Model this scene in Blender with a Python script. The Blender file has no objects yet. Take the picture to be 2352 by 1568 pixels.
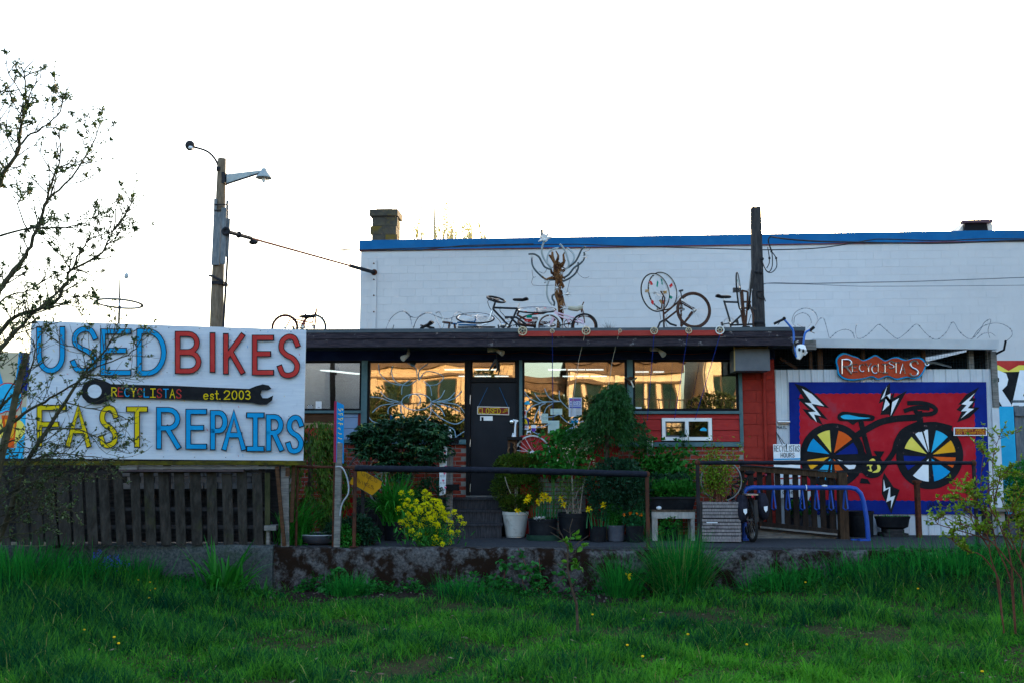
import bpy, math, random
import numpy as np
from mathutils import Vector, Matrix
random.seed(7)
rng = np.random.default_rng(7)
SC = bpy.context.scene
COL = SC.collection
R = math.radians
# camera
EYE = Vector((0.0, -17.6, 1.36))
PITCH, YAW = R(6.5), R(2.0)
cam = bpy.data.cameras.new('camera')
cam.lens, cam.sensor_width, cam.sensor_fit = 35.0, 36.0, 'HORIZONTAL'
cam.clip_start, cam.clip_end = 0.1, 3000
camo = bpy.data.objects.new('camera', cam)
COL.objects.link(camo)
camo.location = EYE
camo.rotation_euler = (math.pi / 2 + PITCH, 0, YAW)
SC.camera = camo
CROT = camo.rotation_euler.to_matrix()
# light
SUN_AZ, SUN_EL = R(20), R(10)
w = bpy.data.worlds.new('World')
SC.world = w
w.use_nodes = True
nt = w.node_tree
nt.nodes.clear()
sky = nt.nodes.new('ShaderNodeTexSky')
sky.sky_type = 'NISHITA'
sky.sun_disc = False
sky.sun_elevation = SUN_EL
sky.sun_rotation = SUN_AZ
sky.air_density, sky.dust_density, sky.ozone_density = 1.0, 4.2, 1.4
bg = nt.nodes.new('ShaderNodeBackground')
bg.inputs['Strength'].default_value = 0.15
out = nt.nodes.new('ShaderNodeOutputWorld')
nt.links.new(sky.outputs[0], bg.inputs[0])
nt.links.new(bg.outputs[0], out.inputs[0])
sl = bpy.data.lights.new('sun', 'SUN')
sl.energy, sl.angle, sl.color = 2.0, R(0.55), (1.0, 0.70, 0.42)
so = bpy.data.objects.new('sun', sl)
COL.objects.link(so)
sdir = Vector((math.sin(SUN_AZ) * math.cos(SUN_EL), math.cos(SUN_AZ) * math.cos(SUN_EL), math.sin(SUN_EL)))
so.rotation_euler = (-sdir).to_track_quat('-Z', 'Y').to_euler()
so.location = (0, 0, 30)
SC.view_settings.view_transform = 'Standard'
SC.view_settings.look = 'None'
SC.view_settings.exposure = 2.75
SC.view_settings.gamma = 1.0
SC.view_settings.use_curve_mapping = False
# placing: a point of the photograph (2352 px wide) on a real plane
FPX = 2352 * 35.0 / 36.0
def ray(px, py):
 return CROT @ Vector(((px - 1176) / FPX, -(py - 784) / FPX, -1.0))
def at(px, py, Y):
 d = ray(px, py)
 return EYE + d * ((Y - EYE.y) / d.y)
def atz(px, py, z=0.0):
 d = ray(px, py)
 return EYE + d * ((z - EYE.z) / d.z)
class Plane:
 def __init__(s, p0, n):
  s.p0, s.n = Vector(p0), Vector(n).normalized()
 def pt(s, px, py, off=0.0):
  d = ray(px, py)
  q = s.p0 + s.n * off
  return EYE + d * ((q - EYE).dot(s.n) / d.dot(s.n))
FRONT = Vector((0, -1, 0))
# mesh helpers
LOC = {}
class MB:
 def __init__(s):
  s.v, s.f, s.m, s.cur = [], [], [], 0
 def mat(s, i):
  s.cur = i
  return s
 def add(s, vs, fs):
  b = len(s.v)
  s.v += [Vector(p) for p in vs]
  s.f += [tuple(i + b for i in f) for f in fs]
  s.m += [s.cur] * len(fs)
  return s
 BF = [(0, 3, 2, 1), (4, 5, 6, 7), (0, 1, 5, 4), (1, 2, 6, 5), (2, 3, 7, 6), (3, 0, 4, 7)]
 def box(s, x0, x1, y0, y1, z0, z1):
  return s.add([(x0, y0, z0), (x1, y0, z0), (x1, y1, z0), (x0, y1, z0), (x0, y0, z1), (x1, y0, z1), (x1, y1, z1), (x0, y1, z1)], MB.BF)
 def beam(s, a, b, w, h=None, up=(0, 0, 1), taper=1.0):
  a, b = Vector(a), Vector(b)
  h = w if h is None else h
  d = (b - a).normalized()
  u = Vector(up)
  if abs(d.dot(u)) > 0.98:
   u = Vector((0, 1, 0))
  sd = d.cross(u).normalized() * (w / 2)
  u = sd.cross(d).normalized() * (h / 2)
  vs = [a - sd - u, a + sd - u, a + sd + u, a - sd + u]
  sd, u = sd * taper, u * taper
  vs += [b - sd - u, b + sd - u, b + sd + u, b - sd + u]
  return s.add(vs, MB.BF)
 def slab(s, p, off):
  "polygon p (3-D, planar) given thickness along the vector off"
  n = len(p)
  off = Vector(off)
  vs = [Vector(q) for q in p] + [Vector(q) + off for q in p]
  fs = [tuple(range(n)), tuple(range(2 * n - 1, n - 1, -1))]
  fs += [(i, i + n, (i + 1) % n + n, (i + 1) % n) for i in range(n)]
  return s.add(vs, fs)
 def tube(s, pts, r, n=6, cap=True):
  pts = [Vector(p) for p in pts]
  k = len(pts)
  rr = r if isinstance(r, (list, tuple)) else [r] * k
  d0 = (pts[1] - pts[0]).normalized()
  u = d0.cross(Vector((0.31, 0.2, 0.93)))
  if u.length < 1e-3:
   u = d0.cross(Vector((1, 0, 0)))
  u.normalize()
  vs = []
  for i in range(k):
   d = (pts[min(i + 1, k - 1)] - pts[max(i - 1, 0)])
   if d.length < 1e-9:
    d = d0
   d.normalize()
   u = (u - d * u.dot(d))
   if u.length < 1e-6:
    u = d.orthogonal()
   u.normalize()
   w_ = d.cross(u)
   for j in range(n):
    a = 2 * math.pi * j / n
    vs.append(pts[i] + (u * math.cos(a) + w_ * math.sin(a)) * rr[i])
  fs = [(i * n + j, i * n + (j + 1) % n, (i + 1) * n + (j + 1) % n, (i + 1) * n + j) for i in range(k - 1) for j in range(n)]
  if cap:
   fs += [tuple(range(n - 1, -1, -1)), tuple(range((k - 1) * n, k * n))]
  return s.add(vs, fs)
 def ring(s, c, nrm, Rr, r, N=36, n=6, a0=0, a1=360):
  c, nrm = Vector(c), Vector(nrm).normalized()
  u = nrm.orthogonal().normalized()
  w_ = nrm.cross(u)
  full = abs(a1 - a0) >= 360
  K = N if full else N + 1
  vs = []
  for i in range(K):
   a = R(a0 + (a1 - a0) * i / N)
   d = u * math.cos(a) + w_ * math.sin(a)
   for j in range(n):
    b = 2 * math.pi * j / n
    vs.append(c + d * (Rr + r * math.cos(b)) + nrm * (r * math.sin(b)))
  fs = [(i * n + j, (i + 1) % K * n + j, (i + 1) % K * n + (j + 1) % n, i * n + (j + 1) % n) for i in range(N) for j in range(n)]
  return s.add(vs, fs)
 def disc(s, c, nrm, r, t, N=20):
  c, nrm = Vector(c), Vector(nrm).normalized()
  u = nrm.orthogonal().normalized()
  w_ = nrm.cross(u)
  p = [c + (u * math.cos(2 * math.pi * i / N) + w_ * math.sin(2 * math.pi * i / N)) * r for i in range(N)]
  return s.slab(p, nrm * t)
 def lathe(s, prof, base, N=28, sx=1.0, sy=1.0):
  base = Vector(base)
  vs = []
  for (r, z) in prof:
   for j in range(N):
    a = 2 * math.pi * j / N
    vs.append(base + Vector((r * math.cos(a) * sx, r * math.sin(a) * sy, z)))
  k = len(prof)
  fs = [(i * N + j, i * N + (j + 1) % N, (i + 1) * N + (j + 1) % N, (i + 1) * N + j) for i in range(k - 1) for j in range(N)]
  fs += [tuple(range(N - 1, -1, -1))]
  return s.add(vs, fs)
 def blob(s, c, r, N=10, M_=6, jit=0.0):
  c = Vector(c)
  rx, ry, rz = r if isinstance(r, (list, tuple)) else (r, r, r)
  vs = [c + Vector((0, 0, -rz))]
  for i in range(1, M_):
   t = math.pi * i / M_
   for j in range(N):
    a = 2 * math.pi * j / N
    q = 1 + random.uniform(-jit, jit)
    vs.append(c + Vector((rx * math.sin(t) * math.cos(a) * q, ry * math.sin(t) * math.sin(a) * q, -rz * math.cos(t) * q)))
  vs.append(c + Vector((0, 0, rz)))
  fs = [(0, 1 + (j + 1) % N, 1 + j) for j in range(N)]
  for i in range(M_ - 2):
   fs += [(1 + i * N + j, 1 + i * N + (j + 1) % N, 1 + (i + 1) * N + (j + 1) % N, 1 + (i + 1) * N + j) for j in range(N)]
  L = len(vs) - 1
  fs += [(1 + (M_ - 2) * N + j, 1 + (M_ - 2) * N + (j + 1) % N, L) for j in range(N)]
  return s.add(vs, fs)
 def build(s, name, mats, parent=None, smooth=False, label=None, cat=None, group=None, kind=None):
  if parent is not None:
   o0 = LOC[parent.name]
  else:
   a = np.array([tuple(p) for p in s.v])
   o0 = Vector(((a[:, 0].min() + a[:, 0].max()) / 2, (a[:, 1].min() + a[:, 1].max()) / 2, a[:, 2].min()))
  me = bpy.data.meshes.new(name)
  me.from_pydata([tuple(p - o0) for p in s.v], [], s.f)
  mats = mats if isinstance(mats, (list, tuple)) else [mats]
  for m_ in mats:
   me.materials.append(m_)
  if len(mats) > 1:
   me.polygons.foreach_set('material_index', s.m)
  if smooth:
   me.polygons.foreach_set('use_smooth', [True] * len(me.polygons))
   try:
    me.set_sharp_from_angle(angle=R(42))
   except Exception:
    pass
  return link(name, me, parent, o0, label, cat, group, kind)
def tags(o, label=None, cat=None, group=None, kind=None):
 if label: o['label'] = label
 if cat: o['category'] = cat
 if group: o['group'] = group
 if kind: o['kind'] = kind
 return o
def link(name, me, parent=None, o0=None, label=None, cat=None, group=None, kind=None):
 o = bpy.data.objects.new(name, me)
 COL.objects.link(o)
 if parent is None:
  o.location = o0
  LOC[o.name] = Vector(o0)
 else:
  o.parent = parent
  LOC[o.name] = LOC[parent.name]
 return tags(o, label, cat, group, kind)
def thing(name, label, cat, loc, group=None):
 o = bpy.data.objects.new(name, None)
 o.empty_display_size = 0.1
 COL.objects.link(o)
 o.location = loc
 LOC[o.name] = Vector(loc)
 return tags(o, label, cat, group)
def piece(name, me, parent, pos, rot=(0, 0, 0)):
 "one of many alike pieces: shared mesh, own object"
 o = bpy.data.objects.new(name, me)
 COL.objects.link(o)
 o.parent = parent
 o.location = Vector(pos) - LOC[parent.name]
 o.rotation_euler = rot
 LOC[o.name] = Vector(pos)
 return o
def copy_tree(o, loc, rz=None, label=None, scale=None):
 c = o.copy()
 COL.objects.link(c)
 c.location = loc
 LOC[c.name] = Vector(loc)
 if rz is not None: c.rotation_euler.z = rz
 if scale: c.scale = scale
 if label: c['label'] = label
 for ch in list(o.children):
  d = ch.copy(); COL.objects.link(d); d.parent = c
  for g in list(ch.children):
   e = g.copy(); COL.objects.link(e); e.parent = d
 return c
def unit_box(name, sx, sy, sz, m, bev=0.0):
 "a box with slightly eased front edges, centred in x, base at z=0, front at y=0 going back"
 b = MB()
 x, e = sx / 2, bev
 vs = [(-x + e, 0, e), (x - e, 0, e), (x - e, 0, sz - e), (-x + e, 0, sz - e),
          (-x, e, 0), (x, e, 0), (x, e, sz), (-x, e, sz), (-x, sy, 0), (x, sy, 0), (x, sy, sz), (-x, sy, sz)]
 fs = [(0, 1, 2, 3), (0, 4, 5, 1), (1, 5, 6, 2), (2, 6, 7, 3), (3, 7, 4, 0), (4, 8, 9, 5), (5, 9, 10, 6), (6, 10, 11, 7), (7, 11, 8, 4), (8, 11, 10, 9)]
 me = bpy.data.meshes.new(name)
 me.from_pydata(vs, [], fs)
 me.materials.append(m)
 return me
def mesh_np(name, V, F, mats, rnd=None, smooth=False, mi=None):
 "V (n,3), F (m,k) arrays with k constant; rnd = one random number per vertex"
 me = bpy.data.meshes.new(name)
 n, (m_, k) = len(V), F.shape
 me.vertices.add(n)
 me.vertices.foreach_set('co', np.asarray(V, np.float32).ravel())
 me.loops.add(m_ * k)
 me.loops.foreach_set('vertex_index', F.astype(np.int32).ravel())
 me.polygons.add(m_)
 me.polygons.foreach_set('loop_start', np.arange(0, m_ * k, k, dtype=np.int32))
 me.polygons.foreach_set('loop_total', np.full(m_, k, dtype=np.int32))
 for mm in (mats if isinstance(mats, (list, tuple)) else [mats]):
  me.materials.append(mm)
 if mi is not None:
  me.polygons.foreach_set('material_index', np.asarray(mi, np.int32))
 if smooth:
  me.polygons.foreach_set('use_smooth', np.ones(m_, bool))
 if rnd is not None:
  a = me.attributes.new('rnd', 'FLOAT', 'POINT')
  a.data.foreach_set('value', np.asarray(rnd, np.float32))
 me.update(calc_edges=True)
 return me
def norm(a):
 return a / np.maximum(np.linalg.norm(a, axis=-1, keepdims=True), 1e-9)
def leaves(P, D, L, W, fold=0.25, droop=0.0):
 "leaf shapes at P pointing along D: two quads folded on the midrib. returns V, F, rnd"
 n = len(P)
 L = np.broadcast_to(L, n)[:, None]
 W = np.broadcast_to(W, n)[:, None]
 D = norm(D)
 S = norm(np.cross(D, norm(rng.normal(size=(n, 3)) * 0.5 + np.array([0, 0, 1.0]))))
 N = np.cross(S, D)
 mid = P + D * L * 0.5 + N * (L * 0.05)
 tip = P + D * L - N * (L * droop)
 V = np.stack([P, P + D * L * 0.3 + S * W * 0.45 + N * W * fold, P + D * L * 0.68 + S * W * 0.4 + N * W * fold, tip,
                  P + D * L * 0.68 - S * W * 0.4 + N * W * fold, P + D * L * 0.3 - S * W * 0.45 + N * W * fold], 1).reshape(-1, 3)
 b = (np.arange(n) * 6)[:, None]
 F = np.concatenate([b + np.array([[0, 1, 2, 3]]), b + np.array([[0, 3, 4, 5]])], 0)
 g = np.sin(P[:, 0] * 11 + 1.3 * np.sin(P[:, 2] * 9)) * np.cos(P[:, 2] * 13 - P[:, 1] * 8) + .6 * np.sin(P[:, 0] * 23 - P[:, 2] * 17 + P[:, 1] * 19)
 return V, F, np.repeat(np.clip(.44 + .26 * g + .22 * rng.normal(size=n), 0, 1), 6)
def blades(P, az, lean, L, W, droop=0.5, seg=4, col=None):
 "grass blades / strap leaves: ribbons that rise, lean along az and droop"
 n = len(P)
 L = np.broadcast_to(L, n); W = np.broadcast_to(W, n)
 lean = np.broadcast_to(lean, n); droop = np.broadcast_to(droop, n)
 H = np.stack([np.cos(az), np.sin(az), np.zeros(n)], 1)
 tw = az + np.pi / 2 + rng.normal(size=n) * 0.5
 S = np.stack([np.cos(tw), np.sin(tw), np.zeros(n)], 1)
 rows = []
 pos = P.copy().astype(float)
 for i in range(seg + 1):
  t = i / seg
  wd = (W * (1.0 - t ** 2.2) * 0.5 + 1e-4)[:, None]
  rows.append(pos + S * wd)
  rows.append(pos - S * wd)
  a = lean + droop * (t + 0.5 / seg) ** 1.5 * 2.0
  pos = pos + (H * np.sin(a)[:, None] + np.array([0, 0, 1.0]) * np.cos(a)[:, None]) * (L / seg)[:, None]
 V = np.stack(rows, 1).reshape(-1, 3)
 b = (np.arange(n) * (2 * (seg + 1)))[:, None]
 F = np.concatenate([b + np.array([[2 * i, 2 * i + 1, 2 * i + 3, 2 * i + 2]]) for i in range(seg)], 0)
 r_ = rng.random(n) if col is None else col
 return V, F, np.repeat(r_, 2 * (seg + 1))
def join_np(parts):
 Vs, Fs, rs, b = [], [], [], 0
 for V, F, r_ in parts:
  Vs.append(V); Fs.append(F + b); rs.append(r_); b += len(V)
 return np.concatenate(Vs), np.concatenate(Fs), np.concatenate(rs)
def np_obj(name, VFR, m, parent=None, smooth=True, **k):
 V, F, r_ = VFR
 if parent is not None:
  o0 = LOC[parent.name]
 else:
  o0 = Vector(((V[:, 0].min() + V[:, 0].max()) / 2, (V[:, 1].min() + V[:, 1].max()) / 2, V[:, 2].min()))
 me = mesh_np(name, V - np.array(o0), F, m, r_, smooth)
 return link(name, me, parent, o0, **k)
# materials
MATS = {}
def lin(h):
 "sRGB 0-255 triple to linear rgba"
 f = lambda c: (c / 255 / 12.92) if c <= 10.3 else ((c / 255 + 0.055) / 1.055) ** 2.4
 return (f(h[0]), f(h[1]), f(h[2]), 1.0)
def M(name, c1, c2=None, scale=6.0, st=(1, 1, 1), rough=0.7, metal=0.0, bump=0.0, thr=(0.38, 0.66), spec=0.08, c3=None, scale3=1.2, thr3=(0.55, 0.7), coat=0.0):
 if name in MATS:
  return MATS[name]
 m = bpy.data.materials.new(name)
 m.use_nodes = True
 t = m.node_tree
 b = t.nodes['Principled BSDF']
 b.inputs['Roughness'].default_value = rough
 b.inputs['Metallic'].default_value = metal
 b.inputs['Specular IOR Level'].default_value = spec
 b.inputs['Coat Weight'].default_value = coat
 c1 = tuple(c1) + (1.0,) if len(c1) == 3 else c1
 if c2 is None:
  c2 = tuple(min(1, x * 0.8) for x in c1[:3]) + (1.0,)
 c2 = tuple(c2) + (1.0,) if len(c2) == 3 else c2
 tc = t.nodes.new('ShaderNodeTexCoord')
 mp = t.nodes.new('ShaderNodeMapping')
 mp.inputs['Scale'].default_value = st
 nz = t.nodes.new('ShaderNodeTexNoise')
 nz.inputs['Scale'].default_value = scale
 nz.inputs['Detail'].default_value = 7
 nz.inputs['Roughness'].default_value = 0.65
 rp = t.nodes.new('ShaderNodeValToRGB')
 rp.color_ramp.elements[0].position, rp.color_ramp.elements[1].position = thr
 rp.color_ramp.elements[0].color, rp.color_ramp.elements[1].color = c1, c2
 oi = t.nodes.new('ShaderNodeObjectInfo')
 va = t.nodes.new('ShaderNodeVectorMath')
 va.operation = 'MULTIPLY_ADD'
 va.inputs[1].default_value = (37, 17, 29)
 L = t.links.new
 L(oi.outputs['Random'], va.inputs[0])
 L(tc.outputs['Object'], va.inputs[2])
 L(va.outputs[0], mp.inputs[0])
 L(mp.outputs[0], nz.inputs[0])
 L(nz.outputs[0], rp.inputs[0])
 colr = rp.outputs[0]
 if c3 is not None:
  n3 = t.nodes.new('ShaderNodeTexNoise')
  n3.inputs['Scale'].default_value = scale3
  n3.inputs['Detail'].default_value = 8
  n3.inputs['Roughness'].default_value = 0.7
  mr = t.nodes.new('ShaderNodeMapRange')
  mr.inputs[1].default_value, mr.inputs[2].default_value = thr3
  mx = t.nodes.new('ShaderNodeMix')
  mx.data_type = 'RGBA'
  mx.inputs[7].default_value = tuple(c3) + (1.0,) if len(c3) == 3 else c3
  L(va.outputs[0], n3.inputs[0]); L(n3.outputs[0], mr.inputs[0]); L(mr.outputs[0], mx.inputs[0]); L(colr, mx.inputs[6])
  colr = mx.outputs[2]
 L(colr, b.inputs['Base Color'])
 if bump:
  bp = t.nodes.new('ShaderNodeBump')
  bp.inputs['Strength'].default_value = bump
  bp.inputs['Distance'].default_value = 0.01
  L(nz.outputs[0], bp.inputs['Height'])
  L(bp.outputs[0], b.inputs['Normal'])
 MATS[name] = m
 return m
def LEAF(name, ca, cb, cc=None, trans=0.3, rough=0.5, spec=0.25):
 "foliage: colour varies leaf by leaf (attribute rnd), some light passes through"
 if name in MATS:
  return MATS[name]
 m = bpy.data.materials.new(name)
 m.use_nodes = True
 t = m.node_tree
 b = t.nodes['Principled BSDF']
 b.inputs['Roughness'].default_value = rough
 b.inputs['Specular IOR Level'].default_value = spec
 at_ = t.nodes.new('ShaderNodeAttribute')
 at_.attribute_name = 'rnd'
 rp = t.nodes.new('ShaderNodeValToRGB')
 e = rp.color_ramp.elements
 e[0].color, e[1].color = tuple(ca) + (1,), tuple(cb) + (1,)
 if cc is not None:
  q = e.new(0.93); q.color = tuple(cb) + (1,)
  e[len(e) - 1].color = tuple(cc) + (1,)
 tr = t.nodes.new('ShaderNodeBsdfTranslucent')
 mx = t.nodes.new('ShaderNodeMixShader')
 mx.inputs[0].default_value = trans
 L = t.links.new
 L(at_.outputs['Fac'], rp.inputs[0]); L(rp.outputs[0], b.inputs['Base Color']); L(rp.outputs[0], tr.inputs[0])
 L(b.outputs[0], mx.inputs[1]); L(tr.outputs[0], mx.inputs[2]); L(mx.outputs[0], t.nodes['Material Output'].inputs[0])
 MATS[name] = m
 return m
def EMIT(name, c, s):
 m = bpy.data.materials.new(name)
 m.use_nodes = True
 b = m.node_tree.nodes['Principled BSDF']
 b.inputs['Base Color'].default_value = (0.8, 0.8, 0.8, 1)
 b.inputs['Emission Color'].default_value = tuple(c) + (1,)
 b.inputs['Emission Strength'].default_value = s
 MATS[name] = m
 return m
def GLASS(name, refl=0.3, tint=(0.75, 0.8, 0.78), wob=0.0035):
 "window pane: partly mirror (coated double glazing), partly see-through, slightly wavy"
 m = bpy.data.materials.new(name)
 m.use_nodes = True
 t = m.node_tree
 t.nodes.remove(t.nodes['Principled BSDF'])
 gl = t.nodes.new('ShaderNodeBsdfGlossy')
 gl.inputs['Roughness'].default_value = 0.0
 gl.inputs['Color'].default_value = (1.0, 0.98, 0.93, 1)
 tp = t.nodes.new('ShaderNodeBsdfTransparent')
 tp.inputs['Color'].default_value = tuple(tint) + (1,)
 mx = t.nodes.new('ShaderNodeMixShader')
 mx.inputs[0].default_value = refl
 tc = t.nodes.new('ShaderNodeTexCoord')
 nz = t.nodes.new('ShaderNodeTexNoise')
 nz.inputs['Scale'].default_value = 1.1
 nz.inputs['Detail'].default_value = 1.0
 bp = t.nodes.new('ShaderNodeBump')
 bp.inputs['Strength'].default_value = 1.0
 bp.inputs['Distance'].default_value = wob
 L = t.links.new
 L(tc.outputs['Object'], nz.inputs[0]); L(nz.outputs[0], bp.inputs['Height']); L(bp.outputs[0], gl.inputs['Normal'])
 L(tp.outputs[0], mx.inputs[1]); L(gl.outputs[0], mx.inputs[2]); L(mx.outputs[0], t.nodes['Material Output'].inputs[0])
 MATS[name] = m
 return m
# painting and lettering: flat strokes laid on a real plane
def arc(cx, cy, rx, ry, a0, a1, n=10):
 return [(cx + rx * math.cos(R(a0 + (a1 - a0) * i / n)), cy + ry * math.sin(R(a0 + (a1 - a0) * i / n))) for i in range(n + 1)]
def smooth(p, k=5, closed=False):
 "Catmull-Rom through 2-D or 3-D points"
 n = len(p)
 out = []
 rngi = range(n if closed else n - 1)
 for i in rngi:
  q = [p[(i + j) % n] if closed else p[min(max(i + j, 0), n - 1)] for j in (-1, 0, 1, 2)]
  for s in range(k):
   t = s / k
   out.append(tuple(0.5 * (2 * b + (c - a) * t + (2 * a - 5 * b + 4 * c - d) * t * t + (3 * b - a - 3 * c + d) * t ** 3) for a, b, c, d in zip(*q)))
 if not closed:
  out.append(tuple(p[-1]))
 return out
S_ = smooth([(.96, .80), (.78, .97), (.45, 1), (.14, .88), (.1, .68), (.35, .54), (.7, .45), (.95, .28), (.86, .08), (.5, 0), (.18, .04), (.02, .2)], 4)
FONT = {
 'A': [[(0, 0), (.5, 1), (1, 0)], [(.2, .38), (.8, .38)]],
 'B': [[(0, 0), (0, 1), (.5, 1)] + arc(.5, .76, .42, .24, 90, -90, 8) + [(0, .52)], [(0, .5), (.55, .5)] + arc(.55, .25, .45, .25, 90, -90, 8) + [(0, 0)]],
 'C': [arc(.55, .5, .55, .5, 50, 310, 14)],
 'D': [[(0, .02), (0, 1), (.35, 1)] + arc(.35, .5, .65, .5, 90, -90, 12) + [(-.0, 0)]],
 'E': [[(1, 1), (0, 1), (0, 0), (1, 0)], [(0, .54), (.82, .54)]],
 'F': [[(1, 1), (0, 1), (0, 0)], [(0, .54), (.7, .54)]],
 'G': [arc(.55, .5, .55, .5, 50, 320, 12) + [(1, .45), (.6, .45)]],
 'H': [[(0, 0), (0, 1)], [(1, 0), (1, 1)], [(0, .5), (1, .5)]],
 'I': [[(.5, 0), (.5, 1)]],
 'J': [[(.9, 1), (.9, .3)] + arc(.5, .3, .4, .3, 0, -170, 8)],
 'K': [[(0, 0), (0, 1)], [(1, 1), (.05, .42)], [(.3, .56), (1, 0)]],
 'L': [[(0, 1), (0, 0), (1, 0)]],
 'M': [[(0, 0), (.05, 1), (.5, .35), (.95, 1), (1, 0)]],
 'N': [[(0, 0), (0, 1), (1, 0), (1, 1)]],
 'O': [arc(.5, .5, .5, .5, 90, 446, 18)],
 'P': [[(0, 0), (0, 1), (.5, 1)] + arc(.5, .74, .48, .26, 90, -90, 8) + [(0, .48)]],
 'R': [[(0, 0), (0, 1), (.5, 1)] + arc(.5, .75, .48, .25, 90, -90, 8) + [(0, .5)], [(.42, .5), (1, 0)]],
 'S': [S_],
 'T': [[(0, 1), (1, 1)], [(.5, 1), (.5, 0)]],
 'U': [[(0, 1), (0, .36)] + arc(.5, .36, .5, .36, 180, 360, 10) + [(1, 1)]],
 'V': [[(0, 1), (.5, 0), (1, 1)]],
 'W': [[(0, 1), (.25, 0), (.5, .7), (.75, 0), (1, 1)]],
 'Y': [[(0, 1), (.5, .5), (1, 1)], [(.5, .5), (.5, 0)]],
 'Z': [[(0, 1), (1, 1), (0, 0), (1, 0)]],
 '2': [smooth([(.02, .78), (.3, 1), (.8, .95), (.92, .7), (.55, .35), (0, 0)], 4) + [(1, 0)]],
 '0': [arc(.5, .5, .48, .5, 90, 446, 16)],
 '3': [smooth([(.05, .88), (.4, 1), (.85, .85), (.75, .6), (.4, .53)], 4), smooth([(.4, .53), (.85, .42), (.95, .2), (.6, 0), (.05, .1)], 4)],
 '.': [[(.4, .02), (.6, .02)]],
 ':': [[(.4, .1), (.6, .1)], [(.4, .5), (.6, .5)]],
 'e': [[(.02, .32), (.95, .38)] + arc(.5, .32, .47, .32, 20, 320, 12)],
 's': [[(x * .9, y * .62) for x, y in S_]],
 't': [[(.5, 1), (.5, .1), (.75, 0)], [(.1, .66), (.9, .66)]],
 'o': [arc(.5, .3, .45, .3, 90, 446, 12)],
 'n': [[(.05, 0), (.05, .6)], smooth([(.05, .4), (.4, .62), (.85, .5), (.9, 0)], 4)],
 'a': [arc(.45, .3, .42, .3, 20, 340, 12), [(.9, .62), (.92, 0)]],
 'd': [arc(.45, .3, .42, .3, 20, 340, 12), [(.9, 1), (.92, 0)]],
 'y': [[(.05, .6), (.5, .05)], [(.95, .6), (.3, -.35)]],
 'c': [arc(.5, .3, .45, .3, 45, 315, 10)],
 'l': [[(.5, 0), (.5, 1)]],
}
class Paint:
 def __init__(s, plane, off=0.002, step=0.0003):
  s.pl, s.off, s.step, s.mb = plane, off, step, MB()
  s.mats = []
 def mi(s, m):
  if m not in s.mats:
   s.mats.append(m)
  s.mb.mat(s.mats.index(m))
 def fill(s, pts, m):
  s.mi(m)
  s.off += s.step
  s.mb.add([s.pl.pt(x, y, s.off) for x, y in pts], [tuple(range(len(pts)))])
 def stroke(s, pts, wd, m, cap=0.5, closed=False, taper=None):
  s.mi(m)
  s.off += s.step
  p = [Vector(q) for q in pts]
  q = [p[0]]
  for a in p[1:]:
   if (a - q[-1]).length > 1e-4:
    q.append(a)
  p = q
  n = len(p)
  if n < 2:
   return
  if not closed and cap:
   p[0] = p[0] - (p[1] - p[0]).normalized() * wd * cap
   p[-1] = p[-1] + (p[-1] - p[-2]).normalized() * wd * cap
  vs = []
  for i in range(n):
   a = p[i] - p[(i - 1) % n] if (i > 0 or closed) else p[1] - p[0]
   b = p[(i + 1) % n] - p[i] if (i < n - 1 or closed) else p[-1] - p[-2]
   a, b = a.normalized(), b.normalized()
   na, nb = Vector((-a.y, a.x)), Vector((-b.y, b.x))
   mt = na + nb
   if mt.length < 0.35:
    mt = na
    k = 1.0
   else:
    mt.normalize()
    k = min(1.0 / max(mt.dot(na), 0.4), 1.9)
   hw = wd / 2 * (taper[i] if taper else 1.0)
   vs += [p[i] + mt * hw * k, p[i] - mt * hw * k]
  V = [s.pl.pt(v.x, v.y, s.off) for v in vs]
  K = n if closed else n - 1
  s.mb.add(V, [(2 * i, 2 * i + 1, (2 * i + 3) % (2 * n), (2 * i + 2) % (2 * n)) for i in range(K)])
 def letter(s, ch, x0, y0, x1, y1, wd, m, outline=None, ow=0.0, skew=0.0, serif=False):
  "character in the pixel box (y down)"
  mp = lambda q: (x0 + (x1 - x0) * q[0] + skew * q[1], y1 + (y0 - y1) * q[1])
  st = FONT[ch]
  if ch == 'I' and serif:
   st = st + [[(0, 1), (1, 1)], [(0, 0), (1, 0)]]
  st = [[mp(q) for q in l] for l in st]
  if outline:
   for l in st:
    s.stroke(l, wd + 2 * ow, outline, cap=0.5)
  for l in st:
   s.stroke(l, wd, m, cap=0.42)
 def text(s, txt, x0, y0, x1, y1, wd, m, adv=1.28, slope=0.0):
  n = sum(0.6 if c in ' .:Il' else 1 for c in txt)
  cw = (x1 - x0) / n
  x = x0
  for c in txt:
   k = 0.6 if c in ' .:Il' else 1
   if c != ' ':
    dy = slope * (x - x0)
    s.letter(c, x + cw * k * 0.1, y0 + dy, x + cw * k / adv, y1 + dy, wd, m)
   x += cw * k
 def build(s, name, parent, **k):
  return s.mb.build(name, s.mats, parent, **k)
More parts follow.
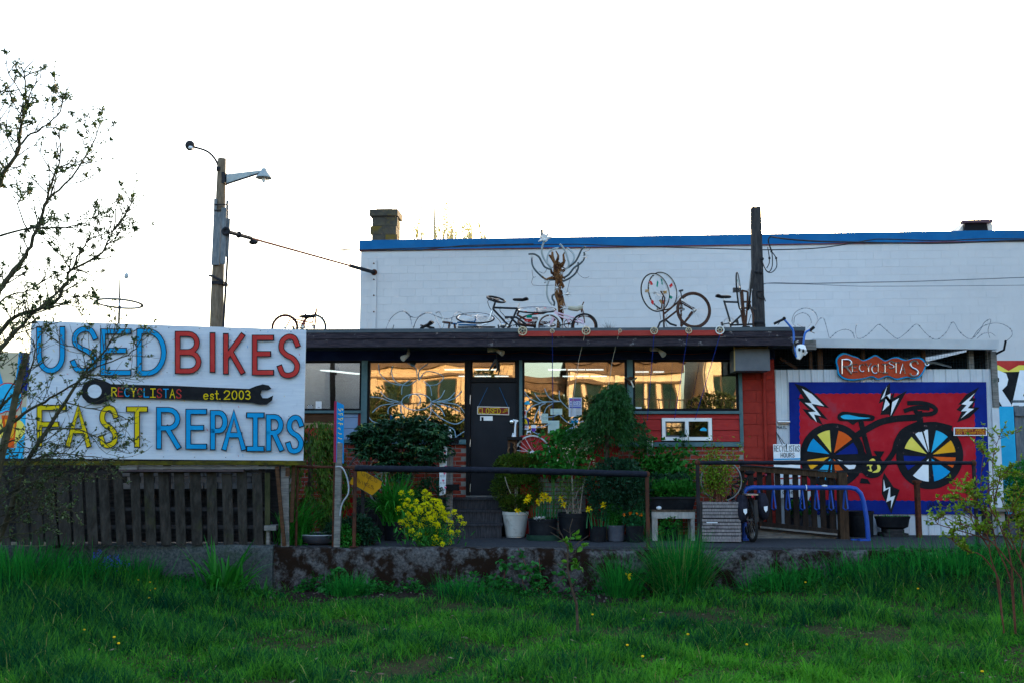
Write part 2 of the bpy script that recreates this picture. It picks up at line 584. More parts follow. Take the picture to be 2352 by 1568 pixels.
# shared materials
m_white_block = M('painted_block', (.515, .52, .545), (.55, .555, .575), 1.4, rough=.75, bump=.15, c3=(.41, .44, .46), scale3=1.0, thr3=(.6, .85))
m_blue_band = M('blue_band', (.004, .095, .27), (.008, .12, .31), 2, (1, 1, 1), rough=.6, c3=(.03, .10, .20), scale3=2.2, thr3=(.55, .8))
m_dkwood = M('weathered_fascia', (.020, .017, .025), (.05, .042, .052), 5, (1, 1, 9), .85, bump=.5, c3=(.24, .23, .24), scale3=(5), thr3=(.60, .68))
m_coping = M('grey_coping', (.060, .078, .095), (.085, .10, .115), 4, rough=.55)
m_navy = M('navy_paint', (.004, .012, .055), (.008, .02, .075), 4, rough=.6)
m_green = M('teal_trim', (.065, .125, .145), (.095, .165, .18), 6, (1, 1, 1), .6, c3=(.16, .2, .2), scale3=5, thr3=(.66, .72))
m_redblock = M('red_painted_block', (.26, .026, .020), (.32, .036, .026), 5, rough=.75, bump=.25, c3=(.19, .022, .019), scale3=2)
m_redwood = M('red_siding', (.30, .024, .024), (.38, .036, .034), 4, (1, 1, 8), .7, bump=.3)
m_brick = M('red_brick', (.20, .034, .022), (.33, .060, .036), 10, rough=.9, bump=.6, c3=(.08, .03, .03), scale3=8)
m_mortar = M('mortar', (.20, .19, .18), (.28, .27, .25), 12, rough=.95, bump=.4)
m_door = M('charcoal_door', (.009, .011, .016), (.013, .015, .021), 3, rough=.5, spec=.12)
m_black = M('black_frame', (.005, .0055, .007), (.009, .009, .011), 5, rough=.5)
m_blackpl = M('black_plastic', (.010, .011, .013), (.018, .020, .022), 6, rough=.45, spec=.4)
m_conc = M('concrete', (.17, .17, .17), (.26, .26, .25), 7, rough=.95, bump=.5)
m_asph = M('asphalt', (.032, .034, .040), (.055, .058, .066), 30, rough=.9, bump=.4, c3=(.055, .055, .055), scale3=1.5, thr3=(.58, .7))
m_white = M('white_paint', (.74, .75, .77), (.82, .82, .82), 5, rough=.5)
m_metalw = M('white_sheet_metal', (.46, .50, .56), (.56, .60, .64), 2, rough=.45, metal=.0, c3=(.45, .46, .46), scale3=4, thr3=(.62, .75))
m_steel = M('bright_steel', (.55, .56, .58), (.7, .7, .7), 8, rough=.3, metal=1.0)
m_grey = M('grey_paint', (.10, .11, .13), (.13, .14, .16), 4, rough=.5)
m_rust = M('rust', (.05, .020, .014), (.11, .040, .022), 14, rough=.9, bump=.5, c3=(.05, .02, .015), scale3=9)
m_greywood = M('grey_wood', (.12, .115, .11), (.23, .22, .21), 5, (1, 1, 10), .9, bump=.6, c3=(.07, .09, .08), scale3=5)
m_brownwood = M('brown_wood', (.055, .028, .016), (.10, .050, .028), 5, (1, 1, 8), .8, bump=.4)
m_glass = GLASS('window_glass', .25)
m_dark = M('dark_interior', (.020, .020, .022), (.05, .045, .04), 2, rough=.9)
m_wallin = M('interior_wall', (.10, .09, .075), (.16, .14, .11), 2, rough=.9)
# ground, pavement, lawn
WY = atz(1176, 1258, 0).y
ZG = -0.66
def lawn_z(x, y):
 x = np.asarray(x, float); y = np.asarray(y, float)
 d = np.clip((WY - y) / 7.0, 0, 1)
 near = np.exp(-((WY - y) / 1.3) ** 2)
 r = np.clip((x - 2.6) / 4.0, 0, 1)
 l = np.clip((-4.4 - x) / 2.5, 0, 1)
 z = ZG + 0.03 * np.sin(x * 1.3 + y * .7) + 0.02 * np.sin(x * 2.9 - y * 1.7 + 1)
 z = z + near * (.50 * r ** 1.2 + .22 * l) + .12 * r * (1 - d) + .03
 z = z - .10 * d
 return z
gs = MB()
gs.box(-400, 400, -400, 400, ZG - 1.4, ZG - .55)
gs.build('ground', M('earth', (.05, .06, .03), (.09, .09, .05), 3, rough=1), kind='structure')
nx, ny = 200, 110
gx = np.linspace(-14, 14, nx); gy = np.linspace(-26, WY + .12, ny)
GX, GY = np.meshgrid(gx, gy)
GZ = lawn_z(GX, GY)
V = np.stack([GX, GY, GZ], -1).reshape(-1, 3)
ii = (np.arange(ny - 1)[:, None] * nx + np.arange(nx - 1)[None, :]).reshape(-1)
F = np.stack([ii, ii + 1, ii + nx + 1, ii + nx], 1)
m_soil = M('lawn_soil', (.020, .028, .010), (.045, .035, .018), 9, rough=1, bump=.8, c3=(.02, .05, .012), scale3=3)
link('lawn', mesh_np('lawn', V - np.array([0, -10, ZG]), F, m_soil, None, True), None, Vector((0, -10, ZG)), kind='structure')
pv = MB()
pv.box(-26, 30, WY + .28, 9, -.9, 0.0)
pv.build('pavement', m_asph, kind='structure')
st = MB()
st.box(-60, 60, -41, -28, ZG - .5, ZG - .06)
st.build('street', m_asph, kind='structure')
sp = MB()
sp.box(-70, 70, -62, -41, ZG - .5, ZG + .05)
sp.build('far_pavement', m_conc, kind='structure')
# retaining wall: a mossy length and a plain grey length
m_moss = M('mossy_concrete', (.045, .043, .045), (.13, .127, .13), 26, rough=1, bump=1.0, c3=(.016, .009, .006), scale3=3.4, thr3=(.44, .56))
m_plainconc = M('plain_concrete', (.035, .043, .045), (.095, .105, .108), 22, rough=1, bump=.9, c3=(.03, .05, .03), scale3=1.6, thr3=(.56, .72))
def rough_wall(x0, x1, z0, z1, y0, y1, amp, seed):
 r_ = np.random.default_rng(seed)
 n, k = int((x1 - x0) / .07), 14
 b = MB()
 prof = [(y0, z0 + (z1 - z0 - .03) * i / (k - 1)) for i in range(k)] + [(y0 + .025, z1), (y0 + (y1 - y0) / 2, z1 + .006), (y1, z1), (y1, z0)]
 ks = len(prof)
 top = np.cumsum(r_.normal(size=n + 1)) * .004
 top -= np.linspace(top[0], top[-1], n + 1)
 vs, fs = [], []
 for i in range(n + 1):
  x = x0 + (x1 - x0) * i / n
  for j, (y, z) in enumerate(prof):
   jy, jz = (r_.normal() * amp, r_.normal() * amp * .5) if j < ks - 2 else (0, 0)
   vs.append((x, y + jy, z + jz + (top[i] if z > z0 + .2 else 0)))
 for i in range(n):
  for j in range(ks - 1):
   fs.append((i * ks + j, (i + 1) * ks + j, (i + 1) * ks + j + 1, i * ks + j + 1))
 fs += [tuple(range(ks - 1, -1, -1)), tuple(range(n * ks, (n + 1) * ks))]
 return b.add(vs, fs)
XW = at(628, 1290, WY).x
rough_wall(XW + .004, 24, -1.2, .005, WY, WY + .275, .010, 3).build('retaining_wall', m_moss, smooth=True, label='low mossy rough concrete retaining wall between the lawn and the pavement', cat='wall')
rough_wall(-22, XW - .004, -1.2, .03, WY - .05, WY + .275, .004, 5).build('retaining_wall', m_plainconc, smooth=True, label='plain grey concrete wall length under the wooden picket fence', cat='wall')
# the long white block building behind
P0 = at(829, 553, 6.9)
zt = P0.z
d_ = ray(2352, 529)
P1 = EYE + d_ * ((zt - EYE.z) / d_.z)
BU = Vector((P1.x - P0.x, P1.y - P0.y, 0)).normalized()
BN = Vector((BU.y, -BU.x, 0))
BPL = Plane(P0, BN)
BLEN = 46.0
hb = zt - BPL.pt(829, 577, 0).z
blk = thing('block_building', 'long white painted concrete block building with a blue band along its roof edge', 'building', (P0.x, P0.y, 0))
ang = math.atan2(BU.y, BU.x)
def bl(u, v, z):
 return Vector((P0.x, P0.y, 0)) + BU * u + BN * v + Vector((0, 0, z))
def bbox(b, u0, u1, v0, v1, z0, z1):
 return b.add([bl(u0, v0, z0), bl(u1, v0, z0), bl(u1, v1, z0), bl(u0, v1, z0), bl(u0, v0, z1), bl(u1, v0, z1), bl(u1, v1, z1), bl(u0, v1, z1)], MB.BF)
b = MB(); bbox(b, .004, BLEN, -22, -.005, 0, zt - .03); b.build('wall', m_white_block, blk)
b = MB(); bbox(b, -.03, BLEN + .03, -.3, .035, zt - hb, zt); bbox(b, -.03, .25, -22, -.302, zt - hb, zt - .002); b.build('roof_band', m_blue_band, blk)
b = MB(); b.tube([bl(-.02, .036, zt - hb)] + [bl(BLEN * i / 8, .037, zt - hb - .001) for i in range(1, 9)], .012, 4); b.build('band_edge', M('band_rust', (.14, .03, .04), (.2, .06, .05), 8), blk)
BW, BH = .40, .195
me_blk = unit_box('concrete_block', BW - .004, .012, BH - .004, m_white_block, .002)
me_half = unit_box('concrete_block', BW / 2 - .004, .012, BH - .004, m_white_block, .002)
zl = at(1300, 756, 6.5).z - .1
rows = int((zt - hb - zl) / BH) + 1
nb = 0
rest = MB()
for r_ in range(rows):
 z = zt - hb - (r_ + 1) * BH
 off = (r_ % 2) * BW / 2
 k = 0
 if off:
  piece('concrete_block', me_half, blk, bl(BW / 4, 0, z), (0, 0, ang))
 while True:
  u = off + BW * (k + .5)
  if u > 19: break
  k += 1
  if nb < 285 and u < 13.2:
   nb += 1
   o = piece('concrete_block', me_blk, blk, bl(u, random.uniform(-.0015, .0015), z), (0, 0, ang))
  else:
   bbox(rest, u - BW / 2 + .0025, u + BW / 2 - .0025, -.011, 0, z, z + BH - .005)
zz = zt - hb - (rows + 1) * BH
while zz > .1:
 for k in range(10):
  u = 14.6 + (zz % .39 > .2) * .2 + BW * k
  bbox(rest, u - BW / 2 + .0025, u + BW / 2 - .0025, -.011, 0, zz, zz + BH - .005)
 zz -= BH
rest.build('block_courses', m_white_block, blk, kind='stuff')
b = MB()
x0, x1 = BPL.pt(2176, 505, -1.0), BPL.pt(2279, 505, -1.0)
vent = thing('roof_vent', 'low grey and white metal vent hood on the far right of the white building roof', 'vent', (x0.x, x0.y, zt))
ua, ub = (x0 - P0).dot(BU), (x1 - P0).dot(BU)
zv = BPL.pt(2230, 508, -1).z
b.add([bl(ua, -1, zt - .1), bl(ub, -1, zt - .1), bl(ub, -1, zv), bl(ua + .45, -1, zv), bl(ua, -2, zt - .1), bl(ub, -2, zt - .1), bl(ub, -2, zv), bl(ua + .45, -2, zv)], MB.BF)
b.build('vent_body', M('vent_pale', (.5, .5, .47), (.6, .6, .56), 4), vent)
b = MB(); u0 = (BPL.pt(2210, 508, -.9) - P0).dot(BU)
b.add([bl(u0, -.9, zt - .05), bl(ub - .12, -.9, zt - .05), bl(ub - .18, -.9, zv - .08), bl(u0 + .06, -.9, zv - .08), bl(u0, -.99, zt - .05), bl(ub - .12, -.99, zt - .05), bl(ub - .18, -.99, zv - .08), bl(u0 + .06, -.99, zv - .08)], MB.BF)
b.build('vent_opening', m_black, vent)
b = MB(); bbox(b, u0 - .03, ub - .08, -1.0, -.78, zv - .08, zv - .02); b.build('vent_lip', M('vent_maroon', (.085, .05, .06), (.11, .07, .08), 5), vent)
b = MB(); p = BPL.pt(1244, 548, -1.5); b.tube([(p.x, p.y, zt - .1), (p.x, p.y, BPL.pt(1244, 528, -1.5).z)], .045, 8)
b.build('vent_pipe', m_greywood, label='thin grey pipe standing on the white building roof above the metal tree', cat='pipe')
pa, pb = BPL.pt(853, 548, -1.2), BPL.pt(909, 548, -1.2)
ua, ub = (pa - P0).dot(BU), (pb - P0).dot(BU)
zc = BPL.pt(880, 478, -1.2).z
m_chim = M('chimney_block', (.045, .043, .040), (.075, .07, .05), 5, rough=.95, bump=.6, c3=(.11, .08, .018), scale3=2.2, thr3=(.5, .66))
chm = thing('chimney', 'square block chimney with a cap on the left end of the white building', 'chimney', bl((ua + ub) / 2, -1.4, zt))
b = MB(); bbox(b, ua + .012, ub - .012, -1.8, -1.212, zt - .1, zc - .22); b.build('core', M('chimney_mortar', (.05, .048, .045), (.08, .075, .07), 8), chm)
hgt = (zc - .24 - zt + .04) / 4
me_c = unit_box('chimney_block', (ub - ua) / 2 - .012, .09, hgt - .012, m_chim, .006)
me_s = unit_box('chimney_block', .29, .09, hgt - .012, m_chim, .006)
for r_ in range(4):
 for k in range(2):
  uu = ua + (ub - ua) * (.25 + .5 * k) + (.04 if r_ % 2 else -.04) * (1 if k == 0 else 1)
  piece('chimney_block', me_c, chm, bl(uu, -1.2, zt - .04 + r_ * hgt), (0, 0, ang))
 for k in range(2):
  piece('chimney_block', me_s, chm, bl(ub + .002, -1.36 - .3 * k, zt - .04 + r_ * hgt), (0, 0, ang + math.pi / 2))
b = MB(); bbox(b, ua - .05, ub + .05, -1.86, -1.14, zc - .22, zc - .05); bbox(b, ua + .1, ub - .14, -1.7, -1.3, zc - .05, zc); b.build('cap', m_chim, chm)
b = MB(); bbox(b, ua - .03, ub - .02, -1.83, -1.17, zt - .02, zt + .03); b.build('flashing', M('flash_red', (.2, .02, .02), (.25, .03, .03), 5), chm)
# the shop
YE = -.9
ZR = at(1176, 754, YE).z
Zc = at(1176, 763, YE).z; Zb1 = at(1176, 777, YE).z; Zb2 = at(1176, 795, YE).z
ZW = at(1176, 828, 0).z
ZS = at(1500, 942, 0).z
XL, XR = at(560, 900, 0).x, at(1781, 900, 0).x
X = lambda px, Y=0.0, py=950: at(px, py, Y).x
Z = lambda py, px=1300, Y=0.0: at(px, py, Y).z
shop = thing('bike_shop', 'low flat roofed repair shop with red walls, big windows and dark wooden eaves', 'building', ((XL + XR) / 2, 0, 0))
XE = X(1848, YE, 760)
b = MB(); b.box(XL - .4, XE, YE + .05, 6.2, Zc + .005, ZR - .01); b.build('roof', M('roof_felt', (.05, .05, .055), (.08, .08, .08), 6), shop)
b = MB(); b.box(XL - .4, XE + .012, YE - .012, YE + .045, Zc + .004, ZR); b.build('roof_coping', m_coping, shop)
for (z0, z1, yy) in ((Zb1 + .004, Zc, YE), (Zb2, Zb1 - .004, YE + .018)):
 for (xa, xb) in ((XL - .4, X(1120, YE, 780) - .002), (X(1120, YE, 780) + .002, XE)):
  b = MB(); b.box(xa, xb, yy, yy + .03 if yy > YE else YE + .048, z0, z1); b.build('fascia_board', m_dkwood, shop)
b = MB(); b.box(XL - .4, XE - .03, YE + .05, -.06, Zb2 + .02, Zb2 + .05); b.build('soffit', M('soffit_paint', (.030, .045, .055), (.045, .06, .07), 4), shop)
b = MB(); b.box(XL, XR, -.055, .1, ZW + .01, Zc); b.build('header_beam', m_navy, shop)
me = MB()
def post(name, pa, pb, za, zb, m, ya=-.07, yb=.07):
 q = MB(); q.box(X(pa), X(pb), ya, yb, za, zb); return q.build(name, m, shop)
ZD0, ZD1 = Z(1136, 1130), Z(872, 1130)
ZSl = Z(942, 760); ZS2 = Z(1008, 1050); ZS3 = Z(1004, 1300)
post('window_post', 830.5, 844, ZS2, ZW + .008, m_green)
post('window_post', 1193, 1200, ZS3, ZW + .008, m_green)
post('window_post', 1441, 1454, ZS3, ZW + .008, m_green)
post('window_post', 1697, 1705, Z(1024, 1700), ZW + .008, m_green)
post('door_post', 1072, 1081, ZD0 - .05, ZW + .008, m_black)
post('door_post', 1187, 1192.6, ZD0 - .05, ZW + .008, m_black)
q = MB(); q.box(X(1081.3), X(1186.8), -.06, .06, Z(877, 1130), Z(871, 1130)); q.build('transom_bar', m_black, shop)
def window(pa, pb, ztop, zbot, fm=m_black, fw=.035, m=m_glass):
 w_ = MB(); xa, xb = X(pa), X(pb)
 for (a, c, d, e) in ((xa, xb, ztop - fw, ztop), (xa, xb, zbot, zbot + fw), (xa, xa + fw, zbot + fw, ztop - fw), (xb - fw, xb, zbot + fw, ztop - fw)):
  w_.box(a, c, -.03, .04, d, e)
 o = w_.build('window', fm, shop)
 g = MB(); g.box(xa + fw - .004, xb - fw + .004, .0, .008, zbot + fw - .004, ztop - fw + .004); g.build('pane', m, o)
 return o
ZWt = ZW + .006
window(560, 830, ZWt, ZSl)
window(844.5, 1071.5, ZWt, ZS2)
window(1081.4, 1186.7, ZWt, Z(870.6, 1130), m_black, .03)
window(1200.4, 1440.5, ZWt, ZS3)
window(1454.5, 1696.6, ZWt, ZS)
def sill(pa, pb, py0, py1, px, m=m_green, ya=-.10):
 q = MB(); q.box(X(pa), X(pb), ya, .05, Z(py1, px), Z(py0, px) - .002); return q.build('sill', m, shop)
sill(560, 830.2, 942, 948, 760)
sill(844.3, 1071.6, 1008, 1019, 1050)
sill(1454.3, 1696.6, 943, 949.5, 1550)
sill(1340, 1696.6, 1014, 1024.5, 1550)
sill(1200.3, 1340, 1004, 1012, 1260)
for (a, c) in ((950, 961), (961.4, 987), (987.4, 1013)):
 for (pa, pb) in ((1454.3, 1517), (1635, 1696.6)) if a > 955 else ((1454.3, 1696.6),):
  q = MB(); z0, z1 = Z(c, 1550), Z(a, 1550) - .004
  q.add([(X(pa), -.055, z0), (X(pb), -.055, z0), (X(pb), .03, z0), (X(pa), .03, z0), (X(pa), -.035, z1), (X(pb), -.035, z1), (X(pb), .03, z1), (X(pa), .03, z1)], MB.BF)
  q.build('siding_board', m_redwood, shop)
sw = MB()
xa, xb, z0, z1 = X(1519), X(1633), Z(1010.5, 1575), Z(959, 1575)
xm = X(1576)
for (a, c, d, e) in ((xa, xb, z1 - .06, z1), (xa, xb, z0, z0 + .06), (xa, xa + .06, z0 + .06, z1 - .06), (xb - .06, xb, z0 + .06, z1 - .06), (xm - .03, xm + .03, z0 + .06, z1 - .06)):
 sw.box(a, c, -.075, .03, d, e)
swo = sw.build('window', m_white, shop, label='small white framed sliding window in the red siding')
g = MB(); g.box(xa + .055, xm - .025, -.01, -.004, z0 + .055, z1 - .055); g.box(xm + .025, xb - .055, -.03, -.024, z0 + .055, z1 - .055); g.build('pane', GLASS('small_glass', .12), swo)
g = MB(); g.box(xa + .062, xm - .03, -.018, -.012, z0 + .062, z0 + .085); g.box(xa + .062, xm - .03, -.018, -.012, z1 - .085, z1 - .062); g.box(xa + .062, xa + .085, -.018, -.012, z0 + .085, z1 - .085); g.build('sash', m_grey, swo)
for (pa, pb, a, c, m, nm) in ((560, 769, 948, 969, m_brownwood, 'siding_board'), (560, 769, 969.5, 981, M('pale_board', (.3, .2, .13), (.38, .26, .17), 6, (1, 1, 8)), 'siding_board'),
                              (560, 769, 981.5, 1016, m_redwood, 'siding_board'), (770, 823, 948, 957, M('blue_board', (.17, .26, .42), (.22, .32, .48), 4), 'siding_board'),
                              (770, 823, 957.5, 982.5, MATS['blue_board'] if 'blue_board' in MATS else m_navy, 'siding_board'), (770, 823, 983, 1008, MATS.get('blue_board', m_navy), 'siding_board'),
                              (823.5, 843.8, 942, 1008, M('maroon_board', (.13, .02, .02), (.17, .03, .028), 4), 'corner_board')):
 q = MB(); q.box(X(pa), X(pb), -.045, .03, Z(c, 800), Z(a, 800) - .004); q.build(nm, m, shop)
sill(560, 843.8, 1009, 1016, 800, m_green)
q = MB(); q.box(XL, X(1072), -.018, .22, 0, Z(1016, 900)); q.box(X(1192.6), X(1705), -.018, .22, 0, Z(1024, 1500)); q.build('brick_backing', m_mortar, shop)
me_br = unit_box('brick', .203, .03, .061, m_brick, .004)
me_hb = unit_box('brick', .098, .03, .061, m_brick, .004)
restb = MB(); nbr = 0
for (pa, pb, zt_) in ((690, 1071, Z(1019, 950)), (1193, 1704, Z(1024, 1500))):
 xa, xb = X(pa), X(pb)
 r_ = 0; z = zt_ - .07
 while z > -.02:
  x = xa + .1065 + (r_ % 2) * .1065
  if r_ % 2: piece('brick', me_hb, shop, (xa + .052, -.024, z))
  while x < xb:
   if x > xb - .1:
    if xb - x + .1 > .02: restb.box(x - .1, xb, -.024, 0, max(z, 0), z + .06)
    break
   if nbr < 290 and not (1300 < pb and z < .35) and z > .1:
    o = piece('brick', me_br, shop, (x, -.024 + random.uniform(-.003, .003), z)); nbr += 1
   else:
    restb.box(x - .1, x + .1, -.024, 0, max(z, 0), z + .06)
   x += .213
  z -= .0725; r_ += 1
restb.build('brick_courses', m_brick, shop, kind='stuff')
me_rb = unit_box('pier_block', .392, .05, .192, m_redblock, .006)
xa, xb = X(1705.4), X(1781)
q = MB(); q.box(xa, xb, -.004, .3, 0, ZW + .012); q.build('pier_core', m_redblock, shop)
wd = (xb - xa)
r_ = 0; z = Z(820, 1740)
while z > .0:
 z -= .196
 cut = wd * (.42 if r_ % 2 else .66)
 for (u0, u1) in ((0, cut), (cut, wd)):
  q = MB(); q.box(xa + u0 + .003, xa + u1 - .003, -.03, -.004, max(z, 0) + .003, z + .193); q.build('pier_block', m_redblock, shop)
 r_ += 1
q = MB(); q.tube([(X(1755), -.06, Z(1215, 1755)), (X(1755), -.06, Z(850, 1755))], .028, 8); q.build('downpipe', m_redblock, shop, True)
dr = MB(); dr.box(X(1081.6), X(1186.5), -.02, .03, ZD0, Z(877.4, 1130)); door = dr.build('door', m_door, shop)
q = MB(); px = at(1175.5, 968, -.02); q.lathe([(.0, 0), (.014, 0), (.016, .03), (.032, .04), (.032, .055), (.0, .065)], (0, 0, 0), 12)
q.v = [Vector((p.x, -.02 - p.z, p.y)) + Vector((px.x, 0, px.z)) for p in q.v]; q.build('knob', m_steel, door, True)
for (py0, py1) in ((906, 927), (1008, 1025), (1110, 1128)):
 q = MB(); p0, p1 = at(1080.5, py0, -.065), at(1079.5, py1, -.065); q.tube([p0, p1], .009, 6); q.build('hinge', m_steel, door, True)
q = MB(); p = at(1116, 957, -.0215); q.box(p.x - .1, p.x + .12, -.0235, -.0215, p.z - .06, p.z + .02); nt_ = q.build('notice', m_white, door)
q = MB(); p = at(1108, 962, -.0245); q.box(p.x - .02, p.x + .02, -.0265, -.0237, p.z - .03, p.z + .04); q.build('notice_mark', m_black, nt_) if False else q.build('notice_mark', m_black, door)
q = MB(); q.box(X(1072), X(1193), -.12, .1, ZD0 - .05, ZD0 - .004); q.build('threshold', m_greywood, shop)
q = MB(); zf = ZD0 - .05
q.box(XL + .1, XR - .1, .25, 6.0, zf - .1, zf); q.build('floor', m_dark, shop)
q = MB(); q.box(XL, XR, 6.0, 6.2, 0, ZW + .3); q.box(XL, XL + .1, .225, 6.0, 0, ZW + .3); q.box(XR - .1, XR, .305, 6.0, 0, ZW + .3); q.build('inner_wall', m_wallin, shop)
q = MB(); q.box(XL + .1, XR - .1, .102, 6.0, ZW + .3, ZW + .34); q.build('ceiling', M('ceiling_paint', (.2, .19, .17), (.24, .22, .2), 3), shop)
m_tube = EMIT('tube_light', (.92, .97, 1.0), .45)
TL = ['upper left', 'upper right', 'first upper', 'second upper', 'third upper', 'lower left', 'lower middle', 'lower right', 'first lower', 'second lower', 'third lower', 'left', 'right']
for ti, (pa, pb, py, Y) in enumerate(((1021, 1066, 848, 2.6), (1090, 1140, 848, 2.6), (1259, 1300, 848, 2.6), (1304, 1344, 848, 2.6), (1346, 1386, 848, 2.6),
      (1053, 1082, 863, 4.6), (1090, 1128, 863, 4.6), (1136, 1168, 863, 4.6), (1292, 1318, 863, 4.6), (1322, 1352, 863, 4.6), (1356, 1394, 863, 4.6), (1459, 1490, 853, 4.0), (1500, 1525, 853, 4.0))):
 a, c = at(pa, py, Y), at(pb, py, Y)
 t_ = thing('tube_lamp', TL[ti] + ' lit fluorescent tube seen through the ' + ('pane above the door' if pb < 1200 else 'middle window' if pb < 1450 else 'right window'), 'lamp', (a + c) / 2, 'fluorescent tubes inside the shop')
 q = MB(); q.tube([(a.x, Y, a.z), (c.x, Y, a.z)], .013, 8); q.build('tube', m_tube, t_)
 q = MB(); q.box(a.x, c.x, Y - .05, Y + .05, a.z + .022, a.z + .07)
 for xx in (a.x + .1, c.x - .1): q.tube([(xx, Y, a.z + .07), (xx, Y, ZW + .3)], .005, 4)
 q.build('fixture', m_grey, t_)
t_ = thing('panel_lamp', 'flat lit ceiling panel inside behind the leftmost shop window', 'lamp', at(768, 852, 1.6))
q = MB(); p = at(768, 854, 1.6); q.add([p + Vector(v) for v in ((-.28, 0, .03), (.26, .9, .03), (.36, .9, .03), (-.1, 0, .03), (-.28, 0, .05), (.26, .9, .05), (.36, .9, .05), (-.1, 0, .05))], MB.BF); q.build('panel', m_tube, t_)
q = MB(); q.box(p.x - .02, p.x + .02, p.y + .4, p.y + .44, p.z + .052, ZW + .3); q.build('stem', m_black, t_)
rg = np.random.default_rng(11)
for k in range(5):
 x = XL + 3 + k * (XR - XL - 4) / 4
 h = rg.uniform(.9, 1.7)
 q = MB()
 for s_ in range(4):
  q.box(x - .4, x + .4, 4.9, 5.3, zf + s_ * h / 3.2, zf + s_ * h / 3.2 + .03)
 for dx in (-.41, .38): q.box(x + dx, x + dx + .03, 4.9, 5.3, zf, zf + h)
 q.mat(1)
 for s_ in range(3):
  for j in range(4):
   xx = x - .36 + j * .18
   q.box(xx, xx + rg.uniform(.08, .15), 4.95, 5.2, zf + s_ * h / 3.2 + .031, zf + s_ * h / 3.2 + rg.uniform(.1, .25))
 q.build('shelf_rack', [m_brownwood, M('stock_mix', (.12, .05, .04), (.06, .10, .14), 2)], label='shelving rack with stock standing inside the dim shop', cat='shelf', group='shelving racks inside the shop')
q = MB(); p0, p1 = at(1688, 800, -.62), at(1769, 850, -.62); q.box(p0.x, p1.x, -.62, -.12, p1.z, p0.z)
bx = thing('sign_cabinet', 'plain dark grey box cabinet hanging under the right end of the eaves', 'box', ((p0.x + p1.x) / 2, -.4, p1.z))
q.build('cabinet', m_grey, bx)
q = MB(); q.box(p0.x - .02, p0.x - .002, -.625, -.59, p1.z - .01, p0.z + .05); q.box(p0.x, p1.x, -.5, -.45, p0.z + .002, Zb2 + .019); q.build('edge_strip', M('strip_tan', (.3, .22, .1), (.35, .26, .12), 4), bx)
stp = thing('door_steps', 'three dark weathered wooden steps leading up to the shop door', 'steps', (X(1090), -.5, 0))
m_step = M('step_wood', (.026, .026, .031), (.055, .055, .062), 6, (8, 1, 1), .9, bump=.5)
zs = [ZD0 - .03, (ZD0 - .03) * .70, (ZD0 - .03) * .37]
xa, xb = X(830), X(1190)
for i, (zz, ya) in enumerate(zip(zs, (-.42, -.70, -.98))):
 xs = (xa, xb) if i == 0 else (X(960), X(1160))
 n = 4 if i == 0 else 2
 yb = -.125 if i == 0 else ya + .32
 for k in range(n):
  q = MB(); y0 = ya + (yb - ya) * k / n; q.box(xs[0], xs[1], y0, y0 + (yb - ya) / n - .012, zz - .035, zz); q.build('tread', m_step, stp)
 q = MB(); q.box(xs[0] + .02, xs[1] - .02, ya + .03, ya + .06, (zs[i + 1] if i < 2 and False else 0.0), zz - .036); q.build('riser', m_step, stp)
for k in range(5):
 q = MB(); z0 = .03 + k * .12; q.box(xa, X(958), -.455, -.425, z0, z0 + .1); q.build('skirt_board', m_step, stp)
# paints
p_blue = M('paint_sky_blue', (.003, .25, .55), (.004, .29, .60), 4, rough=.55)
p_red = M('paint_red', (.42, .030, .028), (.48, .045, .038), 4, rough=.55)
p_yel = M('paint_yellow', (.60, .44, .004), (.66, .50, .008), 4, rough=.55)
p_blk = M('paint_black', (.008, .009, .012), (.016, .017, .02), 6, rough=.6)
p_wht = M('paint_white', (.68, .72, .78), (.76, .79, .83), 5, rough=.6)
p_orange = M('paint_orange', (.62, .085, .010), (.68, .11, .015), 4, rough=.6)
p_gold = M('paint_gold', (.75, .34, .015), (.8, .4, .02), 4, rough=.6)
p_lem = M('paint_lemon', (.72, .60, .09), (.78, .66, .12), 4, rough=.6)
p_cyan = M('paint_cyan', (.02, .36, .62), (.03, .42, .68), 4, rough=.6)
p_navy = M('paint_ultramarine', (.003, .014, .16), (.004, .022, .21), 3, rough=.6)
p_mred = M('paint_mural_red', (.36, .008, .018), (.44, .016, .026), 3, rough=.6, c3=(.30, .03, .05), scale3=3)
p_mblk = M('paint_worn_black', (.008, .009, .012), (.014, .015, .018), 6, rough=.7, c3=(.20, .12, .13), scale3=9, thr3=(.63, .70))
p_tan = M('paint_tan', (.40, .36, .26), (.46, .41, .30), 4, rough=.6)
p_pink = M('paint_pink', (.6, .1, .2), (.65, .14, .25), 5)
c1 = lambda x, y: (x * .3125, 704.4 + y * .3125)
c4 = lambda x, y: (1739.5 + x * .2605, 704.4 + y * .2605)
c5 = lambda x, y: (1745.6 + x * .2578, 918.75 + y * .2578)
C = lambda f, pts: [f(*p) for p in pts]
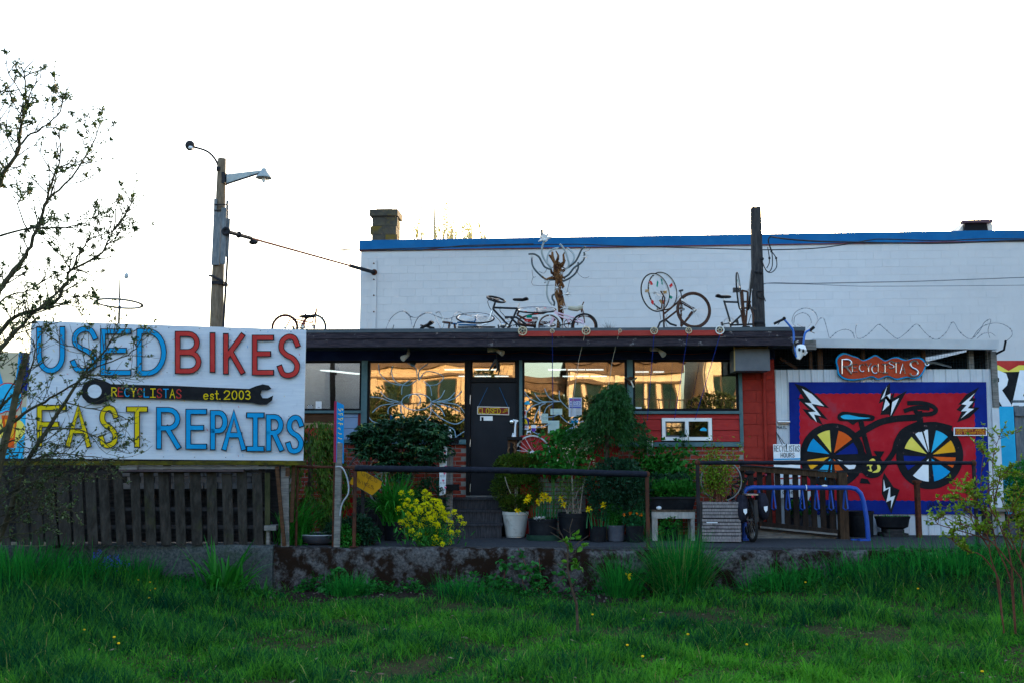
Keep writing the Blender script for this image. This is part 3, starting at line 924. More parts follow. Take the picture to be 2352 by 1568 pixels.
# big painted board
A_, B_ = at(72, 900, WY - .50), at(702, 900, WY + .06)
SU = Vector((B_.x - A_.x, B_.y - A_.y, 0)).normalized()
SN = Vector((SU.y, -SU.x, 0))
SPL = Plane(A_, SN)
m_board = M('board_white', (.50, .56, .66), (.58, .64, .72), 3, (1, 1, 14), .7, bump=.15, c3=(.40, .45, .54), scale3=6, thr3=(.55, .8))
cor = C(c1, [(232, 103), (2250, 170), (2229, 1128), (172, 1110)])
sg = thing('painted_sign', 'huge white board with hand painted words above a black spanner', 'sign', SPL.pt(*c1(1200, 1128)))
b = MB(); b.slab([SPL.pt(*p) for p in cor], -SN * .02); b.build('board', m_board, sg)
pn = Paint(SPL, .0015)
rs = np.random.default_rng(4)
def sp_board(u, v):
 top = (cor[0][0] + (cor[1][0] - cor[0][0]) * u, cor[0][1] + (cor[1][1] - cor[0][1]) * u)
 bot = (cor[3][0] + (cor[2][0] - cor[3][0]) * u, cor[3][1] + (cor[2][1] - cor[3][1]) * u)
 return (top[0] + (bot[0] - top[0]) * v, top[1] + (bot[1] - top[1]) * v)
for k in range(95):
 u, v = rs.uniform(.05, .98), rs.uniform(.02, .97)
 x, y = sp_board(u, v)
 m = [MATS['paint_sky_blue'], p_red, p_yel][rs.choice(3, p=[.45, .4, .15])]
 L = rs.uniform(.8, 5)
 a = rs.uniform(0, 6.28) if rs.random() < .4 else rs.normal(1.57, .25)
 p = [(x + t * L * math.cos(a) + rs.normal() * .5, y + t * L * math.sin(a) + rs.normal() * .5) for t in (0, .5, 1)]
 pn.stroke(p, rs.uniform(.5, 1.1), m)
for k in range(34):
 u = (k % 9 + .5) / 9; v = [.02, .35, .66, .98][k // 9]
 pn.stroke([sp_board(u, v), (sp_board(u, v)[0] + .5, sp_board(u, v)[1])], 1.5, p_blk)
big = [('U', 287, 165, 458, 468, p_blue), ('S', 535, 165, 702, 468, p_blue), ('E', 757, 182, 945, 482, p_blue), ('D', 1024, 180, 1204, 486, p_blue),
       ('B', 1306, 200, 1460, 470, p_red), ('I', 1540, 210, 1584, 462, p_red), ('K', 1660, 216, 1778, 474, p_red), ('E', 1872, 228, 1994, 481, p_red), ('S', 2056, 222, 2190, 502, p_red),
       ('F', 290, 738, 470, 1006, p_yel), ('A', 500, 742, 650, 1012, p_yel), ('S', 742, 742, 852, 1016, p_yel), ('T', 947, 750, 1067, 1012, p_yel),
       ('R', 1168, 754, 1308, 1024, p_blue), ('E', 1384, 768, 1502, 1024, p_blue), ('P', 1564, 776, 1656, 1030, p_blue), ('A', 1650, 786, 1788, 1034, p_blue),
       ('I', 1830, 794, 1924, 1040, p_blue), ('R', 1974, 806, 2066, 1040, p_blue), ('S', 2118, 812, 2216, 1058, p_blue)]
for ch, x0, y0, x1, y1, m in big:
 (a, c), (d, e) = c1(x0, y0), c1(x1, y1)
 serif = ch == 'I' and x0 > 1700
 pn.letter(ch, a, c, d, e, 9.6, m, p_blk, 2.0, serif=serif)
sp = [(815, 565), (1300, 578), (1620, 592), (1830, 600), (1880, 580), (1930, 566), (1975, 575), (1996, 600), (1965, 612), (1925, 612), (1915, 640), (1930, 668), (1968, 668), (2008, 648), (2000, 685), (1960, 715), (1905, 716), (1850, 700), (1640, 688), (1300, 676), (830, 664),
      (790, 690), (740, 710), (690, 716), (640, 700), (605, 660), (595, 620), (610, 575), (645, 540), (700, 524), (760, 535)]
pn.fill(C(c1, sp), p_blk)
pn.fill(C(c1, arc(695, 618, 52, 50, 0, 354, 22)), m_board)
cols = [p_yel, p_red, p_blue, p_yel, p_red, p_blue, p_yel, p_red, p_blue, p_yel, p_red]
for i, ch in enumerate('RECYCLISTAS'):
 x = 822 + i * 47.5
 (a, c), (d, e) = c1(x, 592 + i * 1.3), c1(x + 34, 652 + i * 1.6)
 pn.letter(ch, a, c, d, e, 2.3, cols[i], serif=(ch == 'I'))
for ch, x0, x1, up in (('e', 1496, 1530, 0), ('s', 1546, 1572, 0), ('t', 1580, 1606, 0), ('.', 1606, 1626, 0), ('2', 1648, 1690, 0), ('0', 1705, 1742, 0), ('0', 1757, 1790, 0), ('3', 1805, 1840, 0)):
 (a, c), (d, e) = c1(x0, 615), c1(x1, 676)
 pn.letter(ch, a, c, d, e, 2.4, p_yel)
pn.build('lettering', sg)
m_mossbeam = M('mossy_beam', (.035, .032, .010), (.11, .095, .010), 5, (1, 1, 3), .9, bump=.5, c3=(.30, .22, .012), scale3=6, thr3=(.63, .72))
m_fence = M('old_picket', (.021, .019, .017), (.046, .042, .038), 5, (3, 3, 1), .95, bump=.7, c3=(.035, .040, .016), scale3=2)
m_dktim = M('dark_timber', (.018, .018, .02), (.04, .038, .04), 5, (1, 1, 6), .95, bump=.4)
def sl(px, py, off=0.0):
 return SPL.pt(px, py, off)
def sbox(b, pxa, pxb, pya, pyb, off0, off1):
 a, c, d, e = sl(pxa, pya), sl(pxb, pya), sl(pxb, pyb), sl(pxa, pyb)
 return b.slab([a + SN * off1, c + SN * off1, d + SN * off1, e + SN * off1], -SN * (off1 - off0))
b = MB(); sbox(b, -60, 702, 1057.5, 1067, -.02, .05); b.build('bottom_beam', m_mossbeam, sg)
b = MB(); sbox(b, 274, 316, 1068, 1078, -.06, .03); b.build('shim', m_greywood, sg)
b = MB(); sbox(b, 318, 640, 1069, 1076, -.10, .00); b.build('ledger', m_greywood, sg)
b = MB(); sbox(b, 274, 560, 1077, 1082, -.10, .04); b.build('ledger', M('pinkish_board', (.05, .035, .04), (.08, .06, .06), 5), sg)
for px in (130, 380, 600):
 b = MB(); a = sl(px, 760, -.022); e = sl(px + 2, 1066, -.022); b.beam(Vector((e.x, e.y, 0)) - SN * .2, Vector((a.x, a.y, a.z)) - SN * .2, .09, .085); b.beam(Vector((a.x, a.y, a.z - .2)) - SN * .17, Vector((a.x, a.y, a.z - .2)), .06, .06); b.build('post', m_dktim, sg)
fr = thing('sign_prop', 'grey and brown timber props standing at the right end of the picket fence', 'post', sl(655, 1252))
b = MB(); b.beam(sl(655, 1254, -.10) , sl(655, 1070, -.10), .115, .1, up=SN); b.build('post', m_greywood, fr)
b = MB(); b.beam(sl(653, 1252, -.02), sl(636, 1070, -.02), .05, .07, up=SN); b.build('brace', m_brownwood, fr)
b = MB(); b.beam(sl(670, 1198, -.12), sl(675, 1066, -.12), .055, .06, up=SN); b.beam(sl(660.5, 1092, -.04), sl(661, 1073, -.04), .06, .04, up=SN); b.build('strip', m_brownwood, fr)
b = MB(); sbox(b, 607, 634, 1206, 1217, -.3, .02); sbox(b, 611, 618, 1218, 1250, -.2, -.04); b.build('bracket', m_greywood, fr)
fe = thing('picket_fence', 'dark weathered picket fence on the grey wall beneath the big painted board', 'fence', sl(310, 1252))
tops = [(-55, -42), (-20, 2), (12, 28), (30, 57), (70, 92), (105, 127), (93 + 35, 153)]
sl_x = [(-48, -22, -40, -10), (-14, 10, 4, 24), (20, 44, 38, 62), (30, 57, 40, 68), (64, 90, 74, 100), (92, 120, 106, 133), (127, 155, 138, 165), (163, 187, 170, 195), (194, 218, 202, 225), (225, 248, 233, 256), (259, 280, 268, 291),
  (298, 320, 306, 325), (329, 352, 336, 359), (363, 386, 370, 394), (399, 422, 405, 427), (435, 460, 441, 465), (474, 496, 477, 500), (509, 532, 514, 537), (543, 566, 549, 568), (578, 601, 583, 605)]
for i, (a0, a1, e0, e1) in enumerate(sl_x):
 if i in (2,): continue
 o = -.075 + rs.normal() * .004
 ty = 1084 + rs.normal() * 1.2
 b = MB(); b.slab([sl(a0, ty, o), sl(a1, ty + rs.normal() * .6, o), sl(e1, 1251, o), sl(e0, 1251, o)], -SN * .022); b.build('picket', m_fence, fe)
for py in (1079, 1165, 1206):
 b = MB(); sbox(b, -60, 606, py, py + (8 if py > 1100 else 6), -.16, -.102); b.build('rail', m_dktim, fe)
b = MB(); sbox(b, 606, 618, 1085, 1252, -.14, -.10); b.build('end_board', M('mossy_board', (.03, .035, .015), (.06, .06, .03), 5, (4, 4, 1)), fe)
b = MB(); sbox(b, -60, 640, 1052, 1252, -.70, -.66); b.build('shade_sheet', m_dktim, label='dark sheet added in place of the shade behind the picket fence', cat='screen')  # added dark sheet: stands in for the shaded open gap, hides the glow behind
me_gb = unit_box('grey_block', .19, .12, .09, M('grey_blocks', (.16, .17, .19), (.24, .25, .28), 6, rough=.9, bump=.4), .004)
gb = thing('block_stack', 'row of pale grey blocks stacked behind the upper part of the picket fence', 'blocks', sl(445, 1123, -.45))
for r_ in range(4):
 for k in range(10):
  p = sl(292 + k * 32 + (r_ % 2) * 14, 1122 - r_ * 14.5, -.42)
  piece('grey_block', me_gb, gb, (p.x, p.y, p.z), (0, 0, math.atan2(SU.y, SU.x)))
b = MB(); sbox(b, 285, 606, 1123, 1128, -.6, -.42); b.build('shelf_board', m_dktim, gb)
# painted shed far left, behind the board
LPL = Plane((0, 1.2, 0), FRONT)
ls = thing('painted_shed', 'shed wall at the far left painted with a melting ice cream cone and blue stripes', 'shed', LPL.pt(20, 1100))
b = MB(); a = LPL.pt(-120, 805); e = LPL.pt(160, 812); b.slab([(a.x, 1.2, 0), (e.x, 1.2, 0), (e.x, 1.2, e.z), (a.x, 1.2, a.z)], (0, 2.5, 0)); b.build('wall', p_tan, ls)
pt_ = Paint(LPL, .003)
c6 = lambda x, y: (x / 3.92 * .6125, (1300 + y / 3.92) * .6125)
pt_.fill(C(c6, [(300, 70), (440, 95), (440, 660), (230, 700)]), p_navy)
pt_.fill(C(c6, [(280, 70), (318, 78), (260, 600), (215, 600)]), p_blue)
pt_.fill(C(c6, [(-300, 100), (-60, 150), (60, 580), (-300, 600)]), p_blue)
blob_ = smooth([(-200, 640), (-60, 640), (20, 560), (130, 535), (230, 570), (300, 640), (310, 800), (260, 900), (200, 960), (100, 930), (0, 970), (-120, 930), (-220, 900)], 4, True)
pt_.stroke(C(c6, blob_), 5, p_red, closed=True)
pt_.fill(C(c6, blob_), p_cyan)
pt_.fill(C(c6, [(330, 880), (390, 880), (375, 1480), (240, 1480)]), p_cyan)
pt_.fill(C(c6, smooth([(300, 1080), (360, 1150), (370, 1230), (330, 1310), (250, 1400), (160, 1420), (200, 1100)], 4, True)), p_lem)
pt_.fill(C(c6, [(-120, 1060), (60, 1060), (60, 1330), (-120, 1330)]), p_lem)
pt_.fill(C(c6, [(20, 1000), (260, 1000), (200, 1500), (90, 1500)]), p_orange)
pt_.fill(C(c6, [(70, 1060), (225, 1060), (195, 1330), (100, 1330)]), p_gold)
pt_.fill(C(c6, [(-300, 1480), (380, 1480), (360, 1640), (-300, 1640)]), p_cyan)
pt_.build('mural', ls)
# corrugated shed with bike mural
XS0, XS1 = X(1781.6), X(2289)
ZT = Z(848, 1900)
shd = thing('metal_shed', 'white corrugated metal lean-to with a dark wire mesh opening under its gutter', 'shed', ((XS0 + XS1) / 2, 0, 0))
nsh = 18
wsh = (XS1 - XS0) / nsh
me_sh = bpy.data.meshes.new('metal_sheet')
pr = [(0, 0), (.012, -.022), (.030, -.022), (.042, 0), (wsh * .5, 0), (wsh * .5 + .006, -.006), (wsh * .5 + .016, -.006), (wsh * .5 + .022, 0), (wsh - .0015, 0)]
vs = [(x, y, 0) for x, y in pr] + [(x, y, ZT) for x, y in pr]
k = len(pr)
me_sh.from_pydata(vs, [], [(i, i + 1, i + 1 + k, i + k) for i in range(k - 1)])
me_sh.materials.append(m_metalw)
for i in range(nsh):
 piece('metal_sheet', me_sh, shd, (XS0 + i * wsh, random.uniform(-.002, .002), 0))
b = MB(); b.box(XS0 + .01, XS1 - .01, .004, .03, 0, ZT - .01); b.box(XS1 - .06, XS1 - .005, .031, 5.6, 0, ZT + .4); b.box(XS0 + .02, XS1 - .061, 5.3, 5.6, 0, ZT + .6); b.build('inner_boarding', m_dktim, shd)
zg0, zg1 = Z(797, 1900, -.3), Z(778, 1900, -.3)
zh0, zh1 = Z(802, 2290, -.3), Z(781.5, 2290, -.3)
xg0, xg1 = X(1868, -.3, 790), X(2293, -.3, 790)
b = MB(); b.add([(xg0, -.3, zg0), (xg1, -.3, zh0), (xg1, -.16, zh0), (xg0, -.16, zg0), (xg0, -.33, zg1), (xg1, -.33, zh1), (xg1, -.16, zh1), (xg0, -.16, zg1)], MB.BF); b.build('gutter', m_metalw, shd)
b = MB(); b.add([(XR + .01, -.15, zg1 - .06), (xg1 - .02, -.15, zh1 - .06), (xg1 - .02, 5.6, zh1 + .1), (XR + .01, 5.6, zg1 + .1), (XR + .01, -.15, zg1 - .02), (xg1 - .02, -.15, zh1 - .02), (xg1 - .02, 5.6, zh1 + .14), (XR + .01, 5.6, zg1 + .14)], MB.BF); b.build('roof', m_metalw, shd)
for px, w_ in ((1868, .05), (1890, .09), (1990, .06), (2130, .06), (2240, .09), (2282, .085)):
 b = MB(); x = X(px); b.box(x - w_ / 2, x + w_ / 2, .035, .12, (ZT - .3 if px < 2280 else ZT - .6), zg1 - .07); b.build('stud', m_greywood if px > 2200 else m_brownwood, shd)
b = MB(); x = X(2287); b.box(x - .05, x + .05, -.05, .03, Z(935, 2287), zh0 - .002); b.build('corner_post', m_greywood, shd)
b = MB(); b.box(XS1 - .09, XS1 + .03, -.034, -.025, 0.0, Z(935, 2287)); b.build('corner_flashing', m_metalw, shd)
b = MB()
zm0, zm1 = ZT - .02, zh1 - .08
for i in range(74):
 x = XS0 + .03 + i * (XS1 - XS0 - .1) / 73; b.box(x - .0015, x + .0015, .0305, .0335, zm0, zm1)
for j in range(9):
 z = zm0 + (zm1 - zm0) * j / 8; b.box(XS0 + .03, XS1 - .07, .034, .0365, z - .0015, z + .0015)
b.build('wire_mesh', M('mesh_wire', (.02, .035, .045), (.03, .05, .06), 5), shd, kind='stuff')
b = MB(); pp = [at(1830, 848, .05), at(1816, 820, .05), at(1800, 805, .05)]
b.beam(at(1790, 822, .2), at(1830, 846, .2), .05, .05); b.build('strut', m_brownwood, shd)
b = MB(); q0 = at(1846, 790, -.4); b.box(X(1846, -.45, 790), xg0 + .01, -.45, -.1, Z(802, 1860, -.45), Z(781, 1860, -.45)); b.build('filler_board', m_greywood, shd)
b = MB(); b.tube([at(2288, 812, -.2), at(2306, 803, -.2), at(2310, 782, -.2)], .02, 6); b.build('hook', m_black, shd)
MPL = Plane((0, -.045, 0), FRONT)
mu = thing('bike_mural', 'red and blue mural of a black bicycle with colourful wheel spokes and lightning bolts', 'mural', MPL.pt(2040, 1180))
mc = [c4(280, 660), c4(2018, 660), c5(2052, 1012), (1817, 1180)]
b = MB(); b.slab([MPL.pt(*p) for p in mc], (0, .02, 0)); b.build('board', p_navy, mu)
pm = Paint(MPL, .002, .00025)
def wavy(pts, amp, n):
 o = []
 for (a, c) in zip(pts, pts[1:] + pts[:1]):
  L = math.hypot(c[0] - a[0], c[1] - a[1]); nx, ny = -(c[1] - a[1]) / L, (c[0] - a[0]) / L
  m_ = max(6, int(L / n) * 6)
  for i in range(m_):
   t = i / m_
   s = -abs(math.sin(math.pi * t * m_ / 6)) * amp
   o.append((a[0] + (c[0] - a[0]) * t + nx * s, a[1] + (c[1] - a[1]) * t + ny * s))
 return o
pm.fill(wavy([c4(378, 768), c4(1905, 762), c5(1930, 890), c5(360, 880)], 2.0, 15), p_mred)
for py_ in ():
 pass
def bolt(f, outer, inner):
 pm.fill(C(f, outer), p_mblk); pm.fill(C(f, inner), p_wht)
bolt(c4, [(325, 672), (420, 700), (520, 775), (635, 890), (520, 872), (625, 995), (540, 965), (580, 1040), (470, 985), (395, 895), (460, 905), (350, 800), (410, 805)],
     [(390, 715), (480, 765), (590, 872), (478, 850), (560, 958), (500, 945), (525, 1015), (450, 925), (515, 920), (420, 842), (480, 845)])
bolt(c4, [(1170, 665), (1170, 790), (1210, 745), (1200, 800), (1320, 735), (1180, 980), (1160, 945), (1085, 950), (1110, 830), (1070, 850), (1100, 740)],
     [(1145, 695), (1090, 815), (1140, 775), (1105, 915), (1190, 835), (1175, 960), (1250, 800), (1165, 850), (1175, 760), (1120, 790)])
bolt(c4, [(1955, 705), (1900, 800), (1930, 805), (1895, 880), (1960, 885), (1870, 975), (1760, 1015), (1800, 925), (1755, 905), (1800, 855), (1770, 860), (1840, 770)],
     [(1920, 755), (1800, 855), (1845, 862), (1795, 918), (1850, 915), (1795, 980), (1910, 895), (1855, 890), (1905, 830), (1865, 828)])
bolt(c5, [(1105, 640), (1190, 770), (1245, 795), (1170, 1010), (1120, 900), (1085, 830), (1090, 700)],
     [(1102, 700), (1100, 810), (1150, 782), (1125, 905), (1170, 885), (1165, 965), (1205, 845), (1160, 862), (1160, 768), (1120, 785)])
pm.fill(C(c5, [(350, 820), (475, 800), (430, 890), (360, 950)]), p_wht)
pm.fill(C(c5, [(1890, 735), (1925, 755), (1905, 775)]), p_wht); pm.fill(C(c5, [(1900, 815), (1960, 860), (1945, 870), (1905, 835)]), p_wht)
def wheel_paint(cx, cy, R0, R1, wedges, off=(0, 0)):
 pm.fill([c5(*p) for p in arc(cx, cy, R0, R0 * 1.0, 0, 352, 44)], p_mblk)
 for (a0, a1, m) in wedges:
  if a1 - a0 > 20: a0, a1 = a0 + 2, a1 - 2
  r0 = 34
  am = R((a0 + a1) / 2)
  bx_, by_ = cx + 30 * math.cos(am), cy - 30 * math.sin(am)
  pts = [(bx_, by_)] + [(cx + R1 * math.cos(R(a0 + (a1 - a0) * i / 6)), cy - R1 * math.sin(R(a0 + (a1 - a0) * i / 6))) for i in range(7)]
  pm.fill(C(c5, pts), m)
wheel_paint(645, 490, 290, 228, [(38, 78, p_orange), (94, 128, p_lem), (136, 172, p_blue), (188, 216, p_gold), (224, 256, p_cyan), (262, 268, p_cyan), (318, 340, p_wht), (2, 34, p_navy), (276, 310, p_orange)])
wheel_paint(1512, 490, 300, 232, [(44, 78, p_cyan), (6, 38, p_gold), (94, 104, p_wht), (108, 124, p_wht), (132, 166, p_lem), (178, 216, p_navy), (228, 270, p_wht), (278, 324, p_blue), (330, 358, p_orange)])
pm.stroke(C(c5, smooth([(880, 300), (960, 250), (1080, 190), (1230, 160), (1420, 150)], 4)), 15, p_mblk)
pm.stroke(C(c5, smooth([(1420, 120), (1430, 200), (1440, 250)], 3)), 14, p_mblk)
pm.stroke(C(c5, smooth([(900, 190), (930, 320), (965, 450), (985, 520)], 3)), 12, p_mblk)
pm.stroke(C(c5, smooth([(1400, 210), (1280, 270), (1220, 360), (1190, 460), (1120, 560), (1080, 620)], 4)), 12, p_mblk)
pm.stroke(C(c5, smooth([(1420, 220), (1560, 210), (1690, 240)], 4)), 11, p_mblk)
pm.stroke(C(c5, [(860, 380), (950, 520)]), 11, p_mblk)
pm.stroke(C(c5, [(650, 490), (960, 590)]), 9, p_mblk)
pm.fill(C(c5, smooth([(690, 140), (730, 100), (820, 105), (950, 120), (1020, 140), (1000, 180), (880, 185), (830, 215), (780, 185), (710, 180)], 4, True)), p_mblk)
pm.fill(C(c5, smooth([(720, 140), (780, 125), (880, 145), (985, 155), (900, 165), (760, 165)], 4, True)), p_cyan)
pm.stroke(C(c4, smooth([(1340, 845), (1450, 845), (1540, 870), (1575, 910), (1530, 940), (1420, 940), (1390, 900)], 5)), 10, p_mblk)
pm.stroke(C(c4, smooth([(1310, 910), (1400, 885), (1500, 890)], 4)), 10, p_mblk)
pm.fill(C(c5, smooth([(905, 560), (960, 500), (1060, 500), (1105, 590), (1070, 670), (980, 690), (910, 640)], 4, True)), p_mblk)
pm.fill(C(c5, smooth([(955, 560), (1000, 515), (1030, 540), (990, 590), (1000, 630), (960, 620)], 3, True)), p_lem)
pm.fill(C(c5, smooth([(1040, 560), (1075, 590), (1060, 635), (1000, 640), (1045, 610)], 3, True)), p_lem)
pm.fill(C(c5, [(1010, 448), (1110, 452), (1070, 520), (1045, 500)]), p_mblk)
pm.fill(C(c5, [(900, 690), (960, 700), (985, 742), (890, 735)]), p_mblk)
pm.stroke(C(c5, [(700, 640), (880, 620), (960, 600)]), 9, p_mblk)
pm.stroke(C(c5, [(760, 740), (860, 660)]), 9, p_mblk)
for k in range(26):
 x, y = 1490 + k * 14, 905 + rs.uniform(-15, 15)
 pm.stroke(C(c5, smooth([(x, y), (x + 10, y + rs.uniform(10, 50)), (x + 16, y + rs.uniform(0, 30))], 3)), .9, p_blk)
pm.build('painting', mu)
WPL = Plane((0, -.10, 0), FRONT)
ws = thing('wavy_sign', 'red wavy edged wooden sign with a blue rim and letters made of metal bike parts', 'sign', WPL.pt(2023, 868))
out_ = smooth([(693, 470), (715, 425), (765, 402), (830, 425), (880, 440), (930, 468), (990, 445), (1040, 420), (1085, 445), (1130, 470), (1190, 445), (1240, 440), (1310, 465), (1390, 445), (1450, 450), (1490, 500), (1470, 570), (1430, 620), (1380, 632), (1320, 620), (1230, 640), (1150, 610), (1070, 640), (1010, 615), (930, 635), (830, 645), (760, 630), (715, 590), (705, 530)], 4, True)
op = C(c4, out_)
b = MB(); b.slab([WPL.pt(x, y) for x, y in op], (0, .05, 0)); b.build('rim', p_blue, ws)
cx_, cy_ = c4(1090, 535)
inn = [(cx_ + (x - cx_) * .965, cy_ + (y - cy_) * .88) for x, y in op]
b = MB(); b.slab([WPL.pt(x, y, .012) for x, y in inn], (0, .011, 0)); b.build('panel', M('sign_rust_red', (.36, .045, .018), (.42, .06, .025), 4), ws)
lt = MB()
Lx = [('R', 745, 462, 830, 590, .018), ('E', 838, 505, 882, 570, .010), ('C', 900, 505, 945, 570, .010), ('Y', 955, 495, 1005, 568, .012), ('C', 1010, 515, 1060, 585, .012), ('L', 1065, 500, 1095, 570, .010), ('I', 1100, 505, 1150, 580, .012), ('S', 1160, 478, 1205, 540, .010), ('T', 1190, 490, 1255, 580, .012), ('A', 1258, 500, 1305, 585, .010), ('S', 1345, 475, 1420, 610, .017)]
for ch, x0, y0, x1, y1, r_ in Lx:
 for l in FONT[ch] + ([[(0, 1), (1, 1)], [(0, 0), (1, 0)]] if ch == 'I' else []):
  pts = [c4(x0 + (x1 - x0) * u, y1 + (y0 - y1) * v) for u, v in l]
  lt.tube([WPL.pt(x, y, .012 + r_) for x, y in pts], r_, 6)
lt.build('metal_lettering', m_steel, ws, True)
b = MB(); b.tube([WPL.pt(*c4(1490, 495), .03), WPL.pt(*c4(1560, 490), .03), WPL.pt(*c4(1640, 508), .0), at(*c4(1705, 530), .02)], .018, 6); b.ring(WPL.pt(*c4(1495, 498), .03), (0, 1, 0), .035, .01, 14, 5); b.build('stay', m_steel, ws, True)
HPL = Plane((0, -.16, 0), FRONT)
hs = thing('hours_sign', 'white hand lettered opening hours board with blue and red lines beside the mural', 'sign', HPL.pt(1808, 1142))
b = MB(); b.slab([HPL.pt(*p) for p in ((1776, 1019), (1838, 1019), (1838, 1140), (1780, 1143))], (0, .015, 0)); b.build('board', p_wht, hs)
ph = Paint(HPL, .002)
ph.text('RECYCLISTAS', 1778, 1022, 1837, 1035.5, 1.1, p_blk, 1.25)
ph.text('HOURS', 1793, 1039, 1826, 1049, 1.1, p_blk, 1.3)
ph.stroke([(1777, 1053.5), (1838, 1052.5)], 3.2, p_blue, 0)
ph.stroke([(1778, 1057.5), (1838, 1056.5)], 1.2, p_blk, 0)
ph.text('Tuesday to', 1782, 1062, 1836, 1069, .9, p_blk, 1.2) if False else None
ph.text('Sat', 1792, 1068, 1815, 1075, 1.0, p_blk) if False else None
ph.text('Sundays', 1790, 1078, 1828, 1086, 1.0, p_blk) if False else None
ph.text('SUN', 1795, 1080, 1825, 1087, 1.0, p_blk)
ph.stroke([(1779, 1098), (1838, 1096)], 3, p_red, 0)
ph.text('Mondays', 1786, 1107, 1830, 1116, 1.1, p_blk)
ph.text('closed', 1797, 1123, 1827, 1132, 1.1, p_blk)
ph.build('lettering', hs)
b = MB(); b.tube([HPL.pt(1797, 1021, .004), at(1783, 991, -.04)], .006, 5); b.tube([HPL.pt(1806, 1024, .004), at(1784, 993, -.04)], .006, 5); b.tube([HPL.pt(1806, 1030, .006), HPL.pt(1806, 1018, .006)], .008, 5); b.build('cord', m_black, hs)
b = MB(); p0, p1 = at(1786, 964, -.07), at(1814, 972, -.07)
ml = thing('mail_slot', 'small steel letter slot with a hand painted word on the white metal wall', 'mailbox', (p0.x, -.03, p1.z))
b.tube([(p0.x, -.07, (p0.z + p1.z) / 2), (p1.x, -.07, (p0.z + p1.z) / 2)], .026, 10); b.box(p0.x + .02, p1.x - .02, -.065, -.003, p1.z, p1.z + .02); b.build('slot', m_steel, ml, True)
pp_ = Paint(Plane((0, -.024, 0), FRONT), .003); pp_.text('MAIL', 1784, 977, 1809, 983, 1.2, p_blk); pp_.build('lettering', ml)
GPL = Plane((0, -.09, 0), FRONT)
sm = thing('maroon_sign', 'small maroon sign with yellow writing and white border at the right edge of the mural', 'sign', GPL.pt(2228, 998))
b = MB(); b.slab([GPL.pt(*p) for p in ((2191, 980.5), (2267, 980.5), (2267, 999.5), (2191, 999.5))], (0, .02, 0)); b.build('border', p_wht, sm)
ps = Paint(GPL, .002); ps.fill([(2193.5, 982.5), (2264.5, 982.5), (2264.5, 997.5), (2193.5, 997.5)], M('sign_maroon', (.2, .03, .02), (.25, .04, .03), 4))
ps.text('SECURITY', 2196, 984, 2236, 989, .9, p_gold); ps.text('AREA', 2240, 984, 2262, 989, .9, p_gold); ps.text('NO DUMPING', 2196, 991, 2262, 996, .9, p_gold)
ps.build('lettering', sm)
pw = Paint(BPL, .006)
q = lambda x, y: (2203.3 + x * .2733, 826.9 + y * .2733)
pw.fill(C(q, [(240, 2), (900, 2), (900, 140), (240, 140)]), p_red)
pw.fill(C(q, [(240, 42), (330, 40), (415, 88), (500, 40), (900, 40), (900, 385), (240, 385)]), p_lem)
pw.fill(C(q, [(240, 100), (900, 85), (900, 385), (240, 385)]), p_blk)
wl = p_wht
pw.fill(C(q, [(240, 80), (330, 82), (395, 110), (412, 160), (400, 210), (360, 250), (438, 368), (440, 385), (360, 385), (290, 265), (240, 265)]), wl)
pw.fill(C(q, [(240, 130), (310, 130), (335, 150), (335, 180), (310, 190), (240, 190)]), p_blk)
pw.fill(C(q, [(508, 82), (700, 82), (760, 385), (440, 385)]), wl)
pw.fill(C(q, [(560, 240), (640, 240), (650, 300), (535, 300)]), p_blk)
pw.fill(C(q, [(240, 386), (900, 386), (900, 1300), (240, 1300)]), p_cyan)
pw.build('painted_lettering', blk)
# poles, cables and things on the roofs
m_pole = M('pole_wood', (.11, .085, .06), (.20, .16, .12), 5, (6, 6, 1), .95, bump=.7)
m_polegrey = M('pole_cladding', (.10, .12, .14), (.18, .20, .22), 5, (5, 5, 1), .9, bump=.4)
m_galv = M('galvanised', (.25, .30, .32), (.38, .43, .45), 6, rough=.5)
m_cable = M('cable_black', (.015, .017, .022), (.03, .03, .035), 6, rough=.6)
m_tyre = M('tyre', (.018, .018, .020), (.035, .034, .034), 8, rough=.85)
m_bar = M('dark_enamel', (.012, .014, .018), (.02, .022, .026), 6, rough=.4, spec=.3)
m_bikered = M('bike_red', (.12, .018, .016), (.2, .03, .024), 6, rough=.5, c3=(.1, .05, .03), scale3=12)
m_bikepink = M('bike_pink', (.55, .38, .48), (.62, .45, .54), 6, rough=.5, c3=(.2, .08, .04), scale3=14, thr3=(.55, .65))
m_bikeblue = M('bike_blue', (.02, .10, .22), (.03, .14, .3), 6, rough=.4, c3=(.12, .05, .03), scale3=14)
m_bikebrown = M('bike_brown', (.05, .025, .018), (.09, .045, .03), 8, rough=.7)
m_chrome = M('dull_chrome', (.42, .43, .45), (.55, .55, .55), 10, rough=.35, metal=.9)
m_saddle = M('saddle', (.010, .010, .012), (.02, .02, .022), 6, rough=.5)
m_card_r = M('card_red', (.5, .02, .02), (.55, .03, .03), 4)
m_card_g = M('card_green', (.0, .22, .14), (.0, .26, .17), 4)
m_card_t = M('card_tan', (.30, .17, .06), (.34, .2, .08), 4)
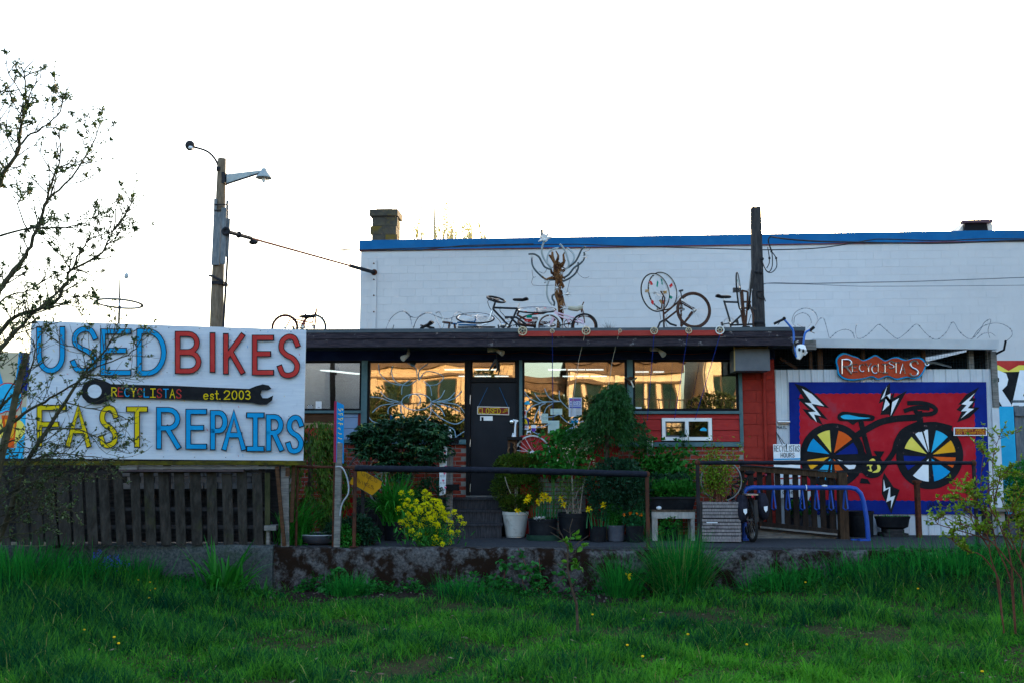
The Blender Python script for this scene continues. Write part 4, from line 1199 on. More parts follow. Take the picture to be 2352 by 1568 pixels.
def wheel(par, c, nrm, Rr, tyre=m_tyre, rim=m_chrome, rt=.018, spokes=20, cards=(), whitewall=None, tyre_on=True):
 "part wheel > rim, spokes; the tyre is the part's own mesh"
 c, nrm = Vector(c), Vector(nrm).normalized()
 q = MB(); q.ring(c, nrm, Rr, rt, 40, 8)
 w_ = q.build('wheel', tyre, par, True)
 q = MB(); q.ring(c, nrm, Rr - rt * 1.15, rt * .6, 40, 6)
 q.build('rim', whitewall or rim, w_, True)
 q = MB(); u = nrm.orthogonal().normalized(); v = nrm.cross(u)
 q.tube([c - nrm * .045, c + nrm * .045], .018, 8)
 for i in range(spokes):
  a = 2 * math.pi * i / spokes
  d = u * math.cos(a) + v * math.sin(a); t = u * -math.sin(a) + v * math.cos(a)
  sgn = 1 if i % 2 else -1
  q.tube([c + nrm * .025 * sgn + t * .015 * (1 if i % 4 < 2 else -1), c + d * (Rr - rt * 1.4)], .0022, 3, False)
 q.build('spokes', m_chrome, w_)
 for k, (a, rr, m, hw, hh) in enumerate(cards):
  d = u * math.cos(a) + v * math.sin(a); t = u * -math.sin(a) + v * math.cos(a)
  p = c + d * Rr * rr
  q = MB(); q.slab([p - t * hw - d * hh, p + t * hw * .7 - d * hh * .8, p + t * hw + d * hh, p - t * hw * .8 + d * hh * .7], nrm * .004)
  q.build('spoke_card', m, w_)
 return w_
def saddle(par, c, d, L=.26, m=m_saddle):
 d = Vector(d).normalized(); s = Vector((0, 0, 1)).cross(d); s.normalize(); up = d.cross(s)
 q = MB()
 prof = [(-.5, .085, .02), (-.38, .085, .035), (-.15, .06, .03), (.1, .028, .03), (.4, .018, .026), (.5, .012, .012)]
 n = 8; vs = []
 for t, w_, h in prof:
  for j in range(n):
   a = 2 * math.pi * j / n
   vs.append(Vector(c) + d * t * L + s * math.cos(a) * w_ * L / .26 + up * (math.sin(a) * h + (.02 if t < -.3 else 0)))
 fs = [(i * n + j, i * n + (j + 1) % n, (i + 1) * n + (j + 1) % n, (i + 1) * n + j) for i in range(len(prof) - 1) for j in range(n)] + [tuple(range(n - 1, -1, -1)), tuple(range((len(prof) - 1) * n, len(prof) * n))]
 q.add(vs, fs)
 return q.build('saddle', m, par, True)
def crankset(par, c, nrm, r=.085, m=m_chrome, ang=.6, length=.16):
 c, nrm = Vector(c), Vector(nrm).normalized()
 u = nrm.orthogonal().normalized(); v = nrm.cross(u)
 q = MB(); q.ring(c + nrm * .03, nrm, r, .008, 28, 5)
 for i in range(5):
  d = u * math.cos(i * 1.2566) + v * math.sin(i * 1.2566); q.tube([c + nrm * .03, c + nrm * .03 + d * r], .006, 4)
 q.tube([c - nrm * .06, c + nrm * .06], .018, 8)
 w_ = q.build('crankset', m, par, True)
 q = MB()
 d = u * math.cos(ang) + v * math.sin(ang)
 for sgn in (1, -1):
  e = c + nrm * .05 * sgn + d * sgn * length
  q.tube([c + nrm * .05 * sgn, e], .010, 5); q.beam(e + nrm * sgn * .01, e + nrm * sgn * .10, .07, .025, up=d)
 q.build('pedals', m_bar, w_, kind='stuff')
def tubes(par, name, m, segs, r=.014, n=6):
 q = MB()
 for s_ in segs:
  rr = r
  if isinstance(s_[-1], (int, float)):
   rr = s_[-1]; s_ = s_[:-1]
  q.tube(s_, rr, n)
 return q.build(name, m, par, True)
k1 = lambda x, y: (1071.9 + x * .15625, 539 + y * .15625)
k2 = lambda x, y: (1439.4 + x * .15625, 600.25 + y * .15625)
k3 = lambda x, y: (612.5 + x * .2605, 428.75 + y * .2605)
k4 = lambda x, y: (1684.4 + x * .284, 428.75 + y * .284)
k5 = lambda x, y: (x * .4102, 122.5 + y * .4102)
def on(f, Y):
 return lambda x, y, dy=0.0: at(*f(x, y), Y + dy)
ZRF = ZR - .01
# kid's red bike standing on the roof above the painted sign
A = on(k3, .2)
kb = thing('red_kids_bike', 'small rusty red banana seat bike standing on the roof just right of the painted sign', 'bicycle', A(300, 1250))
rwh, fwh = A(160, 1245), A(415, 1245)
wheel(kb, rwh, (0, 1, 0), .235, rim=m_bikered, spokes=16); wheel(kb, fwh, (.2, 1, 0), .235, spokes=16)
tubes(kb, 'frame', m_bikered, [[A(225, 1160), A(400, 1205)], [A(225, 1175), A(330, 1215)], [A(215, 1160), A(170, 1240)], [A(300, 1190), A(345, 1120)], [A(345, 1120), A(330, 1235)], [A(400, 1205), A(440, 1080)], [A(440, 1080), A(425, 1245)]], .013)
tubes(kb, 'handlebar', m_chrome, [[A(345, 1095), A(372, 1045), A(505, 1100), A(495, 1160)]], .011)
tubes(kb, 'sissy_bar', m_bikered, [[A(230, 1110), A(207, 1060), A(210, 1022), A(240, 1022)], [A(315, 1080), A(280, 1068), A(245, 1085), A(230, 1115)]], .006)
q = MB(); q.blob(A(360, 1145), (.17, .06, .035), 12, 6); q.build('saddle', m_saddle, kb, True)
crankset(kb, A(325, 1240, -.02), (0, 1, 0), .07)
b = MB(); b.box(rwh.x - .3, fwh.x + .3, .12, .28, ZRF - .02, rwh.z - .23); b.build('roof_plank', m_greywood, label='plank on the roof under the small red bike', cat='plank')
# blue bike lying on its side, wheel flat in the air
A = on(k3, .1)
bb = thing('blue_lying_bike', 'blue bicycle lying on the roof with flat wheels and a raised chrome handlebar', 'bicycle', A(1700, 1260))
wheel(bb, A(1840, 1160), (.05, -.42, 1), .335, spokes=28, rt=.016)
wheel(bb, A(1850, 1240, .15), (0, -.12, 1), .33, spokes=24, rt=.014)
tubes(bb, 'frame', m_bikeblue, [[A(1560, 1200), A(1680, 1212)], [A(1680, 1200), A(1840, 1190)], [A(1690, 1220), A(1850, 1222)], [A(1840, 1150), A(1840, 1190)]], .016)
tubes(bb, 'fork', m_bikebrown, [[A(1550, 1195), A(1640, 1205)], [A(1612, 1205), A(1605, 1265)], [A(1655, 1210), A(1665, 1265)]], .02)
tubes(bb, 'handlebar', m_chrome, [[A(1490, 1118), A(1505, 1105), A(1525, 1105), A(1548, 1140), A(1560, 1180), A(1555, 1230), A(1535, 1262)]], .013)
saddle(bb, A(1410, 1225), (-.4, .1, -.15), .26); tubes(bb, 'seat_post', m_bar, [[A(1355, 1222), A(1480, 1245)], [A(1400, 1235), A(1500, 1262)]], .013)
# dark bike with a steering wheel
A = on(k1, .25)
sb = thing('steering_wheel_bike', 'black bicycle on the roof with a car steering wheel for handlebars', 'bicycle', A(620, 1440))
tubes(sb, 'frame', m_bar, [[A(400, 1075), A(750, 1088)], [A(385, 1095), A(640, 1365)], [A(745, 1085), A(690, 1215), A(600, 1385)], [A(560, 1215), A(720, 1215)], [A(650, 1225), A(800, 1370)], [A(720, 1210), A(870, 1320)], [A(385, 1095), A(405, 1040)]], .019)
tubes(sb, 'fork', m_chrome, [[A(375, 1120), A(345, 1215), A(300, 1310), A(230, 1330)]], .016)
tubes(sb, 'cables', m_bar, [smooth([tuple(A(350, 960)), tuple(A(310, 980)), tuple(A(330, 1060)), tuple(A(375, 1130))]), smooth([tuple(A(500, 1060)), tuple(A(490, 1120)), tuple(A(550, 1190)), tuple(A(580, 1230))]), [A(400, 1180), A(480, 1260), A(520, 1330)]], .006, 4)
q = MB(); cst = A(432, 955); nst = Vector((.25, -.35, .9)); q.ring(cst, nst, .165, .019, 32, 8)
sw_ = q.build('steering_wheel', m_saddle, sb, True)
q = MB(); q.disc(cst - nst.normalized() * .02, nst, .05, .03, 14)
u = nst.orthogonal().normalized(); v = nst.normalized().cross(u)
for a in (.4, 2.5, 4.6):
 q.beam(cst, cst + (u * math.cos(a) + v * math.sin(a)) * .16, .04, .015, up=nst)
q.tube([cst, A(405, 1040)], .018, 6); q.build('steering_spokes', m_saddle, sw_)
saddle(sb, A(790, 960), (-1, .1, .05), .28); tubes(sb, 'seat_post', m_chrome, [[A(775, 1005), A(745, 1085)]], .014)
wheel(sb, A(1030, 1110), (.0, -.30, 1), .345, spokes=28, rt=.015, cards=[(.2, .8, m_card_r, .03, .03), (3.1, .8, m_card_r, .03, .03), (4.5, .7, m_greywood, .05, .06)])
crankset(sb, A(600, 1345, -.03), (0, 1, 0), .09); q = MB(); q.blob(A(535, 1330), .06, 8, 5); q.ring(A(590, 1260), (0, 1, 0), .03, .009, 16, 5); q.build('bell', m_chrome, sb, True)
q = MB(); q.box(A(540, 1365).x, A(620, 1365).x, .15, .35, ZRF, A(600, 1385).z); q.box(A(770, 1365).x, A(880, 1365).x, .15, .35, ZRF, A(800, 1370).z + .02); q.build('support', m_dktim, sb)
# rusty bike lying behind
A = on(k1, .6)
rb = thing('rusty_lying_bike', 'rusty brown bicycle lying tangled on the roof beside the metal tree with red reflectors', 'bicycle', A(1030, 1440))
wheel(rb, A(1040, 1245), (-.12, -.45, 1), .36, tyre=m_bikebrown, rim=m_bikebrown, spokes=26, rt=.017)
wheel(rb, A(1030, 1320, .1), (.05, -.25, 1), .34, tyre=m_tyre, spokes=20, rt=.016)
tubes(rb, 'frame', m_bikebrown, [[A(740, 1180), A(880, 1260), A(1000, 1310)], [A(900, 1290), A(1180, 1290)], [A(950, 1330), A(1130, 1330)], [A(1000, 1300), A(1000, 1390)], [A(740, 1180), A(770, 1130)]], .02)
q = MB()
for (x, y, w_, m) in ((905, 1262, .07, 0), (895, 1330, .06, 0), (1020, 1150, .04, 0), (920, 1205, .05, 1), (1000, 1230, .05, 2), (1090, 1300, .05, 2), (1010, 1330, .05, 2)):
 p = A(x, y, -.05); q.mat(m); q.box(p.x - w_, p.x + w_, p.y, p.y + .02, p.z - .025, p.z + .025)
q.build('reflectors', [m_card_r, m_card_g, m_greywood], rb)
# tree sculpture
A = on(k1, .9)
ts = thing('metal_tree', 'sculpture tree of a dry split trunk with curving grey tube branches and metal spider flowers', 'sculpture', A(1365, 1440))
m_bark = M('dry_trunk', (.07, .03, .016), (.24, .12, .05), 6, (3, 3, 1), .9, bump=1.0, c3=(.03, .012, .008), scale3=6, thr3=(.5, .58))
q = MB()
tr_ = [(1365, 1440, .10), (1372, 1300, .085), (1385, 1150, .075), (1380, 1000, .09), (1345, 880, .10), (1340, 780, .085), (1355, 690, .10), (1350, 600, .12), (1335, 520, .12), (1310, 450, .07), (1300, 400, .04)]
q.tube([A(x, y) for x, y, r_ in tr_], [r_ * .72 for *_, r_ in tr_], 9)
for pts in ([(1310, 430), (1340, 360), (1345, 310), (1310, 240)], [(1300, 420), (1260, 360), (1215, 300)], [(1275, 380), (1262, 320), (1260, 255)], [(1395, 470), (1430, 400), (1420, 300), (1440, 260)], [(1340, 620), (1250, 560), (1240, 510)], [(1340, 660), (1230, 640), (1160, 660), (1110, 610)], [(1380, 690), (1420, 770), (1400, 790)], [(1380, 560), (1440, 520)]):
 q.tube([A(x, y) for x, y in pts], [.035, .028, .02, .008][:len(pts)], 5)
rq = random.Random(3)
for k in range(60):
 y = rq.uniform(420, 700); x = 1345 + rq.uniform(-50, 50)
 q.tube([A(x, y), A(x + rq.uniform(-80, 80), y + rq.uniform(-70, 50), rq.uniform(-.2, .1))], [.02, .004], 4)
q.tube([A(1440, 1050, .02), A(1400, 900, .03), A(1400, 820)], [.02, .03, .01], 5)
q.build('trunk', m_bark, ts, True)
for pts in ([(1240, 515), (1150, 480), (1100, 400), (1060, 330), (990, 288), (910, 290)], [(1240, 490), (1150, 380), (1110, 290), (1105, 210), (1130, 120), (1140, 90)], [(1250, 500), (1190, 430), (1185, 340), (1220, 250), (1290, 210), (1350, 198)], [(1430, 520), (1490, 480), (1500, 420), (1470, 310), (1430, 210), (1370, 140)], [(1520, 460), (1570, 390), (1575, 300), (1520, 230), (1478, 203)], [(1490, 490), (1590, 410), (1640, 330), (1690, 220), (1745, 182)], [(1420, 640), (1500, 590), (1580, 490), (1680, 420), (1725, 350), (1725, 260)], [(1415, 690), (1520, 640), (1600, 570), (1640, 490), (1638, 410)], [(1280, 665), (1170, 660), (1080, 600), (990, 500), (960, 420), (960, 345)], [(1210, 670), (1180, 760), (1180, 880), (1215, 980), (1260, 1040)], [(1340, 880), (1270, 890), (1260, 940), (1290, 1000), (1280, 1050)]):
 dz = rq.uniform(-.2, .15)
 pts3 = smooth([tuple(A(x, y, dz * i / len(pts))) for i, (x, y) in enumerate(pts)], 4)
 q = MB(); q.tube(pts3, .018, 6); q.build('tube_branch', m_galv if rq.random() < .3 else M('branch_dark', (.05, .065, .08), (.09, .11, .12), 6, rough=.5), ts, True)
for pts in ([(980, 620), (975, 745), (1290, 745)], [(960, 520), (975, 625), (1020, 620)], [(1520, 660), (1490, 780), (1475, 850)], [(1600, 500), (1650, 590), (1730, 640), (1800, 620)], [(1740, 250), (1800, 230), (1825, 185)], [(1065, 545), (1140, 570), (1180, 500)]):
 q = MB(); q.tube(smooth([tuple(A(x, y)) for x, y in pts], 3), .004, 4); q.build('wire_twig', m_cable, ts)
for (x, y, r_) in ((1475, 875, .10), (1730, 335, .09), (1155, 80, .14), (955, 335, .05), (1150, 700, .07), (1440, 1085, .09), (1330, 790, .09), (1400, 570, .05)):
 q = MB(); c = A(x, y, -.12); q.blob(c, r_ * .3, 8, 5)
 for k in range(8):
  a = k * math.pi / 4 + .3
  d = Vector((math.cos(a), -.3, math.sin(a)))
  if r_ > .12 and d.z < -.3: continue
  q.tube([c, c + d * r_ * .55 + Vector((0, 0, r_ * .15)), c + d * r_], [r_ * .10, r_ * (.22 if r_ > .12 else .06), .003], 5)
 q.build('spider_flower', m_chrome if r_ < .12 else M('white_flower', (.6, .62, .64), (.72, .72, .72), 5), ts, True)
# pink kids bike
A = on(k1, -.05)
pk = thing('pink_kids_bike', 'small faded pink bike with white wall tyre and banana saddle standing on the roof edge', 'bicycle', A(1470, 1440))
wheel(pk, A(1215, 1345), (0.15, 1, 0), .215, tyre=M('white_tyre', (.5, .53, .55), (.6, .62, .62), 5), rim=m_rust, spokes=16, rt=.022)
wheel(pk, A(1730, 1350), (0, 1, 0), .215, tyre=m_tyre, rim=m_rust, spokes=16, rt=.022)
tubes(pk, 'frame', m_bikepink, [[A(1310, 1145), A(1520, 1205), A(1720, 1265)], [A(1300, 1170), A(1490, 1250)], [A(1520, 1205), A(1490, 1300)], [A(1540, 1255), A(1720, 1310)], [A(1690, 1260), A(1740, 1350)], [A(1310, 1120), A(1290, 1180)]], .014)
tubes(pk, 'fork', m_bikepink, [[A(1300, 1180), A(1260, 1280), A(1215, 1340)], [A(1285, 1185), A(1230, 1300)]], .014)
tubes(pk, 'sissy_bar', m_rust, [[A(1690, 1060), A(1710, 1130), A(1735, 1300)], [A(1680, 1080), A(1690, 1150)], [A(1690, 1060), A(1722, 990)]], .011)
q = MB(); q.tube([A(1490, 1078), A(1540, 1085), A(1620, 1095), A(1680, 1070), A(1705, 1050)], [.03, .045, .05, .045, .02], 8); q.build('saddle', M('cream_saddle', (.35, .33, .26), (.45, .42, .34), 5), pk, True)
q = MB(); q.ring(A(1730, 1350), (0, 1, 0), .255, .016, 20, 5, 0, 360); q.v = [v_ for v_ in q.v]; q = MB()
q.tube([A(1600, 1245), A(1650, 1195), A(1710, 1180), A(1790, 1190)], .018, 6); q.build('mudguard', p_wht, pk, True)
q = MB(); q.tube([A(1210, 1190), A(1270, 1200), A(1340, 1260)], .016, 6); q.build('mudguard', p_wht, pk, True)
crankset(pk, A(1500, 1310, -.03), (0, 1, 0), .08, m_rust)
b = MB(); b.box(A(1180, 1380).x, A(1780, 1380).x, -.12, .02, ZRF - .005, A(1500, 1440).z - .0); b.build('roof_block', m_dktim, label='dark plank on the roof edge under the small pink bike', cat='plank')
# dry weed
A = on(k1, .3)
P = np.array([tuple(A(2090 + rq.uniform(-20, 20), 1440)) for _ in range(70)]); az = rng.uniform(0, 6.28, 70)
np_obj('dry_weed', blades(P, az, rng.uniform(.1, 1.0, 70), rng.uniform(.12, .28, 70), .006, .1, 3), M('dry_weed_stem', (.08, .07, .06), (.14, .12, .1), 5), label='small tuft of dry grey weed growing on the roof edge', cat='weed')
# upturned bike with decorated wheels
A = on(k2, .3)
ub_ = thing('upturned_bike', 'rusty upside down bicycle on the roof with big raised wheels decorated with coloured cards', 'bicycle', A(800, 1000))
cds = [(.5, .6, m_card_r, .035, .04), (1.6, .6, m_card_t, .03, .05), (2.6, .72, m_card_t, .03, .05), (3.7, .5, m_card_g, .02, .06), (4.6, .55, m_card_r, .035, .045), (5.6, .6, m_card_t, .03, .05)]
wheel(ub_, A(420, 460, -.1), (.62, -.8, .05), .345, spokes=28, rt=.013, cards=cds)
wheel(ub_, A(528, 440, .1), (.58, -.8, .05), .345, spokes=28, rt=.013, cards=[(a + .4, r_, m_card_g if i % 2 else m_card_r, w_, h) for i, (a, r_, m, w_, h) in enumerate(cds[:4])])
wheel(ub_, A(985, 720), (.25, -1, 0), .315, tyre=M('brown_tyre', (.05, .03, .025), (.09, .05, .04), 8), rim=m_bikebrown, spokes=24, rt=.022)
tubes(ub_, 'frame', m_bikebrown, [[A(545, 780), A(770, 590)], [A(560, 870), A(790, 690)], [A(770, 580), A(1020, 730), .024], [A(800, 600), A(800, 960)], [A(540, 730), A(550, 900)], [A(850, 640), A(1000, 700)], [A(1000, 730), A(800, 960)], [A(960, 740), A(830, 930)]], .017)
tubes(ub_, 'fork', m_bikebrown, [[A(440, 705), A(550, 735)], [A(540, 740), A(560, 540), A(500, 440)], [A(510, 740), A(530, 520)]], .014)
tubes(ub_, 'handlebar', m_bar, [[A(560, 860), A(490, 900), A(455, 985)], [A(570, 860), A(640, 920), A(735, 950)], [A(545, 900), A(550, 985)]], .018)
tubes(ub_, 'chain', m_cable, [[A(485, 750), A(500, 860)], [A(600, 780), A(560, 860), A(600, 985)]], .005, 4)
crankset(ub_, A(810, 575, -.03), (0, 1, 0), .085, ang=2.2)
q = MB(); q.box(A(540, 980).x, A(840, 980).x, .25, .38, ZRF, A(600, 975).z); q.box(A(930, 980).x, A(1060, 980).x, .25, .36, ZRF, A(985, 965).z); q.build('wood_block', m_dktim, ub_)
# standing bikes beside the post
A = on(k2, .2)
vb = thing('vertical_bike', 'rusty bicycle stood on end beside the wooden roof post with narrow edge on wheels', 'bicycle', A(1740, 1000))
wheel(vb, A(1645, 440), (1, -.30, 0.05), .33, spokes=20, rt=.014, cards=[(1.0, .5, m_card_g, .03, .05)])
wheel(vb, A(1815, 420), (1, -.16, -.12), .36, spokes=20, rt=.016)
tubes(vb, 'frame', m_bikebrown, [[A(1690, 430), A(1710, 700), A(1745, 970), .03], [A(1780, 450), A(1770, 700), A(1750, 970)], [A(1720, 600), A(1830, 600)], [A(1700, 700), A(1800, 680)], [A(1690, 430), A(1780, 450)], [A(1860, 960), A(1855, 780), A(1800, 600)], [A(1680, 720), A(1720, 960)]], .017)
tubes(vb, 'cables', m_cable, [smooth([tuple(A(1830, 780)), tuple(A(1800, 880)), tuple(A(1780, 960))], 4), smooth([tuple(A(1720, 700)), tuple(A(1760, 740)), tuple(A(1800, 690))], 4)], .006, 4)
q = MB(); p = A(1620, 425); q.box(p.x - .07, p.x + .07, p.y - .03, p.y + .03, p.z - .04, p.z + .04); p = A(1840, 690); q.box(p.x - .06, p.x + .08, p.y - .02, p.y + .02, p.z - .02, p.z + .02); q.build('pedal', m_bar, vb)
q = MB(); q.box(A(1700, 980).x, A(1800, 980).x, .12, .3, ZRF, A(1745, 960).z); q.build('wood_block', m_dktim, vb)
db = thing('dark_frame_bike', 'dark bike frame with black saddle and chrome chainring beside the roof post', 'bicycle', A(1500, 1000))
tubes(db, 'frame', m_bar, [[A(1430, 580), A(1510, 850)], [A(1430, 598), A(1650, 605)], [A(1530, 940), A(1690, 790)], [A(1510, 850), A(1530, 940)], [A(1530, 940), A(1870, 925)]], .017)
saddle(db, A(1425, 525), (1, 0, .0), .27); tubes(db, 'seat_post', m_chrome, [[A(1430, 540), A(1435, 600)]], .014)
crankset(db, A(1515, 910, -.03), (0, 1, 0), .10)
tubes(db, 'stand', m_bar, [[A(1530, 940), A(1530, 1010)], [A(1860, 925), A(1860, 1010)]], .015)
# wooden roof post with cables
A = on(k4, .5)
rp_ = thing('roof_post', 'rough square wooden post rising from the right part of the roof with black cables', 'post', A(205, 1130))
q = MB(); a, e = A(180, 160), A(206, 1150); hw = .088
top = [a + Vector((-hw, -hw, .02)), a + Vector((hw, -hw, .01)), a + Vector((hw, hw, -.02)), a + Vector((-hw, hw, .03))]
q.beam(e, A(180, 172), 2 * hw * 1.12, 2 * hw, up=(0, 1, 0), taper=.86); q.add([A(152, 172), A(165, 150), A(178, 172), A(152, 172, .14), A(165, 150, .14), A(178, 172, .14)], [(0, 1, 2), (3, 5, 4), (0, 3, 4, 1), (1, 4, 5, 2)]); q.add([A(180, 172), A(206, 146), A(209, 172), A(180, 172, .14), A(206, 146, .14), A(209, 172, .14)], [(0, 1, 2), (3, 5, 4), (0, 3, 4, 1), (1, 4, 5, 2)])
q.build('post', M('post_dark', (.028, .028, .032), (.06, .058, .06), 5, (5, 5, 1), .95, bump=.7), rp_)
q = MB()
for (x, y) in ((190, 690), (225, 695), (235, 585)): q.blob(A(x, y, -.1), .03, 8, 5)
q.tube([A(165, 1100, -.12), A(245, 1100, -.12)], .03, 6)
q.build('bolts', m_cable, rp_)
for pts in ([(228, 590), (265, 680), (310, 695), (350, 650), (345, 580), (320, 540), (305, 520), (290, 470), (285, 425), (300, 405)], [(230, 610), (260, 670), (290, 690), (315, 640), (312, 540), (295, 480), (280, 440), (300, 408)], [(270, 660), (290, 620), (290, 570), (278, 490)], [(240, 870), (260, 930)], [(232, 850), (195, 850), (200, 890), (240, 910)]):
 q = MB(); q.tube(smooth([tuple(A(x, y, -.1)) for x, y in pts], 4), .009 if y < 800 else .006, 5); q.build('drop_cable', m_cable, rp_, True)
q = MB()
for (x, y) in ((308, 525), (292, 580), (346, 580)): q.tube([A(x, y - 8, -.1), A(x, y + 8, -.1)], .02, 6)
q.build('connector', m_cable, rp_)
q = MB(); q.box(A(170, 1120).x, A(245, 1120).x, .35, .65, ZRF - .02, A(200, 1120).z); q.build('foot', m_dktim, rp_)
def wire(name, pts, r_, lab, Y0, Y1, m=m_cable, f=k4):
 n = len(pts)
 q = MB(); q.tube(smooth([tuple(at(*f(x, y), Y0 + (Y1 - Y0) * i / (n - 1))) for i, (x, y) in enumerate(pts)], 4), r_, 5)
 return q.build(name, m, label=lab, cat='cable')
wire('power_cable', [(300, 407), (450, 428), (700, 445), (1000, 452), (1300, 458), (1700, 460), (2200, 440), (2700, 430)], .016, 'thick black cable from the roof post running right along the blue band', .4, 3.0)
wire('power_cable', [(-3200, 520), (-1500, 470), (-900, 482), (0, 507), (300, 513), (640, 502), (850, 478), (1100, 435), (1230, 427), (1700, 440), (2000, 425), (2700, 428)], .013, 'thin black cable sagging across the white wall behind the roof post', 5.4, 4.2)
wire('service_wire', [(232, 832), (270, 782), (600, 784), (1000, 776), (1500, 766), (2000, 748), (2700, 722)], .009, 'grey wire from the middle of the roof post to the right edge', .42, 2.0, M('wire_grey', (.12, .14, .17), (.16, .18, .2), 5))
wire('service_wire', [(250, 783), (600, 790), (1000, 806), (1500, 806), (2000, 802), (2700, 795)], .006, 'thinner lower grey wire from the roof post across the white wall', .42, 2.0, MATS['wire_grey'])
wire('roof_cable', [(350, 545), (900, 562), (1280, 559), (1400, 556), (1700, 525), (1900, 517), (2300, 508), (2351, 506)], .013, 'black cable looping over the left part of the blue band', 6.4, 6.3, m_cable, k3)
# razor wire
m_razor = M('razor_wire', (.10, .12, .14), (.2, .22, .25), 8, rough=.4, metal=.5)
def coil(lab, runs, Y, f, r_=.005, spread=.25):
 t = None
 q = MB()
 for i, pts in enumerate(runs):
  n = len(pts)
  p3 = smooth([tuple(at(*f(x, y), Y + spread * math.sin(j * 1.7 + i))) for j, (x, y) in enumerate(pts)], 5)
  q.tube(p3, r_, 4)
  for j in range(0, len(p3) - 1, 2):
   p = Vector(p3[j]); d = (Vector(p3[j + 1]) - p).normalized(); s_ = d.orthogonal().normalized()
   q.add([p - s_ * .018, p + d * .02, p + s_ * .018, p - d * .02], [(0, 1, 2, 3)])
 return q.build('razor_wire', m_razor, label=lab, cat='razor wire')
coil('loops of razor wire standing on the left part of the shop roof', [[(1050, 1262), (1090, 1170), (1150, 1115), (1210, 1100), (1255, 1130), (1275, 1190), (1285, 1262)], [(1290, 1262), (1320, 1180), (1370, 1125), (1430, 1115), (1480, 1140), (1510, 1200), (1540, 1262)], [(1210, 1080), (1225, 1110), (1280, 1150), (1340, 1150), (1410, 1115), (1470, 1130), (1540, 1160), (1600, 1165), (1680, 1140), (1740, 1130), (1840, 1150), (1940, 1150)], [(1110, 1262), (1122, 1220)], [(1610, 1262), (1640, 1150), (1690, 1108), (1740, 1120)]], .2, k3, .006)
coil('double loop of razor wire above the joint of the two roofs', [[(500, 1130), (475, 1090), (500, 1020), (570, 985), (640, 1000), (680, 1060), (660, 1130)], [(490, 1100), (500, 1050), (560, 1022), (610, 1045), (630, 1100), (600, 1140)], [(660, 1130), (690, 1080), (718, 1062), (740, 1090), (775, 1222)], [(520, 1115), (560, 1135)]], .1, k4, .005)
coil('long wavy razor wire along the white gutter of the metal shed', [[(785, 1222), (840, 1175), (905, 1155), (960, 1175), (980, 1225)], [(995, 1125), (988, 1165), (1005, 1225), (1060, 1215), (1120, 1165), (1175, 1115), (1225, 1150), (1270, 1190), (1330, 1228), (1400, 1180), (1480, 1112), (1540, 1170), (1590, 1215), (1650, 1235), (1720, 1180), (1775, 1095), (1820, 1160), (1870, 1210), (1925, 1230), (1990, 1170), (2030, 1100), (2082, 1075), (2060, 1160), (2075, 1225)], [(1930, 1232), (1990, 1150), (2080, 1108), (2170, 1110), (2240, 1150), (2255, 1200), (2210, 1248)], [(1970, 1228), (2020, 1190), (2080, 1182), (2120, 1210)]], -.1, k4, .005, .1)
m_ptwig = M('glare_twig', (.35, .30, .18), (.45, .38, .24), 5)  # light twig colour stands in for the glare of the bright sky
l_bud = LEAF('pale_bud', (.30, .28, .08), (.45, .42, .16))
for (lab, px, py0, py1, wd, n) in (('tall thin budding poplar top behind the white building left of centre', 998, 552, 446, 30, 26), ('lower thin budding poplar top behind the white building', 1083, 552, 508, 20, 14)):
 base = at(px, 600, 16)
 t = thing('poplar_tree', lab, 'tree', (base.x, base.y, 0))
 q = MB(); P, D = [], []
 top = at(px, py1, 16)
 q.tube([(base.x, base.y, 0), (base.x, base.y, base.z), top], [.10, .07, .01], 6)
 for k in range(n):
  x0 = at(px + rq.uniform(-wd * 1.6, wd * 1.6), 560, 16 + rq.uniform(-1, 1)); h = rq.random() ** 1.3
  x1 = x0 + Vector((rq.uniform(-.12, .12), 0, .3 + (top.z - x0.z) * h * .8))
  q.tube([Vector((base.x, base.y, base.z - 2.0 - rq.random())), x0, x1], [.035, .016, .005], 4)
  for j in range(16):
   s_ = rq.random(); P.append(tuple(x0 + (x1 - x0) * s_ + Vector((rq.uniform(-.06, .06), 0, 0)))); D.append((rq.uniform(-.6, .6), rq.uniform(-.6, .6), 1))
 q.build('trunk', m_ptwig, t)
 np_obj('crown', leaves(np.array(P), np.array(D), rng.uniform(.06, .16, len(P)), .05), l_bud, t)
# street light pole on the left with tension rod
A = on(k5, 1.5)
up_ = thing('utility_pole', 'weathered wooden pole with grey boxing boards and two lamps on the left', 'pole', (at(490, 900, 1.5).x, 1.5, 0))
q = MB(); q.tube([Vector((at(489, 1060, 1.5).x, 1.5, 0)), A(1215, 1400), A(1243, 592)], [.135, .128, .082], 12); q.build('pole', m_pole, up_, True)
def board(x0, x1, y0, y1, dy, dx=0, m=m_polegrey, th=.035):
 q = MB(); q.slab([A(x0, y0, dy), A(x1, y0, dy), A(x1 + dx, y1, dy), A(x0 + dx, y1, dy)], (0, th, 0)); q.build('board', m, up_)
board(1197, 1240, 890, 1185, -.17, -14); board(1240, 1267, 865, 1180, -.21, -8); board(1265, 1287, 925, 1140, -.15, -10); board(1198, 1214, 815, 890, -.14, -2); board(1266, 1278, 825, 1000, -.12, -4)
q = MB(); q.tube([A(1275, 1130, -.1), A(1250, 1540, -.1)], .022, 6); q.tube([A(1172, 1245, -.1), A(1192, 1250, -.17), A(1250, 1280, -.17)], .025, 6); q.build('conduit', m_cable, up_)
q = MB()
